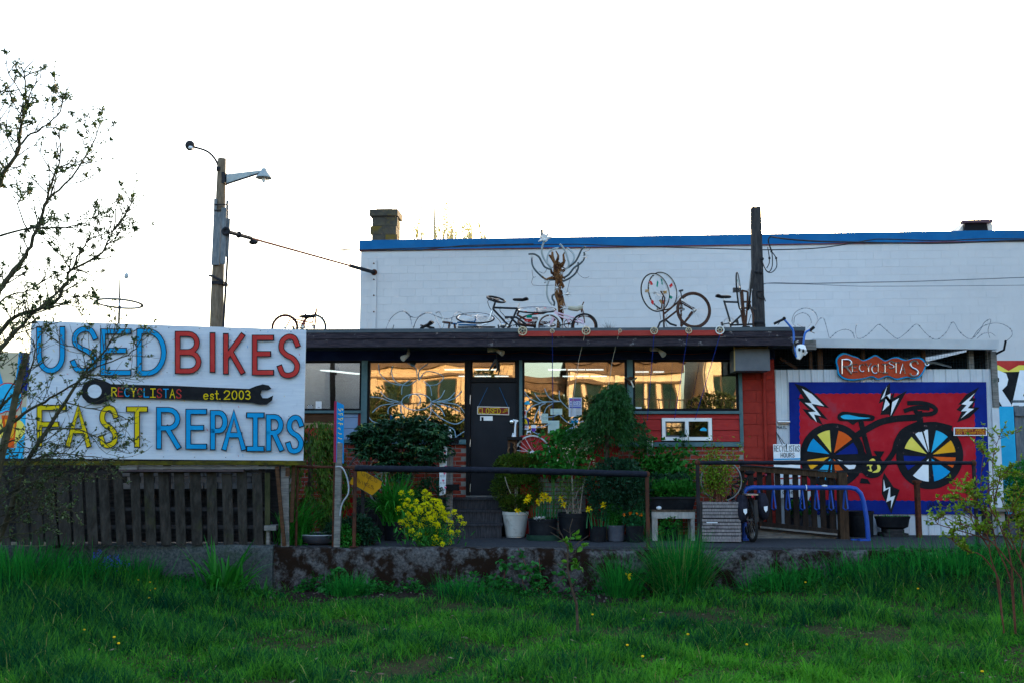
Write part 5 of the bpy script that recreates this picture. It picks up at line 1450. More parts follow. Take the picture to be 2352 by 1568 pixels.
for yy in (1285, 848, 880):
 x0, x1 = (1183, 1250) if yy > 1000 else (1200, 1275)
 q.slab([A(x0, yy - 9, -.155), A(x1, yy - 9, -.155), A(x1, yy + 7, -.155), A(x0, yy + 7, -.155)], (0, .3, 0)) if yy > 1000 else q.tube([A(x0, yy, -.16), A(x1, yy, -.16)], .012, 5)
q.build('strap', m_cable, up_)
q = MB(); q.tube(smooth([tuple(A(x, y, -.02)) for x, y in ((1222, 655), (1218, 620), (1190, 575), (1150, 545), (1090, 527))], 4), .022, 7); q.tube([A(1215, 648, -.06), A(1235, 650, -.06)], .05, 8); q.build('lamp_arm', m_cable, up_, True)
q = MB(); q.blob(A(1064, 518, -.02), (.098, .098, .105), 14, 8); gl_ = q.build('lamp_head', m_cable, up_, True)
q = MB(); q.blob(A(1068, 530, -.06), (.05, .06, .04), 10, 6); q.build('lens', p_wht, gl_, True)
q = MB()
q.add([A(1268, 678, -.05), A(1268, 728, -.05), A(1470, 667, -.05), A(1466, 655, -.05), A(1268, 678, .05), A(1268, 728, .05), A(1470, 667, .05), A(1466, 655, .05)], [(0, 1, 2, 3), (7, 6, 5, 4), (0, 4, 5, 1), (1, 5, 6, 2), (2, 6, 7, 3), (3, 7, 4, 0)])
q.build('bracket', m_galv, up_)
q = MB(); q.tube([A(1262, 735, -.06), A(1470, 668, -.06)], .018, 6); q.box(A(1260, 700).x - .06, A(1268, 700).x, 1.42, 1.58, A(1260, 735).z, A(1260, 672).z); q.build('bracket_arm', m_cable, up_)
q = MB(); ps_ = A(1477, 700); q.lathe([(.16, 0.0), (.155, .02), (.10, .09), (.055, .15), (.05, .19), (.03, .20)], ps_, 20); hd = q.build('lamp_shade', m_galv, up_, True)
q = MB(); q.blob(ps_ + Vector((0, 0, -.03)), (.04, .04, .07), 10, 6); q.build('bulb', p_wht, hd, True)
q = MB(); q.ring(A(1265, 997, -.24), (0, 1, 0), .06, .03, 18, 8); q.disc(A(1265, 997, -.24), (0, 1, 0), .05, .04, 12); q.build('rod_plate', m_cable, up_, True)
rod = thing('tension_rod', 'rusty brown tie rod slanting from the wooden pole down to the white building', 'rod', A(1380, 1030, -.15))
pA, pB, pC = A(1275, 1000, -.25), at(*k3(830, 722), BPL.pt(*k3(830, 722), .3).y), BPL.pt(*k3(945, 757), .04)
q = MB(); q.tube([pA + (pC - pA) * .13, pA + (pC - pA) * .80], .024, 8); q.build('rod', M('rod_brown', (.20, .07, .04), (.28, .11, .07), 8), rod, True)
q = MB(); q.tube([pA, pA + (pC - pA) * .13], .04, 7); q.tube([pA + (pC - pA) * .80, pC], .045, 8); q.blob(pA + (pC - pA) * .145 + Vector((0, -.02, -.07)), (.10, .07, .055), 8, 6); q.ring(pA + (pC - pA) * .06, pC - pA, .05, .02, 12, 5); q.build('turnbuckle', m_cable, rod, True, kind='stuff')
wp = thing('wall_plate', 'pale vertical strip bolted to the left end of the white block wall', 'plate', BPL.pt(858, 750))
q = MB(); z0, z1 = BPL.pt(858, 757).z - .5, BPL.pt(*k3(952, 650)).z; u0, u1 = (BPL.pt(*k3(930, 700)) - P0).dot(BU), (BPL.pt(*k3(972, 700)) - P0).dot(BU)
bbox(q, u0, u1, .004, .04, z0, z1); q.build('strip', m_white_block, wp)
q = MB()
for yy in (678, 820, 960, 1105): q.disc(BPL.pt(*k3(945, yy), .041), BN, .02, .012, 8)
q.ring(BPL.pt(*k3(947, 757), .045), BN, .055, .025, 16, 6); q.build('bolt', m_rust, wp)
A = on(k5, .5)
wo = thing('wheel_ornament', 'bicycle wheel lying flat on a thin mast above the painted sign', 'ornament', (A(670, 1500).x, .5, 0))
wheel(wo, A(670, 1402), (.02, .07, 1), .405, tyre=m_greywood, rim=m_chrome, spokes=0, rt=.02)
q = MB(); q.tube([(A(670, 1500).x, .5, 0), A(669, 1420)], .022, 6); q.tube([A(669, 1420), A(671, 1265)], [.02, .012], 6); q.tube([A(640, 1256), A(705, 1250)], .005, 4); q.build('mast', m_bar, wo, True)
q = MB(); p = A(708, 1247); q.blob(p, (.045, .03, .06), 8, 5); q.build('vane_cup', M('vane_pale', (.3, .35, .38), (.4, .45, .48), 5), wo, True)
# red board with brake rotors and strings, eave lamps
YF = YE - .035
p0, p1 = at(1192, 760, YF), at(1660, 774, YF)
rbd = thing('rotor_board', 'long narrow red board fixed along the front of the dark eaves', 'board', ((p0.x + p1.x) / 2, YF, p1.z))
q = MB(); q.box(p0.x, p1.x, YF, YF + .03, at(1400, 771.5, YF).z, at(1400, 759.5, YF).z); q.build('board', M('board_red', (.28, .035, .03), (.34, .05, .04), 5, (1, 1, 6), .7), rbd)
m_brass = M('rotor_brass', (.42, .36, .24), (.55, .48, .34), 6, rough=.5, metal=.3)
c3f = lambda x, y: (1163.75 + x * .2605, 704.4 + y * .2605)
rots = [(140, 215, .068, 'leftmost and largest'), (402, 215, .034, 'second small'), (700, 213, .064, 'third large'), (1000, 212, .028, 'smallest middle'), (1300, 212, .056, 'fifth'), (1605, 210, .048, 'sixth'), (1880, 206, .066, 'rightmost pale')]
for i, (x, y, r_, nm) in enumerate(rots):
 c = at(*c3f(x, y), YF - .014)
 t = thing('brake_rotor', nm + ' brass coloured brake rotor pinned on the red eaves board', 'brake rotor', c, 'brake rotors on the eaves board')
 q = MB(); q.ring(c, (0, 1, 0), r_, r_ * .16, 24, 6); q.build('rotor_rim', m_brass if i < 6 else M('rotor_pale', (.6, .6, .58), (.7, .7, .68), 5), t, True)
 q = MB(); q.ring(c, (0, 1, 0), r_ * .33, r_ * .14, 14, 5)
 for k in range(5):
  a = k * 1.2566 + .4 + i
  e = a + (.55 if i % 2 == 0 else 0)
  q.tube([c + Vector((math.cos(a), 0, math.sin(a))) * r_ * .35, c + Vector((math.cos(e), 0, math.sin(e))) * r_ * .95], r_ * .10, 5)
 q.build('rotor_spokes', m_brass, t, True)
 q = MB(); q.disc(c - Vector((0, .012, 0)), (0, 1, 0), r_ * .3, .03, 10); q.build('pin', m_bar, t)
strs = [((690, 240), (240, 1100), 0, M('string_pale', (.45, .42, .36), (.5, .46, .4), 5)), ((990, 228), (440, 1100), 0, MATS['string_pale']), ((1300, 240), (1240, 1000), 0, M('string_blue', (.01, .03, .22), (.015, .04, .28), 5)), ((1598, 235), (1480, 985), 0, MATS['string_blue']), ((1880, 250), (1660, 990), 0, MATS['string_blue']), ((402, 230), (410, 1000), 0, MATS['string_blue'])]
for i, ((x0, y0), (x1, y1), _, m) in enumerate(strs):
 lab = ['pale string slanting from the third rotor', 'pale string slanting from the smallest rotor', 'blue string hanging from the fifth rotor past the green window post', 'blue string hanging from the sixth rotor to the small white window', 'blue string slanting from the rightmost rotor', 'thin blue string hanging from the second rotor beside the door'][i]
 q = MB(); a = at(*c3f(x0, y0), YF - .02)
 if i < 2:
  d = (at(*c3f([635, 932][i], 470), -.5) - a)
  e = at(*c3f([560, 850][i], 1010), -.35)
  q.tube([a, at(*c3f([635, 932][i], 470), -.65), e], .0045, 4)
 else:
  q.tube([a, at(*c3f(x1, y1), -.40)], .0045, 4)
 q.build('string', m, label=lab, cat='string')
def spot(px, py, lab, dirs, Y=-.5):
 c = at(px, py, Y); t = thing('spot_lamp', lab, 'lamp', c)
 q = MB(); q.tube([Vector((c.x, c.y, Zb2 + .019)), Vector((c.x, c.y, c.z + .03))], .02, 6); q.blob(c + Vector((0, 0, .03)), .035, 8, 5); q.build('mount', m_greywood, t)
 for d in dirs:
  d = Vector(d).normalized(); q = MB(); q.tube([c, c + d * .05, c + d * .13, c + d * .15], [.025, .035, .05, .052], 10); q.build('lamp_head', M('lamp_offwhite', (.35, .34, .3), (.42, .4, .36), 5), t, True)
spot(1140, 804, 'twin white floodlight under the eaves above the shop door', [(.8, -.5, -.4), (-.9, -.3, .1)])
spot(938, 815, 'small white spotlight under the eaves above the left window', [(-.5, -.6, -.4)])
spot(1513, 803, 'small tan spotlight under the eaves above the right window', [(.4, -.4, -.5), (-.7, -.3, .1)])
q = MB(); q.tube(smooth([tuple(at(px, py, -.075)) for px, py in ((1030, 812), (1163, 812), (1210, 807), (1290, 815), (1380, 812), (1440, 806), (1530, 812), (1600, 812), (1650, 806))], 4), .006, 4); q.build('eaves_cord', M('cord_red', (.12, .02, .02), (.16, .03, .025), 5), label='thin red cord looping along the navy beam above the windows', cat='cord')
q = MB(); c = at(1135, 824, -.3); q.tube([at(1140, 825, -.3), at(1128, 843, -.3), at(1124, 850, -.3)], [.03, .02, .012], 6); q.tube([at(1140, 825, -.3), at(1143, 845, -.3), at(1140, 854, -.3)], [.03, .02, .012], 6); q.tube([at(1141, 820, -.3), Vector((at(1141, 820, -.3).x, -.3, Zb2 + .02))], .012, 5); q.build('hanging_fork', m_bar, label='black bicycle fork hanging upside down under the eaves above the door', cat='fork')
t = thing('hub_ornament', 'dark round hub with three steel arms fixed on the green window post', 'ornament', at(1448, 875, -.1))
q = MB(); c = at(1449, 874, -.1); q.blob(c, (.07, .04, .08), 10, 6); q.build('hub', m_bikebrown, t, True)
q = MB()
for a in (2.6, .5, -1.2): q.tube([c + Vector((0, -.04, 0)), c + Vector((math.cos(a) * .12, -.05, math.sin(a) * .12))], .014, 6)
q.build('arm', m_steel, t, True)
SPY = YE - .12
t = thing('skull_trophy', 'white metal animal skull with tall blue bicycle handlebars as horns on the eaves corner', 'trophy', at(1838, 815, SPY))
B4 = lambda x, y, dy=0.0: at(*c4(x, y), SPY + dy)
q = MB(); q.tube([B4(385, 345, .02), B4(385, 380), B4(372, 425), B4(362, 460)], [.075, .10, .055, .03], 10); q.tube([B4(410, 385), B4(430, 400), B4(410, 420)], .025, 6); q.build('skull', p_wht, t, True)
q = MB()
for (x, y) in ((370, 375), (405, 385)): q.blob(B4(x, y, -.085), (.02, .02, .03), 8, 5)
q.tube([B4(325, 300), B4(318, 380), B4(330, 420)], .02, 6); q.build('eye_hollow', m_bar, t, True)
q = MB(); q.tube(smooth([tuple(B4(x, y)) for x, y in ((345, 440), (325, 380), (322, 290), (318, 220), (300, 185), (235, 110))], 4), .018, 7); q.tube(smooth([tuple(B4(x, y)) for x, y in ((385, 380), (405, 330), (415, 260), (430, 225), (480, 195))], 4), .018, 7); q.build('handlebar', M('horn_blue', (.01, .10, .42), (.015, .13, .5), 5, rough=.35, spec=.4), t, True)
q = MB(); q.tube([B4(235, 110), B4(148, 152)], .022, 7); q.tube([B4(465, 210), B4(500, 180)], .026, 7); q.tube([B4(215, 118), B4(180, 160)], .006, 4); q.tube([B4(460, 215), B4(505, 235)], .006, 4); q.blob(B4(237, 105), .03, 8, 5); q.build('grip', m_saddle, t, True)
q = MB(); q.tube([B4(342, 305), B4(348, 315, .0)], .035, 7); q.tube([B4(350, 400, .1), B4(350, 400, 0)], .02, 6); q.build('clamp', m_chrome, t, True)
# foliage materials
l_cedar = LEAF('cedar_leaf', (.030, .085, .006), (.085, .17, .010), (.13, .20, .015))
l_thuja = LEAF('thuja_leaf', (.010, .065, .014), (.032, .13, .028))
l_rhodo = LEAF('rhododendron_leaf', (.008, .050, .020), (.026, .105, .040), (.07, .15, .05), trans=.12, rough=.35, spec=.4)
l_strap = LEAF('strap_leaf', (.012, .15, .014), (.045, .31, .028))
l_hop = LEAF('hop_leaf', (.014, .13, .014), (.045, .26, .030))
l_dark = LEAF('dark_leaf', (.008, .045, .022), (.024, .090, .038))
l_yew = LEAF('yew_leaf', (.028, .075, .006), (.095, .16, .012), (.13, .11, .012))
l_lime = LEAF('lime_leaf', (.10, .20, .008), (.20, .32, .014))
l_olive = LEAF('olive_leaf', (.05, .11, .012), (.11, .19, .025))
l_daff = LEAF('daffodil_leaf', (.012, .11, .035), (.030, .18, .055))
l_yellow = LEAF('yellow_petal', (.74, .68, .003), (.86, .82, .006), trans=.35)
l_daffy = LEAF('daffodil_petal', (.80, .62, .003), (.90, .74, .006), trans=.35)
l_orange = LEAF('orange_petal', (.75, .16, .004), (.85, .26, .006))
l_cream = LEAF('cream_petal', (.45, .42, .26), (.6, .55, .36))
l_violet = LEAF('bluebell_petal', (.035, .04, .45), (.07, .08, .62))
l_bramble = LEAF('bramble_leaf', (.012, .12, .020), (.038, .22, .036))
m_twig = M('twig_bark', (.05, .035, .025), (.11, .08, .06), 9, rough=.9)
m_ptwig2 = M('pale_stem', (.22, .18, .15), (.32, .27, .22), 9, rough=.9)
m_redtwig = M('reddish_twig', (.10, .035, .022), (.17, .07, .045), 9, rough=.9)
m_gstem = M('green_stem', (.03, .09, .015), (.05, .13, .025), 9, rough=.8)
m_pot = M('pot_black', (.005, .006, .009), (.010, .012, .016), 7, rough=.5, spec=.12, c3=(.02, .023, .028), scale3=4)
m_potgrey = M('pot_grey', (.045, .05, .065), (.07, .075, .095), 7, rough=.7)
m_potwhite = M('pot_cream', (.42, .42, .40), (.55, .55, .52), 4, rough=.6, c3=(.25, .23, .2), scale3=5)
m_saucer = M('saucer_green', (.012, .035, .025), (.02, .05, .035), 6, rough=.6)
m_potsoil = M('potting_soil', (.02, .014, .01), (.05, .035, .025), 20, rough=1, bump=.8)
m_wrap = M('black_wrap', (.005, .007, .014), (.012, .015, .026), 16, (1, 1, 1), .65, bump=1.0, spec=.12, c3=(.03, .035, .05), scale3=20, thr3=(.62, .75))
k6 = lambda x, y: (643 + x * .2605, 980 + y * .2605)
k7 = lambda x, y: (1133 + x * .2605, 980 + y * .2605)
k8 = lambda x, y: (1617 + x * .2605, 980 + y * .2605)
k9 = lambda x, y: (784 + x * .16017, 1010.6 + y * .16017)
k11 = lambda x, y: (1041.25 + x * .14325, 888.1 + y * .14325)
YB = WY + .14
def ell(n, c, r, hollow=.55):
 d = norm(rng.normal(size=(n, 3)))
 s = hollow + (1 - hollow) * rng.random((n, 1)) ** .6
 return np.array(tuple(c)) + d * s * np.array(r), d
def bush(par, name, m, blobs, n, L, W, up=.2, droop=.1, outw=1.0, jit=.6, lrange=.4):
 "leaves through a set of ellipsoids"
 Ps, Ds = [], []
 tot = sum(b[1][0] * b[1][1] * b[1][2] for b in blobs) if len(blobs) > 1 else 1
 wts = np.array([(b[1][0] * b[1][2]) for b in blobs]); wts = wts / wts.sum()
 for (c, r), w_ in zip(blobs, wts):
  P, d = ell(max(8, int(n * w_)), c, r)
  Ps.append(P); Ds.append(d * outw + rng.normal(size=P.shape) * jit + np.array([0, 0, up]))
 P, D = np.concatenate(Ps), np.concatenate(Ds)
 ok = P[:, 2] > -.02
 P, D = P[ok], D[ok]
 k = len(P)
 return np_obj(name, leaves(P, D, L * rng.uniform(1 - lrange, 1 + lrange, k), W * rng.uniform(1 - lrange, 1 + lrange, k), droop=droop), m, par)
def pot(par, px0, px1, py0, py1, m, taper=.82, Y=None, rim=True, N=28, name='pot', sy=1.0):
 "pot whose foot stands on the pavement at row py1"
 g = atz((px0 + px1) / 2, py1, 0)
 Y = g.y if Y is None else Y
 a, c = at(px0, py0, Y), at(px1, py0, Y)
 r_ = (c.x - a.x) / 2; h = a.z
 yc = Y + r_ * taper * sy * .5
 base = Vector(((a.x + c.x) / 2, yc, 0))
 t = thing(*par, base)
 q = MB(); pr = [(r_ * taper * .9, 0), (r_ * taper, .01), (r_ * .96, h * .86), (r_ * .96, h * .87), (r_ * 1.0, h * .88), (r_, h), (r_ * .93, h), (r_ * .90, h - .06), (0.01, h - .05)]
 if not rim: pr = [(r_ * taper * .9, 0), (r_ * taper, .01), (r_, h), (r_ * .94, h), (r_ * .9, h - .05), (.01, h - .045)]
 q.lathe(pr, base, N, 1, sy); q.build(name, m, t, True)
 q = MB(); q.disc(base + Vector((0, 0, h - .055)), (0, 0, 1), r_ * .90, .02, 20)
 if sy != 1: q.v = [Vector((v.x, base.y + (v.y - base.y) * sy, v.z)) for v in q.v]
 q.build('soil', m_potsoil, t)
 return t, base, r_, h
# railings along the wall
def rail(lab, pts, r_, posts):
 a = Vector(pts[0]); t = thing('railing', lab, 'railing', Vector((a.x, a.y, 0)))
 q = MB(); n = 60; p3 = []
 for i in range(n + 1):
  s_ = i / n * (len(pts) - 1); k = min(int(s_), len(pts) - 2); f_ = s_ - k
  p3.append(Vector(pts[k]) * (1 - f_) + Vector(pts[k + 1]) * f_ + Vector((0, 0, random.uniform(-.002, .002))))
 q.tube(p3, [r_ * random.uniform(.95, 1.05) for _ in p3], 10); q.build('handrail', m_wrap, t, True)
 for p, m in posts:
  q = MB(); p = Vector(p); q.tube([(p.x, p.y, .0), p], .029, 9); q.tube([(p.x, p.y, 0), (p.x, p.y, .012)], .07, 10); q.build('post', m, t, True)
  q = MB(); q.blob(p, (.046, .046, .05), 10, 6); q.build('elbow', m_rust, t, True)
 return t
pA, pB = at(816, 1074.5, YB), at(1486, 1088, YB - .05)
rail('black wrapped handrail on rusty posts in front of the shop door', [pA, pA * .5 + pB * .5 + Vector((0, 0, .015)), pB], .047, [(pA, M('post_rust_black', (.02, .016, .016), (.13, .045, .025), 3, rough=.8)), (pB, MATS['post_rust_black'])])
pA, pB = at(1602, 1061.5, YB), at(2236, 1062, WY + .65)
rail('thinner black handrail on the right in front of the mural and ramp', [pA, pB], .030, [(pA, M('post_dark2', (.014, .013, .016), (.035, .03, .034), 5)), (pB, MATS['post_dark2'])])
pA, pB = at(681, 1070, YB + .1), at(815, 1073, YB + .02)
t = thing('pipe_rail', 'thin rusty pipe rail between the painted board and the black handrail', 'railing', (pA.x, pA.y, 0))
q = MB(); q.tube([pA, pB], .021, 8); q.build('pipe', m_rust, t, True)
q = MB(); c = at(772, 1070, YB + .06); q.box(c.x - .035, c.x + .035, c.y - .035, c.y + .035, 0, c.z + .05); q.build('post', m_rust, t)
q = MB(); c = at(684, 1070, YB + .1); q.tube([(c.x, c.y, 0), c], .02, 7); q.build('end_post', m_rust, t, True)
YPS = YB + .0
t = thing('blue_sign', 'narrow upright blue sign with yellow writing and red edge on a grey post', 'sign', (at(777, 1000, YPS).x, YPS, 0))
q = MB(); a, e = at(775, 1230, YPS), at(776, 1062, YPS); q.box(a.x - .045, a.x + .045, YPS - .04, YPS + .04, 0, e.z + .3); q.build('post', m_greywood, t)
F0, F1 = at(773.5, 1000, YPS - .05), at(790, 1000, YPS + .10)
n_ = Vector((F1.y - F0.y, -(F1.x - F0.x), 0)).normalized(); BSP = Plane(F0, n_)
q = MB(); cs = [(773.5, 921), (790, 929), (789.5, 1063), (772, 1060)]; q.slab([BSP.pt(*p) for p in cs], -n_ * .02); q.build('panel', M('sign_blue', (.004, .20, .55), (.006, .25, .6), 4), t)
q = MB(); q.slab([BSP.pt(x, y, .003) for x, y in ((771, 920), (773.6, 921), (772.1, 1060), (769.5, 1061))], -n_ * .03); q.build('edge', M('sign_edge', (.25, .02, .06), (.3, .03, .08), 4), t)
pn = Paint(BSP, .002); rs = np.random.default_rng(8)
for k in range(11):
 y = 938 + k * 11
 for j in range(2 if k < 4 else 1):
  x = 777 + j * 5.5
  pn.stroke([(x, y), (x + rs.uniform(3, 5), y + rs.uniform(-2, 4)), (x + rs.uniform(4, 8 - 4 * j), y + rs.uniform(2, 5))], 1.4, p_lem)
pn.build('lettering', t)
q = MB(); q.tube(smooth([tuple(at(*k6(x, y), YPS - .05)) for x, y in ((490, 350), (530, 348), (560, 370), (590, 440), (605, 520), (600, 590), (560, 650), (535, 720), (530, 780))], 4), .012, 6)
q.build('hose', M('hose_grey', (.25, .28, .32), (.33, .36, .4), 6), smooth=True, label='thin pale grey hose looping down beside the blue sign post', cat='hose')
YT = YB + .40; TPL = Plane((0, YT, 0), (0, -1, .1))
t = thing('yellow_board', 'tilted dark yellow board with faint writing leaning behind the handrail', 'sign', TPL.pt(845, 1120))
q = MB(); q.slab([TPL.pt(*k9(x, y)) for x, y in ((218, 425), (320, 425), (580, 585), (560, 680), (440, 785), (110, 610), (160, 530))], (0, .02, 0)); q.build('board', M('board_yellow', (.42, .20, .006), (.5, .25, .01), 5), t)
q = MB(); q.slab([TPL.pt(*k9(x, y), .001) for x, y in ((225, 660), (440, 785), (440, 795), (222, 672))], (0, .015, 0)); q.slab([TPL.pt(*k9(x, y), .001) for x, y in ((320, 420), (580, 578), (580, 588), (318, 430))], (0, .015, 0)); q.build('edge', m_bar, t)
pn = Paint(TPL, .002)
def tl(s_, x, y, dx, dy, w_, h):
 for ch in s_:
  for l in FONT[ch]:
   pn.stroke([k9(x + u * w_ - v * h * .25 + dx * 0, y + u * w_ * .5 - v * h) for u, v in l], .8, p_blk)
  x += dx; y += dy
tl('USED', 300, 500, 60, 30, 38, 55); tl('BIKES', 245, 600, 48, 22, 32, 55)
pn.stroke([k9(418, 510), k9(318, 700)], .9, p_blk)
pn.build('lettering', t)
q = MB(); a = TPL.pt(*k9(300, 660), -.05); q.beam((a.x, a.y + .12, 0), a + Vector((0, .03, .2)), .05, .04); q.build('stake', m_dktim, t)
A = on(k6, -.75)
t = thing('silver_bike', 'old silver bicycle leaning at the brick wall behind the yellow board', 'bicycle', (A(800, 400).x, -.75, 0))
wheel(t, A(755, 395), (.1, 1, 0), .305, tyre=M('grey_tyre', (.12, .12, .13), (.18, .18, .2), 6), spokes=22, rt=.012); wheel(t, A(935, 545), (.1, 1, 0), .29, tyre=M('silver_tyre', (.3, .33, .38), (.4, .43, .48), 6), spokes=22, rt=.012)
tubes(t, 'frame', m_chrome, [[A(840, 250), A(870, 310), A(935, 345)], [A(755, 395), A(850, 260)], [A(935, 345), A(935, 545)], [A(755, 395), A(870, 520), A(935, 360)], [A(765, 290), A(770, 400)]], .012)
tubes(t, 'stand', m_bar, [[A(870, 520), Vector((A(870, 520).x, -.75, 0))], [A(765, 330), A(765, 295)]], .014)
q = MB(); a, c = at(774, 1142, -1.2), at(809, 1190, -1.2); q.add([(a.x, -1.1, .0), (c.x, -1.1, .0), (c.x, -1.0, a.z), (a.x + .05, -1.0, a.z - .04), (a.x, -1.13, 0), (c.x, -1.13, 0), (c.x, -1.03, a.z), (a.x + .05, -1.03, a.z - .04)], MB.BF)
q.build('red_board', M('panel_red', (.30, .006, .008), (.36, .01, .012), 4), label='dark red board leaning low behind the blue sign post', cat='board')
# planting in front of the shop, left to right
c = at(705, 1100, -1.35)
t = thing('weeping_cedar', 'yellow green weeping cedar shrub between the painted board and the blue sign', 'shrub', (c.x, -1.35, 0))
q = MB(); q.tube([(c.x, -1.35, 0), (c.x + .05, -1.3, 1.0), (c.x, -1.3, 1.75)], [.06, .045, .015], 7); q.build('trunk', m_twig, t, True)
Ps, Ds = [], []
for k in range(170):
 h = rng.uniform(.35, 1.95); a = rng.uniform(0, 6.28); rr = (.62 - .25 * max(0, h - 1.2)) * rng.uniform(.4, 1.0)
 p = np.array([c.x + math.cos(a) * rr, -1.35 + math.sin(a) * rr * .8, h])
 n = 60
 s_ = rng.random(n)
 Ps.append(p + np.stack([math.cos(a) * .18 * s_ + rng.normal(size=n) * .035, math.sin(a) * .18 * s_ + rng.normal(size=n) * .035, -.38 * s_ ** 1.4], 1))
 Ds.append(np.stack([rng.normal(size=n) * .35 + math.cos(a) * .4, rng.normal(size=n) * .35 + math.sin(a) * .4, -np.ones(n)], 1))
P, D = np.concatenate(Ps), np.concatenate(Ds); ok = P[:, 2] > .02
np_obj('foliage', leaves(P[ok], D[ok], rng.uniform(.05, .10, ok.sum()), .022), l_cedar, t)
c = Vector((at(690, 1240, -2.2).x, -2.2, 0))
P = np.array([(c.x - .1 + rng.normal() * .10, c.y + rng.normal() * .08, 0) for _ in range(260)])
np_obj('grassy_clump', blades(P, rng.normal(.0, 1.0, 260), rng.uniform(.05, .5, 260), rng.uniform(.5, .95, 260), .018, rng.uniform(.3, .8, 260), 5), l_strap, label='arching dark green grassy clump beside the grey timber prop', cat='plant')
c = atz(729, 1252, 0)
t = thing('bowl_planter', 'wide shallow grey bowl planter with a pale rim on the pavement edge', 'planter', (c.x, c.y + .3, 0))
q = MB(); q.lathe([(.20, 0), (.30, .04), (.345, .13), (.35, .15), (.325, .15), (.31, .10), (.02, .08)], (c.x, c.y + .30, 0), 36); q.build('bowl', m_potgrey, t, True)
q = MB(); q.ring((c.x, c.y + .30, .15), (0, 0, 1), .338, .012, 40, 6); q.build('rim', M('rim_pale', (.3, .32, .34), (.4, .42, .44), 5), t, True)
P = np.array([(c.x + rng.normal() * .12, c.y + .3 + rng.normal() * .1, .09) for _ in range(26)])
np_obj('weeds', blades(P, rng.uniform(0, 6.28, 26), rng.uniform(.3, 1.2, 26), rng.uniform(.1, .25, 26), .012, .6, 4), l_hop, t)
q = MB(); q.disc((c.x, c.y + .3, .085), (0, 0, 1), .3, .01, 24); q.build('soil', m_potsoil, t)
c = at(810, 1215, YB + .22)
t = thing('leafy_weed', 'dark leafy self sown bush around the foot of the left handrail post', 'plant', (c.x, YB + .3, 0))
bush(t, 'foliage', l_dark, [((c.x - .18, YB + .3, .2), (.26, .2, .2)), ((c.x + .06, YB + .32, .26), (.22, .2, .2)), ((c.x + .2, YB + .3, .15), (.2, .2, .15))], 1900, .06, .03)
q = MB()
for k in range(14): q.tube([(c.x + rq.uniform(-.2, .15), YB + .3, 0), (c.x + rq.uniform(-.4, .3), YB + .3 + rq.uniform(-.1, .2), rq.uniform(.25, .6))], [.006, .003], 4)
q.build('stems', m_twig, t)
c = at(796, 1235, YB + .05)
t = thing('bright_weed', 'bright green ferny weed on the wall edge under the blue sign', 'plant', (c.x, YB + .03, 0))
bush(t, 'foliage', l_hop, [((c.x, YB + .08, .10), (.2, .10, .12)), ((c.x - .05, YB + .1, .2), (.12, .1, .12))], 700, .05, .03)
q = MB(); c = at(835, 1238, YB + .5); q.box(c.x - .17, c.x + .16, c.y, c.y + .09, 0, .075); q.build('timber_offcut', m_brownwood, label='short dark timber offcut lying on the pavement by the left handrail post', cat='timber')
YH = -.95
C6 = lambda x, y: at(612.5 + x * .2605, 704.4 + y * .2605, YH)
base = C6(1195, 1567); base = Vector((base.x, YH, 0))
t = thing('rhododendron', 'broad dark glossy leaved rhododendron bush in front of the left shop window', 'shrub', base)
q = MB()
for (x, y) in ((900, 1150), (1050, 1060), (1200, 1010), (1350, 1030), (1500, 1120), (1250, 1180), (1100, 1200), (1400, 1250), (1020, 1260)):
 p = C6(x, y); q.tube([base + Vector((rq.uniform(-.05, .05), 0, 0)), base + Vector((rq.uniform(-.06, .06), rq.uniform(-.05, .05), .62)), (p + base) / 2 + Vector((0, 0, .45)), p + Vector((0, rq.uniform(-.2, .2), 0))], [.022, .02, .014, .008], 6)
q.build('stems', M('rhodo_stem', (.10, .06, .04), (.16, .10, .07), 9), t, True)
Ps, Ds = [], []
whorl = []
for k in range(560):
 x = rq.uniform(800, 1580); ym = 1030 + ((x - 1190) / 400) ** 2 * 130 - 60; yb = 1500 - abs(x - 1200) * .62
 y = rq.uniform(ym, max(ym + 20, yb))
 p = C6(x + rq.gauss(0, 22), y + rq.gauss(0, 26)) + Vector((0, rq.uniform(-.45, .35), 0)); whorl.append(p)
 n = rq.randint(7, 10); a0 = rq.uniform(0, 6.28)
 for j in range(n):
  a = a0 + j * 6.283 / n
  Ps.append(tuple(p)); Ds.append((math.cos(a), math.sin(a), rq.uniform(-.55, .25)))
P, D = np.array(Ps), np.array(Ds)
np_obj('foliage', leaves(P, D, rng.uniform(.085, .14, len(P)), rng.uniform(.03, .042, len(P)), .15, .25), l_rhodo, t)
q = MB()
for p in whorl[::5]: q.blob(p + Vector((0, 0, .012)), (.011, .011, .02), 6, 4)
q.build('buds', M('bud_yellow', (.25, .27, .06), (.32, .33, .09), 5), t, kind='stuff')
c = at(985, 1110, -.95)
t = thing('dark_shrub', 'thin dark leafy shrub below the rhododendron beside the white upright sign', 'shrub', (c.x, -.95, 0))
bush(t, 'foliage', l_dark, [((c.x, -.95, .55), (.3, .25, .45)), ((c.x - .45, -.7, .5), (.3, .15, .3))], 900, .09, .035)
YU = -1.0
t = thing('white_upright_sign', 'tall narrow white sign with pink hearts and black marks standing left of the door steps', 'sign', (at(1015, 1136, YU).x, YU, at(1015, 1136, YU).z))
UPL = Plane((0, YU, 0), FRONT)
q = MB(); q.slab([UPL.pt(*p) for p in ((1009.5, 1021), (1027, 1023), (1023, 1134), (1009, 1137))], (0, .02, 0)); q.build('board', p_wht, t)
pn = Paint(UPL, .002); rs = np.random.default_rng(12)
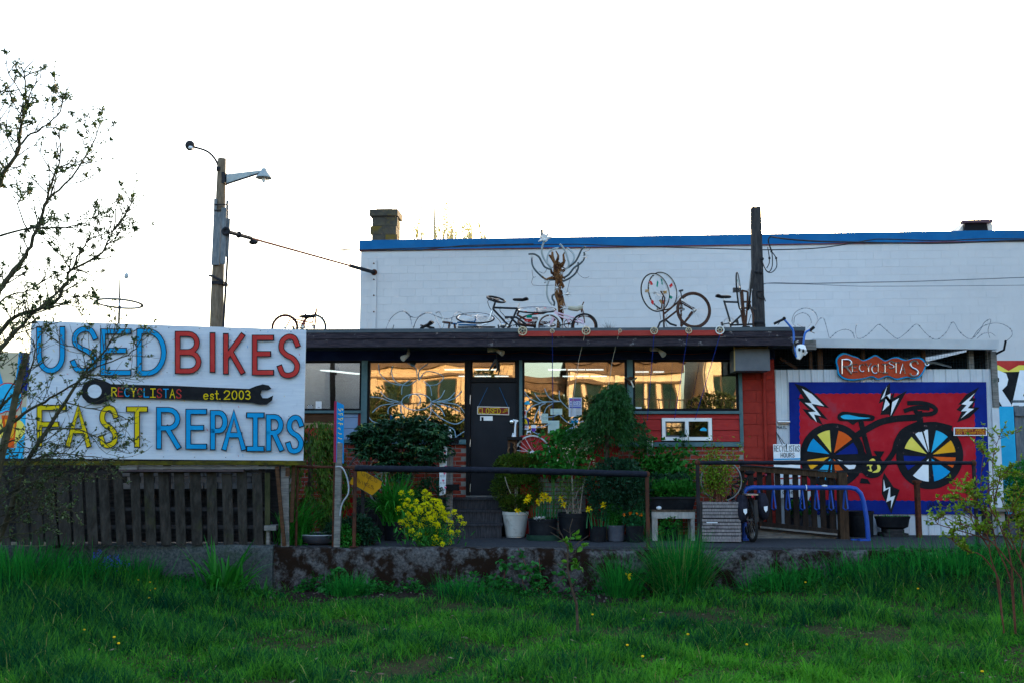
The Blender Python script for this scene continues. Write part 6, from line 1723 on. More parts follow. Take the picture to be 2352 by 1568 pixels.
for k in range(7):
 y = 1026 + k * 16
 for j in range(4): pn.stroke([(1012 + j * 3.2, y), (1012 + j * 3.2 + rs.uniform(-.5, .5), y + rs.uniform(3, 5))], .7, p_blk)
 x = 1014 + (k * 5) % 8
 if k: pn.fill([(x, y - 4.5), (x + 1.5, y - 6.5), (x + 3, y - 5), (x + 4.5, y - 6.5), (x + 6, y - 4.5), (x + 3, y - .5)], p_pink)
pn.build('lettering', t)
q = MB(); q.tube([UPL.pt(1015, 1134, -.03), Vector((UPL.pt(1015, 1134).x, YU + .03, 0))], .018, 6); q.build('stake', m_bar, t)
t = thing('old_porch_post', 'grey split wooden post with a black cap left of the door', 'post', (at(1034, 1120, -.7).x, -.7, 0))
q = MB(); a = at(1034, 1026, -.7); q.box(a.x - .055, a.x - .008, -.76, -.64, 0, a.z); q.box(a.x - .004, a.x + .05, -.75, -.65, 0, a.z); q.build('post', m_greywood, t)
q = MB(); a, c = at(1029, 1005, -.75), at(1052, 1018, -.75); q.box(a.x, c.x, -.82, -.6, c.z, a.z); q.box(a.x - .03, c.x + .02, -.84, -.58, a.z - .03, a.z); q.build('cap', m_black, t)
q = MB(); a = at(1038, 1118, -.8); q.box(a.x - .1, a.x + .12, -.9, -.765, a.z - .05, a.z + .05); q.build('foot_block', m_black, t)
t = thing('white_bottle', 'small white plastic bottle standing on the black post cap left of the door', 'bottle', (at(1029 + 4, 1003, -.72).x, -.72, at(1029, 1005, -.75).z))
q = MB(); q.lathe([(.035, 0), (.038, .01), (.038, .10), (.018, .125), (.018, .15), (.001, .15)], LOC[t.name], 14); q.build('bottle', p_wht, t, True)
t, b0, r_, h = pot(('strap_leaf_plant', 'large arching strap leaved plant in a black pot beside the yellow flowers', 'potted plant'), 880, 929, 1197, 1229, m_pot, .9, Y=-1.45)
n = 240
P = b0[:] + np.stack([rng.normal(size=n) * .07, rng.normal(size=n) * .07, np.full(n, h - .06)], 1)
np_obj('foliage', blades(P, rng.uniform(0, 6.28, n), rng.uniform(.05, .55, n), rng.uniform(.6, 1.15, n), rng.uniform(.03, .045, n), rng.uniform(.5, 1.25, n), 7), l_strap, t)
P = b0[:] + np.stack([rng.normal(size=60) * .07, rng.normal(size=60) * .07, np.full(60, h - .06)], 1)
np_obj('upright_leaves', blades(P, rng.uniform(0, 6.28, 60), rng.uniform(.0, .25, 60), rng.uniform(.7, 1.0, 60), .03, .2, 6), l_strap, t)
YM = WY + .32
t = thing('mustard_plant', 'tall bright yellow flowering mustard plant growing at the wall edge before the steps', 'plant', (at(990, 1256, YM).x, YM, 0))
heads = [(867, 745), (1005, 735), (1195, 730), (1265, 775), (950, 850), (1077, 870), (1195, 815), (920, 915), (1018, 945), (825, 970), (1320, 850), (1390, 860), (1185, 920), (1110, 960), (1180, 980), (1280, 950), (1410, 905), (1440, 960), (1380, 940), (1075, 1030), (1130, 1010), (1250, 1050), (1310, 1020), (1430, 1000), (1480, 1050), (1530, 1050), (1620, 1020), (1700, 1100), (1750, 1180), (990, 1090), (1040, 1120), (920, 1140), (850, 1165), (960, 1230), (1145, 1210), (1330, 1100), (1290, 1130), (1440, 1090), (1500, 1130), (1565, 1170), (1390, 1220), (1360, 1190), (1110, 1350), (1010, 1290), (1230, 1340), (1490, 1290), (1580, 1310), (1670, 1310), (1340, 1380), (1420, 1420), (1320, 1465), (1560, 1450), (1450, 1480), (1270, 1110), (1100, 990), (1230, 900), (1350, 1060), (1460, 1020), (960, 1050), (1060, 1190), (1185, 1130)]
q = MB(); Gp, Gd = [], []
for (x, y) in heads:
 Ps, Ds = [], []
 p = at(*k9(x, y), YM + rq.uniform(-.22, .22)); s_ = Vector((at(*k9(1250 + (x - 1250) * .35, 1560), YM).x, YM + rq.uniform(-.1, .1), 0))
 q.tube([s_, s_ * .45 + p * .55 + Vector((rq.uniform(-.03, .03), 0, -.03)), p], [.006, .005, .003], 4)
 for j in range(64):
  d = np.array([rq.gauss(0, 1), rq.gauss(0, 1), rq.gauss(.3, 1)]); d /= np.linalg.norm(d)
  Ps.append(np.array(p) + d * np.array([.045, .045, .035]) * rq.uniform(.3, 1) + np.array([0, 0, -.01])); Ds.append(d + np.array([0, 0, .4]))
 for j in range(10):
  f_ = rq.random(); g = s_.lerp(p, f_); Gp.append(tuple(g)); Gd.append((rq.uniform(-1, 1), rq.uniform(-1, 1), .6))
 for j in range(5):
  Ps.append(np.array(p) + np.array([rq.gauss(0, .04), rq.gauss(0, .04), -rq.uniform(.04, .12)])); Ds.append(np.array([rq.gauss(0, 1), rq.gauss(0, 1), .2]))
 np_obj('flower_head', leaves(np.array(Ps), np.array(Ds), .022, .017), l_yellow, t)
q.build('stems', m_gstem, t, True)
n = 420
P2 = np.array([(at(*k9(1250 + rq.gauss(0, 200), 1560), YM).x, YM + rq.gauss(0, .12), rq.uniform(0, .22)) for _ in range(n)])
np_obj('foliage', join_np([leaves(np.array(Gp), np.array(Gd), .05, .012), leaves(P2, np.stack([rng.normal(size=n), rng.normal(size=n), np.full(n, 1.2)], 1), rng.uniform(.06, .14, n), .02)]), l_hop, t)
# right of the door
YR = -.66
A = on(k11, YR)
t = thing('rustic_post', 'brown wooden post with black cap and hanging tools right of the door', 'post', (A(945, 1000).x, YR, 0))
q = MB(); a, c = A(872, 845), A(1018, 845); q.box(a.x, c.x, YR, YR + .14, 0, a.z); q.build('post', m_brownwood, t)
q = MB(); a, c = A(862, 795), A(1105, 845); q.box(a.x, c.x, YR - .05, YR + .2, c.z, a.z); q.build('cap', m_black, t)
q = MB(); q.tube([A(940, 890, -.02), A(925, 1070, -.02)], .028, 7); q.build('tool_handle', m_black, t, True)
q = MB(); q.ring(A(935, 1015, -.02), (0, 1, 0), .062, .010, 24, 6); q.ring(A(955, 920, -.02), (0, 1, 0), .028, .007, 16, 5); q.build('hoop', M('hoop_brown', (.16, .08, .04), (.22, .12, .06), 5), t, True)
t = thing('post_ornament', 'small ornament of white and brown metal parts standing on the black post cap', 'ornament', A(990, 795, .05))
q = MB(); q.tube([A(990, 795, .05), A(992, 680, .05), A(1000, 590, .05), A(1005, 520, .05)], [.022, .02, .018, .022], 8); q.tube([A(955, 525, .05), A(1040, 545, .05)], .014, 6); q.tube([A(955, 795, .05), A(958, 730, .05)], [.022, .006], 6); q.build('pipe', p_wht, t, True)
q = MB(); q.box(A(1008, 700).x, A(1030, 700).x, YR + .03, YR + .07, A(1000, 795).z, A(1000, 585).z); q.beam(A(960, 630, .05), A(1045, 630, .05), .02, .03); q.build('bracket', m_brownwood, t)
YQ = -.55
t = thing('red_planter', 'red wooden planter box with a silver bicycle wheel fixed on its front', 'planter', (at(1250, 1040, YQ).x, YQ, 0))
a, c = at(1196, 999, YQ), at(1420, 1003, YQ)
for i, (z0, z1) in enumerate(((0, .3), (.3, .6), (.6, .9), (.9, None))):
 q = MB(); q.box(a.x, c.x, YQ, YQ + .03, z0 + .003, (a.z if z1 is None else z1)) ; q.build('plank', m_redwood, t)
q = MB(); q.box(a.x, a.x + .03, YQ + .03, -.3, 0, a.z); q.box(c.x - .03, c.x, YQ + .03, -.3, 0, a.z); q.box(a.x + .031, c.x - .031, YQ + .032, -.3, a.z - .12, a.z - .06); q.build('box_side', m_redwood, t)
wheel(t, at(1223, 1039, YQ - .04), (0, 1, 0), .292, tyre=M('alu_rim', (.5, .52, .54), (.6, .62, .64), 6, rough=.4), spokes=20, rt=.010)
q = MB(); c2 = at(1223, 1039, YQ - .05); q.ring(c2, (0, 1, 0), .03, .012, 16, 6); q.build('hub_ring', p_wht, t, True)
t, b0, r_, h = pot(('yew_shrub', 'dense rounded olive green yew shrub in a cream pot beside the steps', 'potted plant'), 1153, 1214, 1174, 1234, m_potwhite, .72)
c = at(1188, 1100, b0.y)
bl_ = [((at(1190, 1080, b0.y).x, b0.y, at(1190, 1075, b0.y).z), (.42, .36, .26)), ((at(1187, 1125, b0.y).x, b0.y, at(1187, 1120, b0.y).z), (.45, .38, .30)), ((b0.x, b0.y, h + .12), (.26, .24, .16)), ((at(1170, 1062, b0.y).x, b0.y, at(1170, 1062, b0.y).z), (.22, .2, .14)), ((at(1212, 1058, b0.y).x, b0.y, at(1212, 1060, b0.y).z), (.24, .2, .14))]
bush(t, 'foliage', l_yew, bl_, 9000, .045, .016, up=.5)
q = MB(); q.tube([b0 + Vector((0, 0, h - .08)), b0 + Vector((.02, 0, h + .4))], .03, 7); q.tube([at(*k7(100, 435), b0.y - .42), at(*k7(130, 530), b0.y - .43), at(*k7(155, 585), b0.y - .42)], .006, 5); q.build('stems', m_ptwig2, t, True)
q = MB(); q.lathe([(r_ * .66, 0), (r_ * .74, .03), (r_ * .6, .04)], b0 - Vector((0, .0, 0)), 24); q.build('saucer', m_black, t, True)
def daffs(par, pts, Y, src, h0, nl=26, lz=.45):
 "daffodil flowers at picture points with stems and strap leaves from the soil"
 q = MB()
 for (x, y) in pts:
  p = at(*k7(x, y), Y + rq.uniform(-.05, .05)); s_ = Vector((p.x * .45 + src.x * .55 + rq.uniform(-.04, .04), src.y + rq.uniform(-.05, .05), h0))
  q.tube([s_, (s_ + p) / 2 + Vector((0, 0, .05)), p + Vector((0, .03, .01))], .0045, 5)
  fd = Vector((rq.uniform(-.35, .35), -1, rq.uniform(-.25, .1))).normalized(); u = fd.orthogonal().normalized(); v = fd.cross(u)
  Ds = [tuple(u * math.cos(k * 1.047) + v * math.sin(k * 1.047) + fd * .15) for k in range(6)]
  fl = np_obj('flower', leaves(np.array([tuple(p)] * 6), np.array(Ds), .064, .042), l_daffy, par)
  Fc = MB(); Fc.tube([p, p + fd * .02, p + fd * .042], [.012, .015, .022], 8, False); Fc.build('trumpet', M('trumpet', (.78, .50, .004), (.84, .58, .008), 6), fl, True)
 q.build('stems', m_gstem, par, True)
 P = np.array([(src.x + rng.normal() * .10, src.y + rng.normal() * .05, h0) for _ in range(nl)])
 np_obj('foliage', blades(P, rng.uniform(0, 6.28, nl), rng.uniform(0, .28, nl), rng.uniform(lz * .55, lz, nl), .018, rng.uniform(0, .35, nl), 5), l_daff, par)
t, b0, r_, h = pot(('daffodil_tub', 'black tub of yellow daffodils on a green tray beside the cream pot', 'potted plant'), 1212, 1281, 1190, 1240, m_pot, .92, rim=True)
daffs(t, [(315, 618), (292, 652), (433, 598), (466, 605), (435, 640), (490, 636), (397, 660), (597, 630), (620, 682), (216, 738)], b0.y - .08, b0, h - .04, 44)
P, D = ell(26, (b0.x - .05, b0.y - .2, h), (.10, .05, .02)); np_obj('small_flowers', leaves(P, D + np.array([0, -.4, .8]), .035, .03), LEAF('white_petal', (.5, .5, .5), (.65, .65, .62)), t)
q = MB(); q.lathe([(r_ * 1.0, 0), (r_ * 1.1, .005), (r_ * 1.12, .09), (r_ * 1.02, .09), (r_ * .98, .03)], b0, 26); q.build('tray', m_saucer, t, True)
t, b0, r_, h = pot(('pale_stem_shrub', 'leggy pale stemmed shrub with small cream flowers in the largest black pot', 'potted plant'), 1281, 1357, 1177, 1240, m_pot, .86)
q = MB(); T7 = lambda x, y, dy=0.0: at(*k7(x, y), b0.y + dy)
q.tube([T7(710, 770), T7(700, 600), T7(695, 470), T7(690, 360)], [.016, .014, .012, .010], 6)
q.tube([T7(690, 360), T7(640, 290), T7(600, 220), T7(585, 180)], [.010, .008, .006, .003], 5); q.tube([T7(690, 360), T7(715, 290), T7(740, 210), T7(800, 150), T7(860, 110)], [.010, .008, .006, .005, .003], 5); q.tube([T7(690, 350), T7(655, 260), T7(650, 220)], [.008, .006, .003], 5)
q.tube([T7(765, 770), T7(775, 650), T7(790, 520), T7(840, 360), T7(860, 300)], [.014, .012, .010, .007, .003], 6); q.tube([T7(720, 640), T7(740, 570), T7(775, 530)], .007, 5)
for k in range(16): q.tube([T7(rq.uniform(620, 800), 770, rq.uniform(-.1, .1)), T7(rq.uniform(580, 800), rq.uniform(560, 720), rq.uniform(-.15, .15))], [.006, .003], 4)
q.build('stems', m_ptwig2, t, True)
Ps = [tuple(T7(x + rq.gauss(0, 28), y + rq.gauss(0, 22), rq.gauss(0, .08))) for (x, y) in ((600, 190), (640, 230), (700, 200), (740, 200), (780, 190), (830, 160), (870, 120), (910, 95), (800, 130), (860, 310), (835, 250), (720, 130)) for _ in range(11)]
np_obj('flowers', leaves(np.array(Ps), rng.normal(size=(len(Ps), 3)), .035, .026), l_cream, t)
Ps = [tuple(T7(x + rq.gauss(0, 40), y + rq.gauss(0, 40), rq.gauss(0, .1))) for (x, y) in ((640, 230), (740, 220), (820, 180), (850, 330), (900, 520), (840, 560), (860, 460), (800, 130)) for _ in range(34)]
Ps += [tuple(T7(x + rq.gauss(0, 55), y + rq.gauss(0, 60), rq.gauss(0, .12))) for (x, y) in ((640, 560), (620, 640), (680, 520), (800, 480), (850, 420)) for _ in range(120)]
np_obj('foliage', leaves(np.array(Ps), rng.normal(size=(len(Ps), 3)) + np.array([0, 0, .5]), .05, .018), l_olive, t)
t, b0, r_, h = pot(('small_daffodil_pot', 'small black pot with two single yellow daffodils', 'potted plant'), 1354, 1393, 1208, 1244, m_pot, .92, rim=False)
daffs(t, [(842, 722), (972, 686)], b0.y - .05, b0, h - .03, 16, .40)
t, b0, r_, h = pot(('green_ball_pot', 'grey pot with a feathery round green plant', 'potted plant'), 1393.5, 1436.5, 1205, 1243, m_potgrey, .86)
c = at(*k7(1065, 770), b0.y); bush(t, 'foliage', l_hop, [((c.x, b0.y, c.z), (.155, .15, .17)), ((c.x, b0.y, c.z - .1), (.12, .12, .12))], 2600, .03, .010, up=.6)
t, b0, r_, h = pot(('orange_flower_pot', 'black square shouldered pot with small orange flowers', 'potted plant'), 1437, 1480, 1206, 1244, m_pot, .9, rim=False)
bush(t, 'foliage', l_daff, [((b0.x, b0.y, h + .1), (.20, .15, .13))], 620, .05, .02, up=.8)
Ps, Ds = [], []
for (x, y) in ((1155, 772), (1210, 757), (1207, 762), (1265, 766), (1300, 780), (1305, 772)):
 p = at(*k7(x, y), b0.y - .12)
 for k in range(9): Ps.append(tuple(p)); Ds.append((rq.gauss(0, 1), rq.gauss(-.4, .6), rq.gauss(.3, .7)))
np_obj('flowers', leaves(np.array(Ps), np.array(Ds), .03, .022), l_orange, t)
n = 26; P = b0[:] + np.stack([rng.normal(size=n) * .06 + .02, rng.normal(size=n) * .05, np.full(n, h - .03)], 1); np_obj('tall_leaves', blades(P, rng.uniform(0, 6.28, n), rng.uniform(0, .2, n), rng.uniform(.3, .62, n), .008, .15, 5), l_daff, t)
YL = -.62
t = thing('slat_screen', 'grey horizontal slatted wooden screen behind the big black pot', 'screen', (at(1280, 1140, YL - .1).x, YL - .1, 0))
for k in range(13):
 z = .05 + k * .072; q = MB(); a, c = at(1236, 1140, YL - .1), at(1345, 1140, YL - .1); q.box(a.x, c.x, YL - .1 + random.uniform(-.006, .006), YL - .075, z, z + .058); q.build('slat', m_greywood, t)
q = MB()
for px in (1240, 1338): a = at(px, 1140, YL - .07); q.box(a.x, a.x + .04, YL - .07, YL - .035, 0, 1.0)
q.build('batten', m_greywood, t, kind='stuff')
q = MB(); c = at(*k7(520, 452), YL - .12); q.ring(c, (0, 1, 0), .06, .012, 20, 6); q.ring(c, (0, 1, 0), .025, .012, 14, 5); q.build('rotor', m_rust, t, True)
t = thing('dark_bush', 'wide blue green dark bush behind the row of small pots', 'shrub', (at(1420, 1150, -1.35).x, -1.35, 0))
c = lambda x, y: at(*k7(x, y), -1.3)
bl_ = [((c(x, y).x, -1.3 + dy, c(x, y).z), (rx, .3, rz)) for (x, y, rx, rz, dy) in ((960, 520, .28, .32, 0), (1120, 480, .34, .36, 0), (1240, 560, .28, .38, 0), (1000, 680, .3, .25, -.05), (1200, 720, .32, .25, -.05), (1050, 360, .26, .16, .1), (1180, 350, .2, .12, .1))]
bush(t, 'foliage', l_dark, bl_, 7500, .05, .028)
q = MB()
for k in range(9): q.tube([(at(1420, 1150, -1.3).x + rq.uniform(-.25, .25), -1.3, 0), (at(1420, 1150, -1.3).x + rq.uniform(-.6, .6), -1.3 + rq.uniform(-.15, .15), rq.uniform(.5, 1.1))], [.014, .006], 5)
q.build('stems', m_twig, t)
YJ = -1.0
A = on(c3f, YJ)
t = thing('weeping_thuja', 'tall dark green weeping conifer in front of the right of the middle window', 'tree', (A(890, 1300).x, YJ, 0))
q = MB(); q.tube([(A(890, 1300).x, YJ, 0), A(880, 1250), A(900, 1000), A(940, 760)], [.05, .045, .035, .01], 8); q.build('trunk', m_twig, t, True)
Ps, Ds = [], []
for k in range(250):
 f_ = rq.random() ** .85; y = 715 + f_ * 480
 if f_ < .5: xc, hw = 965 - 90 * f_, 38 + 250 * f_
 else: xc, hw = 915, 165 + 190 * (f_ - .5)
 x = xc + rq.uniform(-1, 1) * hw
 x += rq.gauss(0, 26); p = np.array(A(x, y - 30 + rq.gauss(0, 14), rq.uniform(-.35, .3))); n = rq.randint(25, 80); s_ = rng.random(n)
 dx = (x - xc) / 200
 Ps.append(p + np.stack([dx * .16 * s_ + rng.normal(size=n) * .03, rng.normal(size=n) * .03 - .08 * s_, .05 * np.sin(s_ * 3) - .26 * s_ ** 1.6], 1))
 Ds.append(np.stack([rng.normal(size=n) * .4 + dx, rng.normal(size=n) * .4, -np.ones(n) * .8], 1))
P, D = np.concatenate(Ps), np.concatenate(Ds)
np_obj('crown', leaves(P, D, rng.uniform(.035, .08, len(P)), .016), l_thuja, t)
def vine(lab, boxes, n, Y, m=l_hop, L=.075):
 t = thing('climbing_vine', lab, 'vine', (at(boxes[0][0], 1100, Y).x, Y, 0))
 Ps, Ds = [], []
 q = MB()
 tot = sum((b[2] - b[0]) * (b[3] - b[1]) for b in boxes)
 for (x0, y0, x1, y1) in boxes:
  k = int(n * (x1 - x0) * (y1 - y0) / tot)
  for _ in range(k):
   u, v = rq.gauss(.5, .27), rq.gauss(.52, .27)
   p = at(x0 + (x1 - x0) * u, y0 + (y1 - y0) * v, Y + rq.uniform(-.16, .12)); a = rq.uniform(0, 6.28)
   for j in (-.6, 0, .6): Ps.append(tuple(p)); Ds.append((math.cos(a + j), -.5 + rq.uniform(-.4, .2), math.sin(a + j) * .8 - .3))
  for _ in range(5):
   xa = rq.uniform(x0, x1); q.tube([Vector((at(xa, y1, Y).x, Y, 0)), at(xa + rq.uniform(-8, 8), (y0 + y1) / 2, Y + .05), at(xa + rq.uniform(-15, 15), y0, Y)], [.007, .005, .003], 4)
 q.build('stems', m_gstem, t)
 np_obj('foliage', leaves(np.array(Ps), np.array(Ds), L * rng.uniform(.6, 1.3, len(Ps)), L * .55, .1, .2), m, t)
vine('bright green hop vine spilling over the red planter left of the conifer', [(1240, 1000, 1350, 1070), (1262, 985, 1345, 1010), (1250, 1060, 1340, 1090)], 780, -1.05)
vine('green leafy vine covering the brick under the small white window', [(1455, 1020, 1590, 1120), (1470, 1080, 1592, 1140), (1470, 995, 1500, 1030)], 1150, -.62)
vine('thin dark climbing vine hanging on the strings left of the small white window', [(1473, 945, 1484, 1020), (1560, 985, 1580, 1022)], 40, -.2, l_dark, .05)
q = MB(); c0, c2 = at(*k7(1357, 108), -.75), at(*k7(1408, 205), -.75); q.box(c0.x, c2.x, -.75, -.66, c2.z, c0.z)
t = thing('insect_box', 'small hanging white box with rows of dark holes above the vine', 'box', ((c0.x + c2.x) / 2, -.7, c2.z)); q.build('box', p_wht, t)
q = MB()
for i in range(3):
 for j in range(6): q.disc(Vector((c0.x + (c2.x - c0.x) * (.22 + .28 * i), -.752, c2.z + (c0.z - c2.z) * (.1 + .16 * j))), (0, 1, 0), .011, .002, 8)
q.build('holes', m_black, t, kind='stuff'); q = MB(); q.tube([((c0.x + c2.x) / 2, -.70, c0.z), ((c0.x + c2.x) / 2 - .1, -.42, at(1480, 950, -.4).z)], .004, 4); q.build('cord', m_bar, t)
q = MB(); q.box(c0.x - .02, c2.x + .02, -.78, -.64, c0.z + .001, c0.z + .015); q.build('lid', m_brownwood, t)
g = atz(1545, 1241, 0); YN = g.y
t = thing('potting_bench', 'weathered whitish wooden bench carrying the long black trough', 'bench', (g.x, YN + .2, 0))
A = lambda x, y: at(*k7(x, y), YN)
x0, x1 = A(1396, 750).x, A(1778, 750).x; zt_ = A(1600, 728).z; za = A(1600, 805).z
q = MB()
for k in range(3): q = MB(); q.box(x0 - .02, x1 + .02, YN - .01 + k * .15, YN + .13 + k * .15, zt_ - .03, zt_); q.build('top_board', M('wet_wood', (.05, .035, .025), (.12, .09, .07), 6, (8, 1, 1), .8, bump=.5), t)
xm = A(1630, 750).x
m_bw = M('bench_white', (.30, .29, .28), (.45, .44, .42), 6, (6, 1, 1), .9, bump=.5, c3=(.12, .10, .09), scale3=6)
for (a, c) in ((x0, xm - .002), (xm + .002, x1)): q = MB(); q.box(a, c, YN, YN + .025, za, zt_ - .031); q.build('apron', m_bw, t)
for (a, w_) in ((A(1402, 900).x, .048), (A(1428, 900).x, .042), (A(1746, 900).x, .06)):
 q = MB(); q.box(a, a + w_, YN + .026, YN + .08, 0, zt_ - .031); q.build('leg', m_bw, t); q = MB(); q.box(a, a + w_, YN + .36, YN + .42, 0, zt_ - .031); q.build('leg', m_bw, t)
q = MB(); q.box(x0 + .1, x1 - .05, YN + .37, YN + .40, A(1600, 915).z, A(1600, 905).z); q.build('stretcher', m_saucer, t)
q = MB(); a, c = A(1342, 615).x, A(1785, 615).x; zt2 = A(1600, 615).z; q.add([(a + .05, YN + .02, zt_ + .001), (c - .05, YN + .02, zt_ + .001), (c - .05, YN + .36, zt_ + .001), (a + .05, YN + .36, zt_ + .001), (a, YN - .02, zt2), (c, YN - .02, zt2), (c, YN + .40, zt2), (a, YN + .40, zt2)], MB.BF); q.box(a - .015, c + .015, YN - .035, YN - .021, zt2 - .03, zt2 + .004)
t2 = thing('long_trough', 'long black plastic trough of leafy greens standing on the wooden bench', 'planter', ((a + c) / 2, YN + .2, zt_)); q.build('trough', m_pot, t2)
bush(t2, 'foliage', l_hop, [((a + (c - a) * f_, YN + .18, zt2 + .09), (.17, .17, .15)) for f_ in (.12, .38, .62, .88)], 1500, .075, .03, up=.8)
bush(t2, 'back_foliage', l_dark, [((a + (c - a) * f_, YN + .3, zt2 + .16), (.17, .12, .2)) for f_ in (.25, .55, .8)], 1100, .06, .025, up=.8)
q = MB(); p = A(1460, 712); q.blob((p.x, YN - .0, zt_ + .03), (.045, .03, .03), 9, 6); q.build('white_stone', p_wht, label='small white object lying on the left end of the bench', cat='stone')
t, b0, r_, h = pot(('bench_pot', 'black pot with a drooping green plant under the wooden bench', 'potted plant'), 1524, 1560, 1207, 1240, m_pot, .9, Y=YN + .06)
c = at(*k7(1570, 840), YN + .0); bush(t, 'foliage', l_hop, [((c.x, YN + .1, c.z + .0), (.15, .13, .16)), ((c.x - .08, YN + .02, c.z - .1), (.1, .1, .1))], 520, .06, .028)
g = atz(1660, 1246, 0); YC = g.y
A = lambda x, y, dy=0.0: at(*k7(x, y), YC + dy)
t = thing('slatted_crate', 'tall square planter crate of grey horizontal slats beside the parked bicycle', 'planter', (g.x, YC + .3, 0))
x0, x1 = A(1848, 800).x, A(2182, 800).x; zt_ = A(2000, 642).z
n = 12
m_slat = M('crate_slat', (.16, .14, .15), (.28, .26, .26), 6, (10, 1, 1), .9, bump=.5, c3=(.09, .07, .08), scale3=5)
for k in range(n):
 z = .015 + k * (zt_ - .03) / n; q = MB(); jz = random.uniform(-.006, .006); q.box(x0 - random.uniform(0, .02), x1, YC + random.uniform(-.004, .004), YC + .022, z + jz, z + jz + (zt_ / n) * .70); q.build('slat', m_slat, t)
 q = MB(); q.box(x1 - .022, x1, YC + .0235, YC + .6, z, z + (zt_ / n) * .68); q.build('side_slat', m_slat, t)
q = MB(); q.box(x0 + .01, x1 - .03, YC + .03, YC + .6, 0, zt_ - .06)
q.build('liner', m_black, t)
q = MB(); p = A(1925, 840); q.box(p.x - .08, p.x + .09, YC - .012, YC - .006, p.z - .008, p.z + .008); q.build('white_tape', p_wht, t)
q = MB(); p = A(1832, 640); q.box(x0 - .055, x0 - .005, YC + .02, YC + .07, 0, zt_ - .03); q.build('corner_stake', m_bar, t)
t = thing('crate_shrub', 'airy yellow green leaved shrub growing in the slatted crate', 'shrub', (g.x, YC + .3, zt_ - .06))
q = MB(); Ps, Ds = [], []
for k in range(26):
 p0 = Vector((x0 + .15 + rq.random() * (x1 - x0 - .3), YC + .3 + rq.uniform(-.15, .15), zt_ - .08)); p1 = A(rq.gauss(2000, 105), rq.uniform(80, 520), .3 + rq.uniform(-.2, .2)); mid = (p0 + p1) / 2 + Vector((rq.uniform(-.1, .1), 0, .05))
 q.tube([p0, mid, p1], [.009, .007, .003], 4)
 for j in range(64):
  f_ = rq.uniform(.25, 1.02); b_ = p0.lerp(mid, f_ * 2) if f_ < .5 else mid.lerp(p1, f_ * 2 - 1)
  Ps.append(tuple(b_ + Vector((rq.gauss(0, .07), rq.gauss(0, .07), rq.gauss(0, .06))))); Ds.append((rq.gauss(0, 1), rq.gauss(0, 1), .5))
q.build('stems', m_redtwig, t, True); np_obj('foliage', leaves(np.array(Ps), np.array(Ds), rng.uniform(.03, .06, len(Ps)), .024), l_lime, t)
t = thing('spare_bicycle', 'bicycle wheel standing in the slatted crate among the shrub stems', 'wheel', A(2010, 640, .5))
wheel(t, A(2010, 470, .5), (0, 1, .0), .325, tyre=M('wheel_silver', (.22, .22, .23), (.32, .32, .32), 6, rough=.5), rim=m_bar, spokes=24, rt=.011)
# ramp railing, bike, rack, pots by the mural
YK = -.85
A = on(k8, YK)
t = thing('ramp_railing', 'brown wooden ramp railing with dark balusters sloping down to the right', 'railing', (A(800, 900).x, YK, 0))
q = MB(); q.beam(A(320, 355), A(1180, 425), .05, .10); q.build('top_rail', M('ramp_wood', (.035, .022, .014), (.07, .042, .026), 5, (6, 1, 1), .85), t)
q = MB(); q.beam(A(320, 335), A(1390, 400), .12, .022); q.build('cap_board', m_dktim, t)
q = MB(); q.beam(A(480, 862), A(1180, 935), .05, .12); q.build('bottom_rail', M('dark_brown_wood', (.014, .010, .009), (.03, .021, .017), 5, (6, 1, 1)), t)
q = MB(); a, c = A(1178, 430), A(1255, 430); q.box(a.x, c.x, YK - .05, YK + .1, 0, a.z + .06); q.build('end_post', MATS['ramp_wood'], t)
for k in range(11):
 x = 335 + k * 79; q = MB(); top = A(x, 372 + k * 6); bot = A(x, 845 + k * 7 if x > 480 else 900); q.box(top.x - .045, top.x + .045, YK + .03, YK + .06, max(bot.z - .05, .02), top.z - .0); q.build('baluster', MATS['dark_brown_wood'], t)
q = MB(); p0, p1 = A(420, 950), A(1180, 975); q.add([(p0.x, YK + .07, 0), (p1.x, YK + .07, 0), (p1.x, -.1, 0), (p0.x, -.1, 0), (p0.x, YK + .07, .22), (p1.x, YK + .07, .04), (p1.x, -.1, .04), (p0.x, -.1, .22)], MB.BF); q.build('ramp_deck', m_greywood, t)
q = MB(); q.beam(A(495, 880, -.03), A(1175, 945, -.03), .02, .03); q.build('kick_board', m_greywood, t)
g = atz(1617 + 1420 * .2605, 980 + 1000 * .2605, 0); YX = g.y
A = on(k8, YX)
m_rack = M('rack_blue', (.010, .055, .30), (.014, .07, .36), 5, rough=.4, spec=.3, c3=(.10, .05, .03), scale3=7, thr3=(.68, .72))
t = thing('bike_rack', 'long blue tubular bike rack with hanging loops in front of the ramp railing', 'bike rack', (A(900, 1000).x, YX, 0))
q = MB(); zt_ = A(900, 532).z
Ax = lambda x: A(x, 700).x
pts = [(Ax(352), YX, .0), (Ax(350), YX, A(0, 640).z), (Ax(358), YX, A(0, 570).z), (Ax(385), YX, A(0, 540).z), (Ax(430), YX, zt_), (Ax(900), YX, zt_), (Ax(1290), YX, zt_), (Ax(1345), YX, A(0, 542).z), (Ax(1385), YX, A(0, 580).z), (Ax(1408), YX, A(0, 650).z), (Ax(1430), YX, A(0, 800).z), (Ax(1438), YX, .0)]
q.tube(pts, .038, 10); q.build('frame', m_rack, t, True)
for k in range(7):
 x = 490 + k * 127
 q = MB(); zb = A(0, 730).z; q.tube([(Ax(x), YX, zt_ - .03), (Ax(x + 10), YX - .02, zb + .1), (Ax(x + 12), YX - .03, zb + .03), (Ax(x + 2), YX + .03, zb), (Ax(x - 10), YX + .09, zb + .03), (Ax(x - 2), YX + .06, zt_ - .1), (Ax(x), YX + .02, zt_ - .01)], .013, 6); q.build('loop', m_rack, t, True)
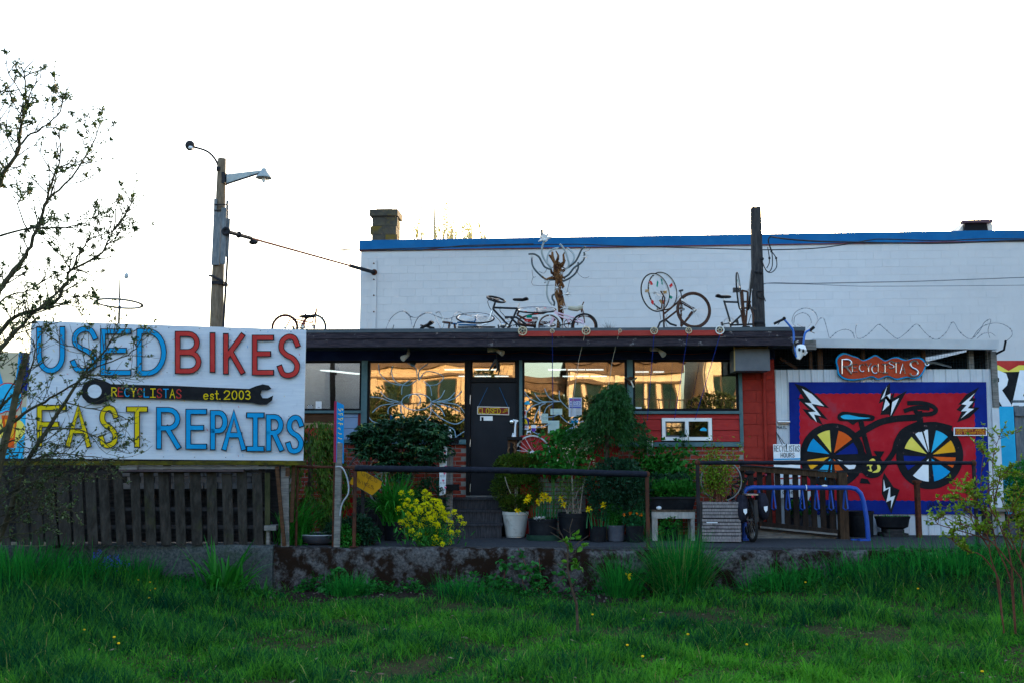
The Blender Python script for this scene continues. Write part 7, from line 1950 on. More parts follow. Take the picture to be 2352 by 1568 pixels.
q = MB(); q.box(Ax(1355), Ax(1442), YX - .06, YX + .06, 0, .03); q.box(Ax(1300), Ax(1400), YX + .061, YX + .12, 0, .02); q.box(Ax(330), Ax(380), YX - .06, YX + .06, 0, .03); q.build('foot', m_rack, t)
q = MB(); p = A(1060, 523); q.blob((p.x, YX - .02, zt_ + .03), (.05, .025, .018), 9, 5); q.ring((Ax(905), YX, zt_), (1, 0, 0), .04, .008, 14, 5); q.build('sticker', p_wht, t)
g = atz(1617 + 465 * .2605, 980 + 1028 * .2605, 0); YBK = g.y
A = on(k8, YBK)
t = thing('touring_bike', 'black touring bicycle with two dark panniers parked facing away beside the crate', 'bicycle', (g.x, YBK + .5, 0))
xw = A(455, 900).x; xt = A(400, 470).x
lean = (xt - xw)
rear = Vector((xw + lean * .28, YBK + .34, .345)); fd = Vector((-.10, 1, 0)).normalized()
front = Vector((rear.x - .08, rear.y + 1.02, .345))
wn = Vector((1, .10, .12))
wheel(t, rear, wn, .33, spokes=24, rt=.022, rim=m_bar); wheel(t, front, wn, .33, spokes=24, rt=.022, rim=m_bar)
up_v = Vector((lean * .55, 0, 1)).normalized()
sp_ = lambda f_, h: rear + Vector((fd.x, fd.y, 0)) * f_ + up_v * h
bb_ = sp_(.42, -.06); st_ = sp_(.26, .46); ht = sp_(.84, .52); hbm = sp_(.87, .38)
tubes(t, 'frame', m_bar, [[bb_, st_], [st_, ht], [bb_, hbm], [ht, hbm], [bb_, rear], [st_, rear], [hbm, front]], .017)
saddle(t, A(388, 408, .55), (-.05, 1, 0), .28); tubes(t, 'seat_post', m_bar, [[st_, A(392, 425, .55)]], .015)
hb_ = [A(250, 465, 1.1), A(300, 445, 1.15), A(400, 450, 1.2), A(480, 445, 1.15), A(545, 420, 1.05)]
tubes(t, 'handlebar', m_bar, [hb_, [ht, A(400, 450, 1.2)], [A(430, 470, 1.1), A(520, 440, 1.05)], [A(290, 470, 1.1), A(330, 500, 1.1), A(390, 520, 1.15)]], .016)
q = MB(); q.blob(A(545, 420, 1.0), (.02, .03, .02), 8, 5); q.build('grip_end', M('grip_pink', (.4, .05, .12), (.5, .08, .16), 5), t, True)
tubes(t, 'rack', m_bar, [[sp_(-.22, .36), sp_(.22, .38)], [sp_(-.2, .36), rear], [sp_(.1, .37), rear]], .009)
q = MB(); c = A(425, 600, .02); q.box(c.x - .09, c.x + .09, YBK + .0, YBK + .35, c.z - .0, c.z + .018); q.build('carrier', m_steel, t)
q = MB(); c = A(428, 612, -.02); q.blob(c, (.018, .012, .022), 8, 5); q.build('rear_light', M('light_red', (.5, .02, .05), (.6, .03, .07), 5), t, True)
m_pan = M('pannier_cloth', (.012, .012, .020), (.026, .026, .040), 9, rough=.8, bump=.6)
for (x0, y0, x1, y1, sk) in ((302, 600, 415, 850, -12), (480, 585, 598, 820, 14)):
 n = 10; vs, fs = [], []
 rows = 9
 a0, a1 = A(x0, y0), A(x1, y1)
 cx, wx, zh, zl_ = (a0.x + a1.x) / 2, (a1.x - a0.x) / 2, a0.z, a1.z
 q = MB()
 for i in range(rows):
  f_ = i / (rows - 1); z = zh + (zl_ - zh) * f_; s_ = math.sin(math.pi * min(max(.12 + .82 * f_, 0), 1)) ** .45 * (1 if f_ < .9 else .8)
  ox = (sk * .2605 / 130) * (f_ - .5)
  for j in range(n):
   a = 2 * math.pi * j / n; ca, sa = math.cos(a), math.sin(a)
   vs.append((cx + ox + wx * s_ * math.copysign(abs(ca) ** .7, ca), YBK + .22 + .19 * s_ * math.copysign(abs(sa) ** .7, sa), z + random.uniform(-.006, .006)))
 fs = [(i * n + j, i * n + (j + 1) % n, (i + 1) * n + (j + 1) % n, (i + 1) * n + j) for i in range(rows - 1) for j in range(n)] + [tuple(range(n)), tuple(range(rows * n - 1, (rows - 1) * n - 1, -1))]
 q.add(vs, fs); pn_ = q.build('pannier', m_pan, t, True)
 q = MB(); c = at(*k8(x0 * .45 + x1 * .55, (y0 + y1) / 2 + 18), YBK + .012); q.slab([c + Vector(v) for v in ((-.028, 0, .035), (.03, 0, .045), (.026, 0, -.02), (.0, 0, -.05), (-.025, 0, -.01))], (0, .012, 0)); q.build('reflector', p_wht, pn_)
q = MB(); q.slab([A(440, 640, .0), A(470, 640, .0), A(485, 830, -.01), A(450, 850, -.01)], (0, .012, 0)); q.build('mudguard', m_bar, t)
q = MB(); q.tube([bb_, Vector((bb_.x - .22, bb_.y - .1, .0))], .012, 6); q.build('kickstand', m_bar, t)
crankset(t, bb_, wn, .09, m_bar, 1.0)
t, b0, r_, h = pot(('mural_pot', 'dark grey pot with low greens behind the ramp railing at the mural', 'potted plant'), 1817, 1868, 1180, 1214, m_potgrey, .9, Y=-.52)
bush(t, 'foliage', l_hop, [((b0.x, b0.y, h + .08), (.22, .18, .14))], 420, .07, .03)
q = MB(); a, c = at(1896, 1182, -.5), at(1922, 1214, -.5); q.box(a.x, c.x, -.5, -.2, 0, a.z)
t = thing('crate_pot', 'dark square tub behind the ramp end post', 'planter', ((a.x + c.x) / 2, -.35, 0)); q.build('tub', m_pot, t)
bush(t, 'foliage', l_dark, [(((a.x + c.x) / 2, -.35, a.z + .05), (.12, .12, .1))], 160, .06, .03)
q = MB(); a, c = at(1953, 1174, -.55), at(2017, 1222, -.55); rr = (c.x - a.x) / 2; cc = ((a.x + c.x) / 2, -.55 + rr, 0); q.lathe([(rr * .9, 0), (rr * .93, .02), (rr * .97, a.z * .9), (rr * 1.03, a.z * .91), (rr * 1.03, a.z), (rr * .9, a.z), (rr * .85, a.z * .8), (.02, a.z * .78)], cc, 26)
t = thing('black_bin', 'large black round tub standing against the mural right of the rack', 'bin', cc); q.build('tub', m_pot, t, True)
a, c = at(2018, 1190, -.5), at(2102, 1190, -.5)
t = thing('oval_planter', 'wide black boat shaped planter on a low dark stand under the mural', 'planter', ((a.x + c.x) / 2, -.3, 0))
q = MB(); rx = (c.x - a.x) / 2; zt_ = at(2060, 1186, -.5).z; q.lathe([(rx * .55, .12), (rx * .85, .16), (rx * .94, zt_ - .05), (rx * 1.0, zt_ - .02), (rx, zt_), (rx * .9, zt_ - .01), (rx * .8, zt_ - .05), (.02, zt_ - .04)], ((a.x + c.x) / 2, -.28, 0), 34, 1, .5); q.build('bowl', m_pot, t, True)
q = MB(); q.box(a.x + .1, c.x - .1, -.45, -.1, 0, .06); q.box(a.x + .16, c.x - .16, -.42, -.12, .06, .125); q.build('stand', m_dktim, t)
n = 46; P = np.array([((a.x + c.x) / 2 + rng.uniform(-.28, .28), -.3 + rng.normal() * .04, zt_ - .03) for _ in range(n)]); np_obj('sprouts', blades(P, rng.uniform(0, 6.28, n), .4, rng.uniform(.04, .1, n), .02, .4, 3), l_hop, t)
q = MB(); a, c = at(2112, 1105, -.75), at(2126, 1222, -.75); g = atz(2118, 1222.5, 0); q.box(a.x, c.x, -.6, -.48, 0, at(2118, 1108, -.6).z); q.box(a.x - .02, c.x + .02, -.62, -.46, at(2118, 1108, -.6).z, at(2118, 1102, -.6).z); q.build('bollard', m_rust, label='dark rusty square post standing in front of the mural on the right', cat='bollard')
# far right: fence, bush, low bench
YG = 2.2
t = thing('grey_fence', 'tall grey wooden fence at the right edge of the picture', 'fence', (at(2345, 1150, YG).x, YG, 0))
for k in range(9):
 a = at(2329 + k * 11.5, 930, YG); q = MB(); q.box(a.x, a.x + .092, YG + random.uniform(-.006, .006), YG + .03, 0, a.z + random.uniform(-.015, .01)); q.build('picket', m_polegrey, t)
q = MB(); a = at(2328, 925, YG); q.box(a.x - .02, a.x + 1.2, YG - .03, YG + .05, a.z + .015, a.z + .06); q.box(a.x, a.x + 1.2, YG + .032, YG + .08, .5, .6); q.box(a.x, a.x + 1.2, YG - .055, YG - .008, a.z - .25, a.z - .17); q.build('rail', m_polegrey, t)
c = at(2325, 1120, .2)
t = thing('round_bush', 'dense green bush at the right edge beside the metal shed', 'shrub', (c.x, .4, 0))
bush(t, 'foliage', l_hop, [((c.x, .3, c.z), (.5, .4, .34)), ((c.x + .35, .3, c.z + .1), (.4, .4, .4)), ((c.x + .1, .35, c.z - .35), (.45, .4, .35)), ((c.x + .6, .3, c.z - .1), (.5, .4, .5))], 7500, .055, .026)
q = MB()
for k in range(8): q.tube([(c.x + rq.uniform(-.1, .3), .4, 0), (c.x + rq.uniform(-.3, .6), .4, rq.uniform(.5, 1.0))], [.02, .008], 5)
q.build('stems', m_twig, t)
a = at(2262, 1166, -.3)
t = thing('low_bench', 'low pale board table on dark legs right of the mural', 'bench', (a.x + .5, -.2, 0))
q = MB(); q.box(a.x, a.x + 1.6, -.35, .0, a.z - .05, a.z); q.build('top', m_greywood, t)
for dx in (.04, .75, 1.45): q = MB(); q.box(a.x + dx, a.x + dx + .07, -.32, -.05, 0, a.z - .051); q.build('leg', m_dktim, t)
q = MB(); c = at(2322, 1205, -.5); q.lathe([(.10, 0), (.13, .02), (.14, .26), (.12, .26), (.11, .2), (.02, .19)], (c.x, -.5, 0), 20); q.build('white_bucket', m_potgrey, label='pale bucket on the pavement below the low board table', cat='bucket', smooth=True)
# signs and papers in the windows and on the door
A = on(k11, -.035)
DPL = Plane((0, -.06, 0), FRONT)
t = thing('closed_sign', 'maroon hanging sign with yellow word CLOSED and pale border on the dark door', 'sign', DPL.pt(*k11(640, 440)))
q = MB(); q.slab([DPL.pt(*k11(x, y)) for x, y in ((385, 306), (897, 318), (893, 447), (381, 435))], (0, .015, 0)); q.build('border', M('border_pale', (.6, .55, .5), (.66, .62, .56), 5), t)
pn = Paint(DPL, .002); pn.fill([k11(x, y) for x, y in ((398, 320), (884, 331), (880, 434), (394, 423))], M('maroon_panel', (.17, .025, .02), (.21, .035, .028), 4))
for i, ch in enumerate('CLOSED'):
 x = 404 + i * 61; (a, c), (d, e) = k11(x, 333 + i * 1.4), k11(x + 46, 418 + i * 1.6); pn.letter(ch, a, c, d, e, 1.35, p_yel)
for i, ch in enumerate('COME'): (a, c), (d, e) = k11(815 + i * 17, 352 - i * 2), k11(828 + i * 17, 370 - i * 2); pn.letter(ch, a, c, d, e, .5, p_yel)
for i, ch in enumerate('AGAIN'): (a, c), (d, e) = k11(792 + i * 18, 388 - i * 5), k11(806 + i * 18, 406 - i * 5); pn.letter(ch, a, c, d, e, .5, p_yel)
pn.build('lettering', t)
q = MB(); q.tube([DPL.pt(*k11(400, 312), .003), at(*k11(548, 5), -.03)], .004, 4); q.tube([DPL.pt(*k11(880, 325), .003), at(*k11(740, 2), -.03)], .004, 4); q.build('cord', M('cord_blue', (.02, .12, .3), (.03, .15, .35), 5), t)
GPl = Plane((0, -.006, 0), FRONT)
m_paper = M('paper', (.55, .60, .60), (.62, .66, .66), 4)
m_paperg = M('paper_green', (.42, .56, .54), (.48, .6, .58), 4)
def poster(lab, x0, y0, x1, y1, m, marks=(), poly=None, cat='poster'):
 t = thing('poster', lab, cat, GPl.pt(*k11((x0 + x1) / 2, y1)))
 q = MB(); q.slab([GPl.pt(*k11(x, y), .003) for x, y in (poly or ((x0, y0), (x1, y0), (x1, y1), (x0, y1)))], (0, .002, 0)); q.build('sheet', m, t)
 if marks:
  pn = Paint(GPl, .0045)
  for mk in marks:
   if mk[0] == 'f': pn.fill([k11(*p) for p in mk[1]], mk[2])
   elif mk[0] == 's': pn.stroke([k11(*p) for p in mk[1]], mk[3], mk[2])
   elif mk[0] == 't':
    (a, c), (d, e) = k11(mk[2], mk[3]), k11(mk[4], mk[5]); pn.text(mk[1], a, c, d, e, mk[7], mk[6])
  pn.build('print', t)
bx_ = lambda a, c, d, e: [(a, c), (d, c), (d, e), (a, e)]
poster('white sticker with a big red block at the lower left of the middle window', 1090, 365, 1173, 493, p_wht, [('f', bx_(1100, 380, 1162, 440), p_red), ('f', bx_(1100, 440, 1128, 468), p_red), ('s', [(1135, 450), (1162, 450)], p_red, .8), ('s', [(1100, 480), (1165, 480)], p_blk, .5)], cat='sticker')
poster('blue sticker with a yellow warning triangle showing a walking figure in the window', 1088, 494, 1210, 612, p_navy, [('f', [(1100, 582), (1128, 520), (1150, 502), (1172, 520), (1196, 582)], p_yel), ('s', [(1150, 520), (1146, 545), (1156, 570)], p_blk, 1.0), ('t', 'WATCH', 1105, 588, 1195, 604, p_yel, .5)], cat='sticker')
poster('white sticker with red capital letters under the blue warning sticker', 1088, 616, 1208, 680, p_wht, [('t', 'NAWS', 1098, 626, 1190, 650, p_red, 1.0), ('s', [(1100, 662), (1198, 662)], p_navy, .5)], cat='sticker')
poster('white and purple shield sticker in the middle window', 1245, 605, 1330, 730, p_wht, [('f', [(1250, 655), (1326, 655), (1318, 700), (1288, 722), (1258, 700)], M('paint_purple', (.09, .03, .30), (.12, .05, .36), 4))], poly=[(1247, 610), (1288, 603), (1330, 610), (1326, 690), (1288, 730), (1250, 690)], cat='sticker')
poster('white and orange cut out sticker at the bottom of the middle window', 1175, 690, 1250, 765, p_wht, [('f', [(1190, 740), (1215, 715), (1245, 745), (1240, 762), (1185, 762)], p_orange)], poly=[(1180, 690), (1210, 705), (1240, 690), (1250, 765), (1170, 765)], cat='sticker')
poster('pale paper with a round bicycle drawing in the window', 1410, 422, 1520, 575, m_paperg, [('s', arc(1466, 480, 40, 40, 0, 355, 18), p_blk, .35), ('s', arc(1450, 488, 10, 10, 0, 355, 8), p_blk, .4), ('s', arc(1482, 488, 10, 10, 0, 355, 8), p_blk, .4), ('s', [(1430, 545), (1505, 545)], p_blk, .35), ('s', [(1425, 560), (1508, 560)], p_blk, .35)])
poster('blank pale paper sheet high in the middle window', 1557, 345, 1745, 440, m_paperg, [('s', [(1605, 410), (1622, 412)], p_blk, .5), ('s', [(1640, 411), (1700, 413)], p_blk, .5)])
poster('blue and white notice headed CLOSED in the middle window', 1852, 166, 2058, 472, p_wht, [('f', bx_(1862, 178, 2048, 298), M('notice_violet', (.10, .12, .42), (.13, .15, .48), 4)), ('t', 'CLOSED', 1868, 228, 2044, 284, p_wht, 1.1), ('t', 'CURRENTLY', 1868, 190, 2044, 214, p_pink, .5), ('f', bx_(1862, 306, 2048, 334), M('notice_violet', (.1, .12, .4)))] + [('s', [(1866, 346 + 12 * i), (1944, 346 + 12 * i)], p_navy, .35) for i in range(10)] + [('s', [(1960, 346 + 12 * i), (2042, 346 + 12 * i)], p_blk, .4) for i in range(10)])
poster('small blue and white card beneath the CLOSED notice', 1895, 503, 2005, 572, p_blue, [('f', bx_(1899, 506, 2001, 534), p_wht), ('t', 'HOURS', 1925, 512, 1978, 528, p_navy, .5)])
poster('tall pale paper sheet low in the middle window above the vine', 1518, 535, 1700, 766, m_paperg, [('s', [(1540, 560 + 18 * i), (1680 - (i * 37) % 50, 560 + 18 * i)], p_potw if False else m_galv, .35) for i in range(8)])
poster('thin curled white paper strip hanging in the middle window', 1368, 290, 1405, 522, p_wht, poly=[(1378, 292), (1394, 310), (1392, 420), (1405, 515), (1396, 524), (1378, 430), (1370, 320)])
poster('bright blue cloud shaped cut out in the middle window', 1130, 215, 1230, 280, p_cyan, poly=[(1132, 275), (1130, 255), (1150, 240), (1160, 222), (1185, 216), (1210, 222), (1222, 240), (1230, 262), (1224, 278)], cat='cut out')
GPl = Plane((0, -.012, 0), FRONT)
kk = lambda p: ((p[0] - 1041.25) / .14325, (p[1] - 888.1) / .14325)
poster('small white label at the lower left corner of the right window', *kk(c3f(1125, 880)), *kk(c3f(1190, 912)), p_wht, [('s', [kk(c3f(1132, 900)), kk(c3f(1185, 900))], p_navy, 1.6)], cat='sticker')
poster('black and white chequered card in the leftmost window', *kk((612.5 + 357 * .2605, 704.4 + 865 * .2605)), *kk((612.5 + 407 * .2605, 704.4 + 900 * .2605)), p_wht, [('f', bx_(*kk((612.5 + (357 + 10 * i) * .2605, 704.4 + (865 + 8.7 * j) * .2605)), *kk((612.5 + (367 + 10 * i) * .2605, 704.4 + (873.7 + 8.7 * j) * .2605))), p_blk) for i in range(5) for j in range(4) if (i + j) % 2 == 0], cat='card')
poster('small white box label beside the chequered card in the leftmost window', *kk((612.5 + 432 * .2605, 704.4 + 830 * .2605)), *kk((612.5 + 485 * .2605, 704.4 + 900 * .2605)), p_wht, [('s', [kk((730, 934)), kk((734, 934))], p_blk, 1)], cat='card')
t = thing('blue_cloud_decal', 'bright blue cloud shape inside the small white window', 'cut out', at(1620, 990, -.04))
q = MB(); pl_ = Plane((0, -.036, 0), FRONT); q.slab([pl_.pt(*c3f(x, y)) for x, y in ((1703, 1088), (1712, 1070), (1730, 1060), (1748, 1062), (1765, 1078), (1762, 1092))], (0, .003, 0)); q.build('cut_out', p_cyan, t)
m_orn = M('ornament_tube', (.24, .40, .56), (.34, .50, .66), 4, rough=.4)
def ornament(lab, arcs, f):
 a0 = at(*f(*arcs[0][0]), -.025)
 t = thing('window_ornament', lab, 'ornament', a0)
 for pts in arcs:
  q = MB(); q.tube(smooth([tuple(at(*f(x, y), -.020)) for x, y in pts], 4), .0075, 5); q.build('bent_tube', m_orn, t, True)
k2c = lambda x, y: (612.5 + x * .2605, 704.4 + y * .2605)
ornament('curling pale blue tube flower ornament across the left window', [arc(1320, 835, 130, 72, 0, 355, 18), arc(1300, 820, 55, 55, 200, 420, 10), [(1450, 835), (1560, 833), (1660, 800), (1720, 740)], [(1460, 830), (1530, 800), (1570, 730)], [(1500, 832), (1600, 810), (1660, 750)], [(1450, 850), (1530, 890), (1570, 960)], [(1500, 850), (1620, 880), (1700, 920)], [(1550, 840), (1680, 860), (1745, 930)], [(1190, 835), (1090, 833), (1010, 800), (910, 790)], [(1160, 830), (1060, 800), (1000, 740)], [(1180, 850), (1080, 880), (1070, 950)], [(1120, 850), (1000, 870), (930, 930)], [(1190, 840), (1185, 920), (1230, 1000)], [(1450, 860), (1440, 960), (1380, 1010)], [(1450, 900), (1540, 980), (1660, 1030), (1740, 990), (1755, 920)], [(1340, 650), (1400, 570), (1500, 580), (1560, 620), (1500, 680), (1400, 690)], [(1320, 645), (1240, 690), (1140, 660), (1100, 580), (1110, 520)], [(1325, 600), (1310, 530), (1240, 495)], [(1340, 640), (1345, 560), (1420, 500)], [(1190, 770), (1200, 690), (1270, 640)], [(1455, 780), (1440, 700), (1380, 650)], [(985, 500), (1000, 590), (1080, 660), (1180, 690)], [(895, 960), (940, 1010), (1030, 1025)], [(1560, 1030), (1650, 1080), (1665, 1150)], [(1660, 1150), (1750, 1090)]], k2c)
ornament('curling pale blue tube ornament in the middle window', [[(1120, 30), (1180, 130), (1260, 200), (1380, 245), (1500, 240)], [(1300, 95), (1350, 170), (1440, 230), (1700, 230)], [(1465, 20), (1510, 130), (1600, 205), (1720, 230)], [(1150, 120), (1120, 220), (1150, 350)], [(1180, 400), (1260, 310), (1400, 255)], [(1300, 560), (1320, 440), (1400, 300), (1480, 260)], [(1460, 410), (1500, 320), (1600, 260)], [(1700, 60), (1710, 200), (1850, 350)], [(1690, 430), (1600, 470), (1500, 475)], [(1710, 450), (1800, 540), (1900, 580), (2090, 545)], [(1340, 640), (1430, 635), (1560, 580)], [(1290, 720), (1350, 750), (1380, 740)], [(1940, 590), (1900, 680), (1885, 740)], [(1945, 595), (1950, 680), (2000, 710)], [(1950, 590), (2000, 660), (2090, 690)], [(1720, 700), (1830, 690), (1900, 640)]], k11)
# houses across the street (behind the camera, mirrored in the shop windows)
m_stucco = M('sunny_stucco', (.34, .235, .135), (.41, .29, .17), 2, rough=.9)
m_stucco2 = M('pale_stucco', (.43, .33, .21), (.50, .39, .26), 2, rough=.9)
m_trimb = M('brown_cornice', (.07, .045, .03), (.10, .065, .04), 3, rough=.8)
m_farglass = M('far_glass', (.006, .016, .015), (.018, .032, .03), 1, rough=.7, spec=.0)
def house(lab, x0, x1, y, h, m, wins, cor=.5, step=None):
 t = thing('street_building', lab, 'building', ((x0 + x1) / 2, y, ZG))
 q = MB(); q.box(x0, x1, y - 12, y, ZG - .2, h); q.build('wall', m, t)
 q = MB(); q.box(x0 - .3, x1 + .3, y - 12.3, y + .45, h, h + .35); q.box(x0 - .15, x1 + .15, y - .02, y + .25, h - .55, h - .002); q.build('cornice', m_trimb, t)
 if step:
  a, c, hh = step; q = MB(); q.box(a, c, y - 8, y + .3, h + .36, h + hh); q.box(a - .3, c + .3, y - 8.3, y + .7, h + hh, h + hh + .3); q.build('parapet', m_trimb, t)
 for (wx, wz, ww, wh) in wins:
  q = MB(); q.box(wx, wx + ww, y + .002, y + .05, wz, wz + wh); w_ = q.build('window', m_trimb, t)
  q = MB(); n = max(1, int(ww / .7))
  for k in range(n): q.box(wx + .08 + k * (ww - .08) / n, wx + (k + 1) * (ww - .08) / n, y + .052, y + .06, wz + .08, wz + wh - .08)
  q.build('pane', m_farglass, w_)
 for k in range(int((x1 - x0) / 2.9)):
  q = MB(); xx = x0 + .12 + k * 2.9; q.box(xx, xx + .42, y + .003, y + .22, ZG, h - .56); q.box(xx + 1.2, xx + 1.5, y + .003, y + .2, h * .86, h * .9); q.build('pilaster', m, t)
 for zz in (h * .46, h * .84):
  q = MB(); q.box(x0 + .01, x1 - .01, y + .003, y + .26, zz, zz + .14); q.build('string_course', m_trimb if zz > h * .6 else m, t)
 return t
house('tan stucco building with dark cornice across the street, first from the left in the glass', -26, -2.2, -47, 7.6, m_stucco, [(-25.1 + 2.9 * k, 4.7, 1.75, 1.55) for k in range(8)] + [(-21.3 + 2.9 * k, 1.2, 2.0, 2.2) for k in range(6)], step=(-13, -6.5, .9))
house('low tan building across the street reflected in the pane above the door', -1.8, 1.0, -50, 6.4, m_stucco, [(-1.2, 4.6, 1.5, 1.2)])
house('pale glazed building with leaning columns across the street', 1.3, 8.6, -48, 7.4, m_stucco2, [(1.75 + .98 * k, 3.9, .72, 2.5) for k in range(7)], step=(1.3, 5.0, .7))
house('tall pale stucco building across the street, rightmost in the reflections', 10.3, 30, -47, 10.8, m_stucco2, [(12.9, 4.9, 2.3, 1.6), (10.65, 4.2, 1.5, 2.4), (16.7, 4.9, .7, 1.7), (18.4, 5, 2.0, 1.6), (13.6, 1.6, 2.4, 1.6), (19, 8, 2, 1.6)])
eb = MB(); eb.add([(-40, -42, ZG - .3), (40, -42, ZG - .3), (40, -38.4, ZG - .3), (-40, -38.4, ZG - .3), (-40, -42, 2.9), (40, -42, 2.9), (40, -40, 2.9), (-40, -40, 2.9)], MB.BF); eb.build('embankment', m_soil, kind='structure')
fn = thing('iron_fence', 'black iron picket fence on the bank along the far side of the street', 'fence', (0, -40.4, 2.9))
q = MB()
for k in range(200): x = -22 + k * .24; q.box(x, x + .035, -40.4, -40.36, 2.88, 4.5)
q.build('bars', m_black, fn, kind='stuff')
for zz in (3.1, 4.4):
 q = MB(); q.box(-22, 26, -40.43, -40.34, zz, zz + .07); q.build('rail', m_black, fn)
l_far = LEAF('street_leaf', (.012, .022, .006), (.05, .065, .014))
for k, (x, h) in enumerate(((-16, 4.2), (-11.5, 5.0), (-7.5, 4.0), (-4.6, 4.6), (-2.2, 5.2), (1.0, 4.2), (3.6, 4.9), (6.2, 4.0), (9.2, 5.0), (12.5, 4.0), (15.5, 4.5))):
 t = thing('bank_bush', 'dark bush on the bank below the iron fence across the street', 'shrub', (x, -39, ZG), 'bushes on the far bank')
 bush(t, 'foliage', l_far, [((x + rq.gauss(0, .9), -38.8 + rq.gauss(0, .4), h * f_), (1.5, .8, .8)) for f_ in (.2, .4, .6, .8)], 1300, .22, .15)
 q = MB(); q.tube([(x, -39, ZG - .2), (x, -39, h * .7)], [.1, .04], 5); q.build('stems', m_twig, t)
for (x, y, h, r_, lab) in ((-13, -36, 7.4, 2.2, 'leafy street tree across the road, leftmost in the reflections'), (-9.8, -37, 5.6, 1.5, 'small bushy street tree beside the leftmost one'), (.2, -38, 5.2, .9, 'slim street tree mirrored beside the shop door'), (-3.0, -37, 6.2, 1.2, 'street tree mirrored at the right end of the left window'), (9.0, -38, 5.0, 1.3, 'round bush like street tree mirrored in the right window')):
 t = thing('street_tree', lab, 'tree', (x, y, ZG))
 q = MB(); q.tube([(x, y, ZG - .1), (x + .1, y, h * .5), (x, y, h * .9)], [.14, .09, .03], 7)
 for k in range(14):
  a = rq.uniform(0, 6.28); q.tube([(x, y, h * rq.uniform(.3, .7)), (x + math.cos(a) * r_ * .8, y + math.sin(a) * r_ * .8, h * rq.uniform(.6, 1.0))], [.04, .01], 4)
 q.build('trunk', m_twig, t)
 bush(t, 'crown', l_far, [((x + rq.gauss(0, r_ * .45), y + rq.gauss(0, r_ * .4), h * rq.uniform(.5, .95)), (r_ * .5, r_ * .5, r_ * .42)) for _ in range(7)], 2600, .14, .09)
# lawn grass
l_grass = LEAF('grass_blade', (.003, .052, .022), (.085, .32, .022), (.30, .28, .10), trans=.3, rough=.8, spec=.03)
l_grassd = LEAF('long_grass_blade', (.003, .085, .018), (.032, .30, .036), (.18, .26, .07), trans=.3, rough=.8, spec=.03)
def vis_x(y):
 d = y - EYE.y
 c = -math.tan(YAW) * d
 return c - d * .545, c + d * .545
N0 = 210000
yy = WY - .02 - 7.4 * rng.random(N0) ** .9
lo, hi = np.array([vis_x(v) for v in yy]).T
xx = lo + (hi - lo) * rng.random(N0)
def n2(x, y, s, ph):
 return (np.sin(x * s + ph) * np.cos(y * s * 1.1 - ph * 2) + np.sin((x * .7 + y * .9) * s * 1.7 + ph * 3) * .6 + np.sin((x * 1.3 - y * .6) * s * 3.1 - ph) * .4)
clump = n2(xx, yy, 2.1, .7) + .7 * n2(xx, yy, 5.3, 2.1)
bare = np.exp(-(((xx + 3.1) / 1.3) ** 2 + ((yy - (WY - .55)) / .62) ** 2)) + .8 * np.exp(-(((xx - .3) / 1.6) ** 2 + ((yy - (WY - .35)) / .40) ** 2)) + .25 * np.exp(-(((xx + .2) / .9) ** 2 + ((yy + 7.2) / .5) ** 2))
keep = rng.random(N0) > np.clip(bare * 1.5, 0, .97)
keep &= rng.random(N0) < np.clip(.72 + .20 * clump, .30, 1)
xx, yy, clump = xx[keep], yy[keep], clump[keep]
n = len(xx)
left = np.clip((-3.2 - xx) / 3.0, 0, 1) * np.clip((yy + 11) / 3, .3, 1)
right = np.clip((xx - 2.5) / 3.0, 0, 1) * np.exp(-((yy - WY + .4) / 1.2) ** 2)
Lg = (.10 + .07 * np.clip(clump, -1, 1.6) + .19 * left + .18 * right) * rng.uniform(.35, 1.6, n)
P = np.stack([xx, yy, lawn_z(xx, yy) - .01], 1)
hue = np.clip(.34 + .20 * n2(xx, yy, .9, 3.3) / 1.4 + .18 * n2(xx, yy, 3.7, 1.1) + rng.normal(size=n) * .28 - .14 * left + .34 * np.clip((-5.5 - yy) / 2.5, 0, 1) * np.clip((xx + 1.5) / 3, 0, 1) - .10 * np.clip(clump, -1, 1), 0, .92)
hue = np.where(rng.random(n) < .010, .99, hue)
np_obj('grass', blades(P, n2(xx, yy, 1.4, 5.0) * .8 + rng.uniform(-3.14, 3.14, n), rng.uniform(.05, .75, n), Lg, rng.uniform(.006, .0125, n), rng.uniform(.2, .9, n), 3, hue), l_grass, kind='stuff')
N1 = 34000
yy = WY - .02 - 7.3 * rng.random(N1); lo, hi = np.array([vis_x(v) for v in yy]).T; xx = lo + (hi - lo) * rng.random(N1)
cl = n2(xx, yy, 1.7, 4.0)
k_ = (cl > .15) | ((xx > 1.2) & (yy < -6.5)); xx, yy = xx[k_], yy[k_]
P = np.stack([xx, yy, lawn_z(xx, yy) + rng.uniform(.0, .05, len(xx))], 1)
np_obj('clover', leaves(P, np.stack([rng.normal(size=len(xx)), rng.normal(size=len(xx)), rng.uniform(.1, .8, len(xx))], 1), rng.uniform(.018, .045, len(xx)), .022), LEAF('clover_leaf', (.010, .09, .008), (.05, .26, .014), rough=.8, spec=.03), kind='stuff')
N2 = 11000
xx = rng.uniform(-7.0, 6.5, N2); yy = WY - .05 - .75 * rng.random(N2) ** 1.4
hh = np.clip(n2(xx, yy, 2.6, 1.0) + .25, 0, 1.6) * .16
k_ = hh > .02; xx, yy, hh = xx[k_], yy[k_], hh[k_]
P = np.stack([xx, yy, lawn_z(xx, yy) + .02 + hh * rng.random(len(xx))], 1)
np_obj('weeds', leaves(P, np.stack([rng.normal(size=len(xx)), rng.normal(size=len(xx)) - .3, rng.uniform(.0, .9, len(xx))], 1), rng.uniform(.03, .075, len(xx)), .035), LEAF('weed_leaf', (.006, .07, .014), (.036, .20, .03), rough=.8, spec=.03), kind='stuff')
nx2, ny2 = 50, 24
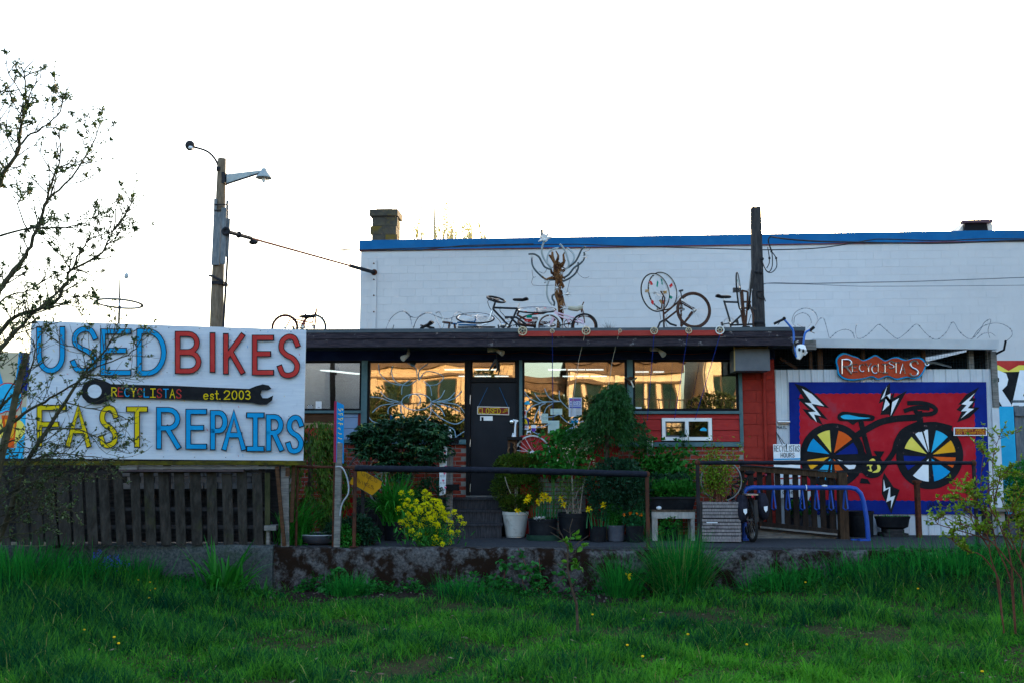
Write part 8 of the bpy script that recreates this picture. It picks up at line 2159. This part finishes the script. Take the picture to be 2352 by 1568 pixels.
gx2 = np.linspace(-4.7, 1.9, nx2); gy2 = np.linspace(WY - 1.0, WY + .02, ny2)
A2, B2 = np.meshgrid(gx2, gy2)
hgt = lawn_z(A2, B2) + .035 - .05 * ((A2 + 1.4) / 3.3) ** 4 - .06 * np.clip((WY - .62 - B2) / .38, 0, 1) ** 2 + rng.normal(size=A2.shape) * .010
ii = (np.arange(ny2 - 1)[:, None] * nx2 + np.arange(nx2 - 1)[None, :]).reshape(-1)
V = np.stack([A2, B2, hgt], -1).reshape(-1, 3)
me_ = mesh_np('soil_bed', V - np.array([-1, WY - .5, ZG]), np.stack([ii, ii + 1, ii + nx2 + 1, ii + nx2], 1), M('dark_soil', (.012, .008, .007), (.035, .024, .020), 30, rough=1, bump=1.0, c3=(.06, .05, .045), scale3=24, thr3=(.62, .72)), None, True)
link('soil_bed', me_, None, Vector((-1, WY - .5, ZG)), kind='structure')
q = MB()
for k in range(260):
 x, y = rq.uniform(-4.2, 1.4), WY - rq.uniform(.05, .9); r_ = rq.uniform(.006, .02); q.blob((x, y, float(lawn_z(x, y)) + .035), (r_, r_, r_ * .7), 5, 4, .3)
q.build('soil_crumbs', M('crumb', (.03, .022, .02), (.16, .14, .13), 3, rough=1), kind='stuff')
q = MB()
for k in range(420):
 y = WY - rq.uniform(.1, 7.2); a, c = vis_x(y); x = rq.uniform(a, c); z = float(lawn_z(x, y)) + rq.uniform(.0, .06); an = rq.uniform(0, 6.28); L = rq.uniform(.015, .05)
 d = Vector((math.cos(an), math.sin(an), rq.uniform(-.2, .4))) * L; s_ = Vector((-math.sin(an), math.cos(an), rq.uniform(-.3, .3))) * L * .35
 p = Vector((x, y, z)); q.add([p - d, p + s_, p + d, p - s_ + Vector((0, 0, .004))], [(0, 1, 2, 3)])
q.build('dead_leaves', M('dead_leaf', (.10, .06, .04), (.28, .22, .18), 9, rough=.9), kind='stuff')
# clumps along the wall
def clump_(name, lab, px, py, Y, n, L, W, spread, lean, droop, m=l_grassd, cat='grass', azc=None, dry=False):
 c = at(px, py, Y); z = float(lawn_z(c.x, Y))
 r_ = rng.random(n) * .9
 if dry: r_ = np.where(rng.random(n) < .12, .99, r_)
 P = np.stack([c.x + rng.normal(size=n) * spread, Y + rng.normal(size=n) * spread * .6, np.full(n, z - .01)], 1)
 az = np.arctan2(P[:, 1] - Y, P[:, 0] - c.x) + rng.normal(size=n) * .7
 return np_obj(name, blades(P, az, np.abs(rng.normal(size=n)) * lean, L * rng.uniform(.45, 1.1, n), W, np.abs(rng.normal(size=n)) * droop, 6, r_), m, label=lab, cat=cat)
clump_('grass_clump', 'big fountain shaped clump of long grass before the wall, right of centre', 1562, 1380, WY - .38, 1500, 1.0, .011, .13, .34, .42, dry=True)
clump_('grass_clump', 'smaller thin grass clump with a single daffodil beside the big fountain clump', 1425, 1385, WY - .42, 420, .72, .009, .10, .36, .4)
clump_('grass_clump', 'mid green grass tuft beside the bare soil, left of centre', 802, 1395, WY - .55, 480, .42, .010, .12, .4, .5)
clump_('grass_clump', 'low grass tuft in front of the mossy wall below the yellow flowers', 1060, 1400, WY - .7, 260, .40, .009, .16, .4, .5)
clump_('grass_clump', 'tall grass tuft against the wall before the touring bicycle', 1800, 1330, WY - .3, 420, .45, .010, .25, .4, .6)
clump_('grass_clump', 'long overhanging grass on the wall top before the mural', 1990, 1285, WY - .12, 900, .52, .010, .38, .45, .7)
clump_('grass_clump', 'tall dark grass bank at the far left before the picket fence', 30, 1400, WY - .7, 1200, .72, .012, .5, .3, .5)
clump_('grass_clump', 'long grass bank on the right before the shrub with red twigs', 2190, 1330, WY - .4, 800, .55, .011, .45, .45, .7)
clump_('grass_clump', 'tall left grass tuft leaning over beside the bluebells', 170, 1390, WY - .75, 360, .50, .010, .22, .4, .6)
clump_('grass_clump', 'dark grass tuft hiding the grey wall right of the bluebells', 300, 1370, WY - .35, 420, .50, .010, .22, .35, .5)
clump_('grass_clump', 'short grass tuft before the grey wall left of the iris clump', 430, 1380, WY - .45, 220, .32, .010, .16, .45, .5)
clump_('iris_clump', 'broad leaved iris clump growing before the joint of grey and mossy wall', 512, 1335, WY - .30, 90, .85, .05, .12, .28, .55, m=l_strap, cat='plant')
clump_('leek_sprout', 'small bright strap leaved sprout on the bare soil', 605, 1345, WY - .55, 16, .36, .03, .03, .4, .4, m=l_hop, cat='plant')
t = thing('single_daffodil', 'single yellow daffodil flower leaning out of the thin grass clump', 'flower', (at(1425, 1385, WY - .42).x, WY - .42, float(lawn_z(at(1425, 1385, WY - .42).x, WY - .42))))
p = at(1441, 1322, WY - .5); q = MB(); q.tube([LOC[t.name], (LOC[t.name] + p) / 2 + Vector((.0, 0, .08)), p + Vector((-.03, 0, .03)), p], .006, 5); q.build('stem', m_gstem, t, True)
np_obj('flower', leaves(np.array([tuple(p)] * 6), np.array([(.3, -.3, 1), (.9, -.3, .1), (.4, -.3, -1), (-.3, -.4, .5), (.8, -.3, .6), (.7, -.3, -.6)]), .075, .03), l_daffy, t)
c = at(415, 1330, WY - .32); zb = float(lawn_z(c.x, WY - .32))
t = thing('bluebell_patch', 'patch of violet bluebells before the grey wall under the picket fence', 'flowers', (c.x, WY - .32, zb))
q = MB(); Ps, Ds = [], []
for (x, y) in ((355, 1284), (390, 1264), (398, 1258), (410, 1276), (420, 1272), (428, 1280), (440, 1270), (452, 1283), (400, 1290), (415, 1294), (462, 1290), (235, 1300), (245, 1296), (250, 1302), (345, 1306), (232, 1306), (222, 1302), (436, 1292), (385, 1272), (446, 1280)):
 p = at(x - 170, y + 2, WY - .35 + rq.uniform(-.08, .08)) if x > 300 else at(x - 90, y + 2, WY - .35)
 s_ = Vector((p.x * .9 + (c.x - .3) * .1, WY - .32, zb)); q.tube([s_, (s_ + p) / 2, p], .004, 4)
 for k in range(15):
  f_ = k / 15; Ps.append((p.x + rq.gauss(0, .014), p.y + rq.gauss(0, .014), p.z - f_ * .12)); Ds.append((rq.gauss(0, 1), rq.gauss(-.3, .8), -.6))
q.build('stems', m_gstem, t, True); np_obj('flowers', leaves(np.array(Ps), np.array(Ds), .03, .018), l_violet, t)
c = at(250, 1350, WY - .4); bush(t, 'foliage', l_strap, [((c.x, WY - .35, zb + .12), (.5, .16, .16)), ((c.x + .3, WY - .35, zb + .1), (.3, .14, .14))], 1500, .13, .025, up=.5)
def bramble(lab, stems, Y, n, L=.075, m=l_bramble):
 c0 = at(*stems[0][0], Y); z = float(lawn_z(c0.x, Y)); t = thing('bramble', lab, 'plant', (c0.x, Y, z))
 q = MB(); Ps, Ds = [], []
 for pts in stems:
  p3 = [at(x, y, Y + .06 * i * (1 if len(pts) > 2 else 0) - .02) for i, (x, y) in enumerate(pts)]; p3[0].z = min(p3[0].z, float(lawn_z(p3[0].x, Y)))
  q.tube(smooth([tuple(p) for p in p3], 3), .006, 5)
  for _ in range(n):
   f_ = rq.uniform(.15, 1) * (len(p3) - 1); i = min(int(f_), len(p3) - 2); b_ = p3[i].lerp(p3[i + 1], f_ - i) + Vector((rq.gauss(0, .05), rq.gauss(-.04, .04), rq.gauss(0, .04))); a = rq.uniform(0, 6.28)
   for j in (-.9, 0, .9): Ps.append(tuple(b_)); Ds.append((math.cos(a + j), -.5, math.sin(a + j) * .7 + .2))
 q.build('stems', m_redtwig, t, True); np_obj('foliage', leaves(np.array(Ps), np.array(Ds), L * rng.uniform(.7, 1.4, len(Ps)), L * .72, .12, .15), m, t)
bramble('bramble with broad leaves climbing the mossy wall left of the bare sapling', [[(1222, 1400), (1225, 1340), (1205, 1290), (1190, 1258)], [(1225, 1400), (1240, 1330), (1238, 1280)], [(1220, 1395), (1290, 1330), (1300, 1310)], [(1150, 1370), (1160, 1310), (1155, 1290)], [(1222, 1395), (1200, 1330), (1230, 1300)], [(1150, 1370), (1140, 1320)]], WY - .22, 11, .085)
bramble('bramble shoot growing on the wall foot below the bowl planter', [[(765, 1350), (770, 1320), (785, 1305)], [(765, 1350), (740, 1340), (728, 1335)], [(765, 1350), (800, 1335)]], WY - .22, 10, .085)
bramble('low leafy weeds at the wall foot beneath the yellow mustard', [[(850, 1375), (880, 1340)], [(850, 1375), (860, 1330)], [(950, 1385), (960, 1350)], [(1110, 1380), (1120, 1345)]], WY - .25, 9, .07)
bramble('nettle like leaves between the thin grass clump and the big clump', [[(1480, 1350), (1490, 1310), (1505, 1300)], [(1490, 1350), (1530, 1310)]], WY - .2, 10, .075)
bramble('round leaved weeds creeping over the wall edge on the right', [[(2080, 1310), (2100, 1270), (2140, 1262)], [(2080, 1310), (2060, 1275), (2040, 1265)], [(2190, 1300), (2200, 1262), (2240, 1250)]], WY - .05, 12, .09)
bramble('small weeds sprouting at the wall foot right of the big clump', [[(1870, 1350), (1890, 1320)], [(1870, 1350), (1850, 1325)], [(1740, 1350), (1760, 1330)]], WY - .25, 9, .07)
t0 = at(1330, 1440, -6.1); zt0 = float(lawn_z(t0.x, -6.1))
K7 = lambda x, y: at(*k7(x, y), -6.1)
t = thing('sapling', 'thin mostly bare sapling with a few leaves standing before the wall centre', 'sapling', (t0.x, -6.1, zt0))
q = MB(); q.tube([(K7(745, 1700).x, -6.1, zt0 - .03), K7(735, 1560), K7(690, 1420), K7(655, 1250), K7(655, 1100), K7(655, 1040)], [.016, .015, .013, .011, .009, .008], 6)
for pts, r_ in (([(655, 1060), (610, 960), (575, 890), (572, 835)], .006), ([(660, 1080), (680, 990), (675, 890), (700, 805)], .006), ([(655, 1030), (560, 960), (505, 925)], .005), ([(610, 960), (560, 900), (490, 868)], .004), ([(700, 1060), (760, 1010), (840, 955)], .005), ([(675, 930), (615, 895)], .003), ([(680, 940), (718, 908)], .003), ([(655, 1150), (720, 1110), (750, 1030)], .005), ([(660, 1250), (600, 1225), (525, 1195)], .004), ([(690, 1400), (750, 1320)], .005), ([(650, 1140), (610, 1060), (575, 1015)], .003), ([(720, 1470), (740, 1450)], .004)):
 q.tube([K7(x, y) for x, y in pts], [r_ * (1 - .6 * i / len(pts)) for i in range(len(pts))], 5)
q.build('trunk', m_twig, t, True)
Ps, Ds = [], []
for (x, y) in ((720, 960), (725, 985), (620, 1010), (645, 1015), (770, 1050), (785, 1060), (690, 1040), (700, 1195), (720, 1210), (760, 1240), (745, 1250), (660, 1190), (700, 1050)):
 for k in range(3): Ps.append(tuple(K7(x + rq.gauss(0, 8), y + rq.gauss(0, 8)))); Ds.append((rq.gauss(0, 1), rq.gauss(-.3, .7), rq.gauss(0, .6)))
np_obj('crown', leaves(np.array(Ps), np.array(Ds), .085, .05), LEAF('sapling_leaf', (.04, .17, .012), (.10, .26, .02)), t)
spots = [(1014, 1107), (1100, 1108), (1106, 1140), (1137, 1130), (1096, 1187), (618, 1402), (838, 1465), (870, 1520)]
pts_ = [k10 for k10 in [(x * .3125, 1010.6 + y * .3125) for x, y in spots]] + [(1580, 1450), (1498, 1446), (1715, 1473), (1470, 1312)][:3] + [(1568 + 784 * 0, 1452)] + [(2110, 1300 + 80)] + [(1920 * .6125 + x * .5, 1194 + y * .5) for x, y in ((1380, 330), (1350, 335), (540, 440), (530, 580), (575, 615), (600, 622), (1935, 330), (2160, 685), (160, 490), (370, 433), (45, 480))]
for i, (px, py) in enumerate(pts_[::2] + pts_[1:8:2]):
 c = atz(px, py, ZG + .12)
 z = float(lawn_z(c.x, c.y)); head = Vector((c.x, c.y, z + .15))
 t = thing('dandelion', 'tiny yellow dandelion flower in the lawn', 'flower', (c.x, c.y, z), 'dandelions scattered over the lawn')
 q = MB(); q.tube([(c.x, c.y, z - .01), head], .003, 4); q.build('stem', m_gstem, t)
 q = MB(); q.blob(head, (.015, .015, .010), 9, 5); q.build('flower', M('dandelion_yellow', (.75, .42, .004), (.85, .55, .01), 30), t, True)
# budding tree at the far left
YT_ = -6.3
t = thing('budding_tree', 'nearly bare tree with small budding leaf tufts at the far left before the painted board', 'tree', (at(-40, 1300, YT_).x, YT_, float(lawn_z(-7.0, YT_))))
m_tbark = M('dark_bark', (.030, .030, .020), (.075, .070, .045), 8, rough=.95, bump=.5, c3=(.07, .08, .03), scale3=5)
l_bud2 = LEAF('bud_leaf', (.030, .060, .020), (.085, .130, .045), (.16, .19, .09), trans=.25)
limbs = []
K5 = lambda pts: [k5(*p) for p in pts]
limbs.append((K5([(-60, 900), (0, 720), (40, 640), (90, 570), (115, 420), (135, 330), (140, 200), (130, 80)]), .042, .007, -.2))
limbs.append((K5([(-60, 1420), (0, 1330), (50, 1250), (130, 1150), (170, 1080), (230, 920), (260, 820), (300, 690), (335, 590), (335, 430)]), .048, .006, .1))
limbs.append((K5([(260, 820), (330, 770), (430, 660), (490, 560), (545, 440), (560, 400)]), .020, .005, .1))
limbs.append((K5([(90, 570), (155, 470), (215, 430), (280, 390), (335, 330), (350, 270), (365, 240)]), .020, .006, -.2))
limbs.append((K5([(-60, 1640), (0, 1560), (80, 1480), (200, 1440), (310, 1400), (370, 1280), (400, 1215), (500, 1160), (570, 1120), (600, 1060), (640, 985), (690, 900), (750, 825)]), .040, .005, .3))
limbs.append((K5([(400, 1215), (460, 1100), (510, 1040), (600, 1010), (690, 970)]), .016, .004, .3))
limbs.append((K5([(170, 1450), (260, 1420), (370, 1410), (460, 1418), (540, 1395)]), .016, .004, .2))
limbs.append((K5([(400, 1215), (345, 1130), (315, 1030), (320, 990)]), .012, .004, .3))
limbs.append((K5([(0, 1020), (150, 985), (280, 980), (400, 970), (500, 930), (540, 905)]), .018, .004, -.1))
limbs.append((K5([(150, 985), (100, 860), (130, 800)]), .014, .004, -.1))
limbs.append((K5([(-20, 1420), (60, 1350), (160, 1330), (240, 1270), (330, 1240)]), .016, .004, .2))
limbs.append((K5([(20, 640), (-10, 540), (0, 400), (-10, 260), (15, 210)]), .02, .005, -.1))
limbs.append((K5([(90, 570), (30, 440), (60, 410)]), .012, .004, -.1))
limbs.append((K5([(60, 1540), (120, 1480), (190, 1360)]), .014, .004, .1))
limbs.append(([(-40, 1330), (20, 1180), (56, 1064), (109, 986), (147, 923), (191, 860), (225, 826), (250, 789), (272, 760)], .050, .006, .35))
limbs.append(([(-30, 1010), (40, 960), (85, 932), (130, 905), (175, 878), (200, 862)], .030, .007, .3))
limbs.append(([(200, 855), (240, 835), (290, 815), (320, 790), (332, 762)], .012, .004, .35))
limbs.append(([(-20, 960), (30, 905), (60, 880), (80, 800), (60, 760)], .022, .005, .2))
limbs.append(([(147, 923), (200, 935), (250, 945), (290, 960), (296, 962)], .012, .003, .35))
limbs.append(([(109, 986), (180, 985), (230, 1010), (262, 1030), (284, 1034)], .014, .003, .35))
limbs.append(([(60, 1060), (120, 1040), (180, 1045), (230, 1050), (262, 1052)], .014, .003, .35))
limbs.append(([(30, 1130), (90, 1110), (150, 1085), (190, 1100), (205, 1092)], .014, .003, .35))
limbs.append(([(20, 1180), (60, 1150), (110, 1160), (165, 1170)], .012, .003, .35))
limbs.append(([(-20, 1040), (30, 1010), (70, 1030), (120, 1015)], .016, .003, .25))
limbs.append(([(220, 830), (180, 800), (140, 790), (100, 760)], .012, .003, .35))
limbs.append(([(191, 860), (230, 862), (280, 868), (315, 860)], .010, .003, .35))
limbs.append(([(-40, 1250), (-10, 1100), (25, 960), (60, 810)], .075, .03, -.25))
limbs.append(([(-45, 1380), (-40, 1250), (-36, 1100), (-40, 900), (-30, 760)], .10, .06, -.1))
limbs.append(([(-36, 900), (-10, 820), (30, 770), (60, 735), (110, 690), (165, 640)], .045, .010, .0))
for k in range(9):
 y0 = 1040 + k * 22; limbs.append(([(-30, y0 + 30), (15 + k * 3, y0 + rq.uniform(-10, 20)), (60 + (k * 37) % 40, y0 + rq.uniform(-30, 15)), (110 + (k * 53) % 70, y0 + rq.uniform(-25, 25))], .012, .004, .3))
limbs.append(([(-36, 1000), (0, 930), (40, 870), (66, 880)], .02, .004, .1))
q = MB(); Ps, Ds = [], []
rt = random.Random(21)
def grow(p, d, L, r_, depth):
 pts = [p]; n = 4
 dd = d.copy()
 for i in range(n):
  dd = (dd + Vector((rt.gauss(0, .16), rt.gauss(0, .16), rt.gauss(.10, .14)))).normalized(); pts.append(pts[-1] + dd * L / n)
 q.tube(pts, [r_ * (1 - .45 * i / n) for i in range(n + 1)], 4, False)
 for i in range(1, n + 1):
  if depth > 0 and rt.random() < .62:
   s_ = dd.orthogonal().normalized(); s_.rotate(Matrix.Rotation(rt.uniform(0, 6.28), 3, dd)); grow(pts[i], (dd * .8 + s_ * rt.uniform(.5, 1.0)).normalized(), L * rt.uniform(.3, .55), r_ * .75, depth - 1)
  if rt.random() < .3: tuft(pts[i], 2, .006)
 if rt.random() < (.32 if LOW == 0 else .2): tuft(pts[-1], rt.choice([10, 16, 24, 34]) if LOW == 0 else 7, rt.uniform(.018, .034) if LOW == 0 else .014)
def tuft(p, n, L):
 for k in range(n):
  v = (rt.gauss(0, 1), rt.gauss(0, 1), rt.gauss(.5, .8)); o = Vector((rt.gauss(0, L * .5), rt.gauss(0, L * .5), rt.gauss(0, L * .5)))
  Ps.append(tuple(p + o)); Ds.append(v)
tl_ = []
LOW = 0
for pts, r0, r1, dy in limbs:
 LOW = 1 if max(p[1] for p in pts[-3:]) > 745 else 0
 r0 *= .8
 p3 = smooth([tuple(at(x, y, YT_ + dy)) for x, y in pts], 3)
 n = len(p3); p3 = [Vector(p) for p in p3]
 jit = [Vector((rt.gauss(0, .004), rt.gauss(0, .015), rt.gauss(0, .004))) for _ in p3]
 p3 = [a + b_ for a, b_ in zip(p3, jit)]
 q.tube(p3, [r0 + (r1 - r0) * (i / (n - 1)) ** .8 for i in range(n)], 6)
 L_ = sum((b_ - a).length for a, b_ in zip(p3, p3[1:]))
 big_limb = r0 > .07
 for k in range(int(L_ / (.075 if not big_limb else .4))):
  f_ = rt.uniform(.12, 1.0) * (n - 1); i = min(int(f_), n - 2); p = p3[i].lerp(p3[i + 1], f_ - i); d = (p3[i + 1] - p3[i]).normalized()
  s_ = d.orthogonal().normalized(); s_.rotate(Matrix.Rotation(rt.uniform(0, 6.28), 3, d))
  grow(p, (d * .7 + s_ * rt.uniform(.5, 1.1)).normalized(), rt.uniform(.12, .46), max(.0062, min(.009, r0 * .3)) * (1 if LOW == 0 else .62), 1 if rt.random() < .7 else 0)
 for _ in range(3 - 2 * LOW): tuft(p3[-1] + Vector((rt.gauss(0, .03), 0, rt.gauss(0, .04))), 16, .042)
q.build('trunk', m_tbark, t, True)
np_obj('crown', leaves(np.array(Ps), np.array(Ds), rng.uniform(.022, .048, len(Ps)), .024), l_bud2, t)
# budding shrub at the lower right, with reddish twigs
YS_ = -6.4
b0 = at(2335, 1420, YS_); zs_ = float(lawn_z(b0.x, YS_))
t = thing('red_twig_shrub', 'open shrub with reddish twigs and fresh yellow green leaf tufts at the lower right', 'shrub', (b0.x, YS_, zs_))
q = MB(); Ps, Ds = [], []
K = lambda x, y: (3250 * .6125 + x * .2343, 980 + y * .2343)
st_ = [[(1320, 1560), (1230, 1330), (1200, 1180), (1190, 1080), (1050, 880), (960, 760), (900, 690)], [(1430, 1560), (1370, 1380), (1270, 1170), (1240, 1000), (1180, 860), (1120, 640), (1130, 380), (1150, 250)], [(1540, 1520), (1420, 1360), (1300, 1200), (1150, 1060), (1030, 980), (840, 920), (700, 840)], [(1430, 1440), (1390, 1200), (1300, 950), (1250, 740), (1240, 500), (1240, 300), (1310, 60)], [(1600, 1500), (1500, 1280), (1420, 1100), (1390, 900), (1440, 760), (1530, 640)], [(1320, 1500), (1130, 1260), (1000, 1220), (920, 1180), (830, 1090)], [(1240, 1130), (1100, 1070), (900, 1010), (700, 950), (680, 900)], [(1500, 1280), (1530, 1100), (1560, 900)], [(1200, 1180), (1080, 1000), (1020, 860), (960, 560)], [(1250, 740), (1280, 600), (1320, 480), (1400, 420)], [(1240, 1000), (1100, 760), (1000, 600)], [(1300, 950), (1200, 760), (1190, 560)], [(1430, 1200), (1340, 1000), (1420, 860), (1480, 840)]]
for i, pts in enumerate(st_):
 dy = rt.uniform(-.25, .25)
 p3 = [Vector(p) for p in smooth([tuple(at(*K(x, y), YS_ + dy * j / len(pts))) for j, (x, y) in enumerate(pts)], 3)]
 if i in (0, 1, 2, 3, 4, 5): p3[0] = Vector((p3[0].x, p3[0].y, min(p3[0].z, zs_ + .05)))
 n = len(p3); q.tube(p3, [.009 - .0065 * j / n for j in range(n)], 5)
 for k in range(15):
  f_ = rt.uniform(.3, 1.0) * (n - 1); j = min(int(f_), n - 2); p = p3[j].lerp(p3[j + 1], f_ - j); d = (p3[j + 1] - p3[j]).normalized(); s_ = d.orthogonal().normalized(); s_.rotate(Matrix.Rotation(rt.uniform(0, 6.28), 3, d))
  e = p + (d * .6 + s_).normalized() * rt.uniform(.06, .28) + Vector((0, 0, .04)); q.tube([p, e], [.004, .002], 4)
  for f2 in (.4, .7, 1.0):
   for _ in range(4): Ps.append(tuple(p.lerp(e, f2))); Ds.append((rt.gauss(0, 1), rt.gauss(0, 1), rt.gauss(.5, .7)))
q.build('stems', m_redtwig, t, True)
np_obj('foliage', leaves(np.array(Ps), np.array(Ds), rng.uniform(.03, .06, len(Ps)), .024), l_lime, t)
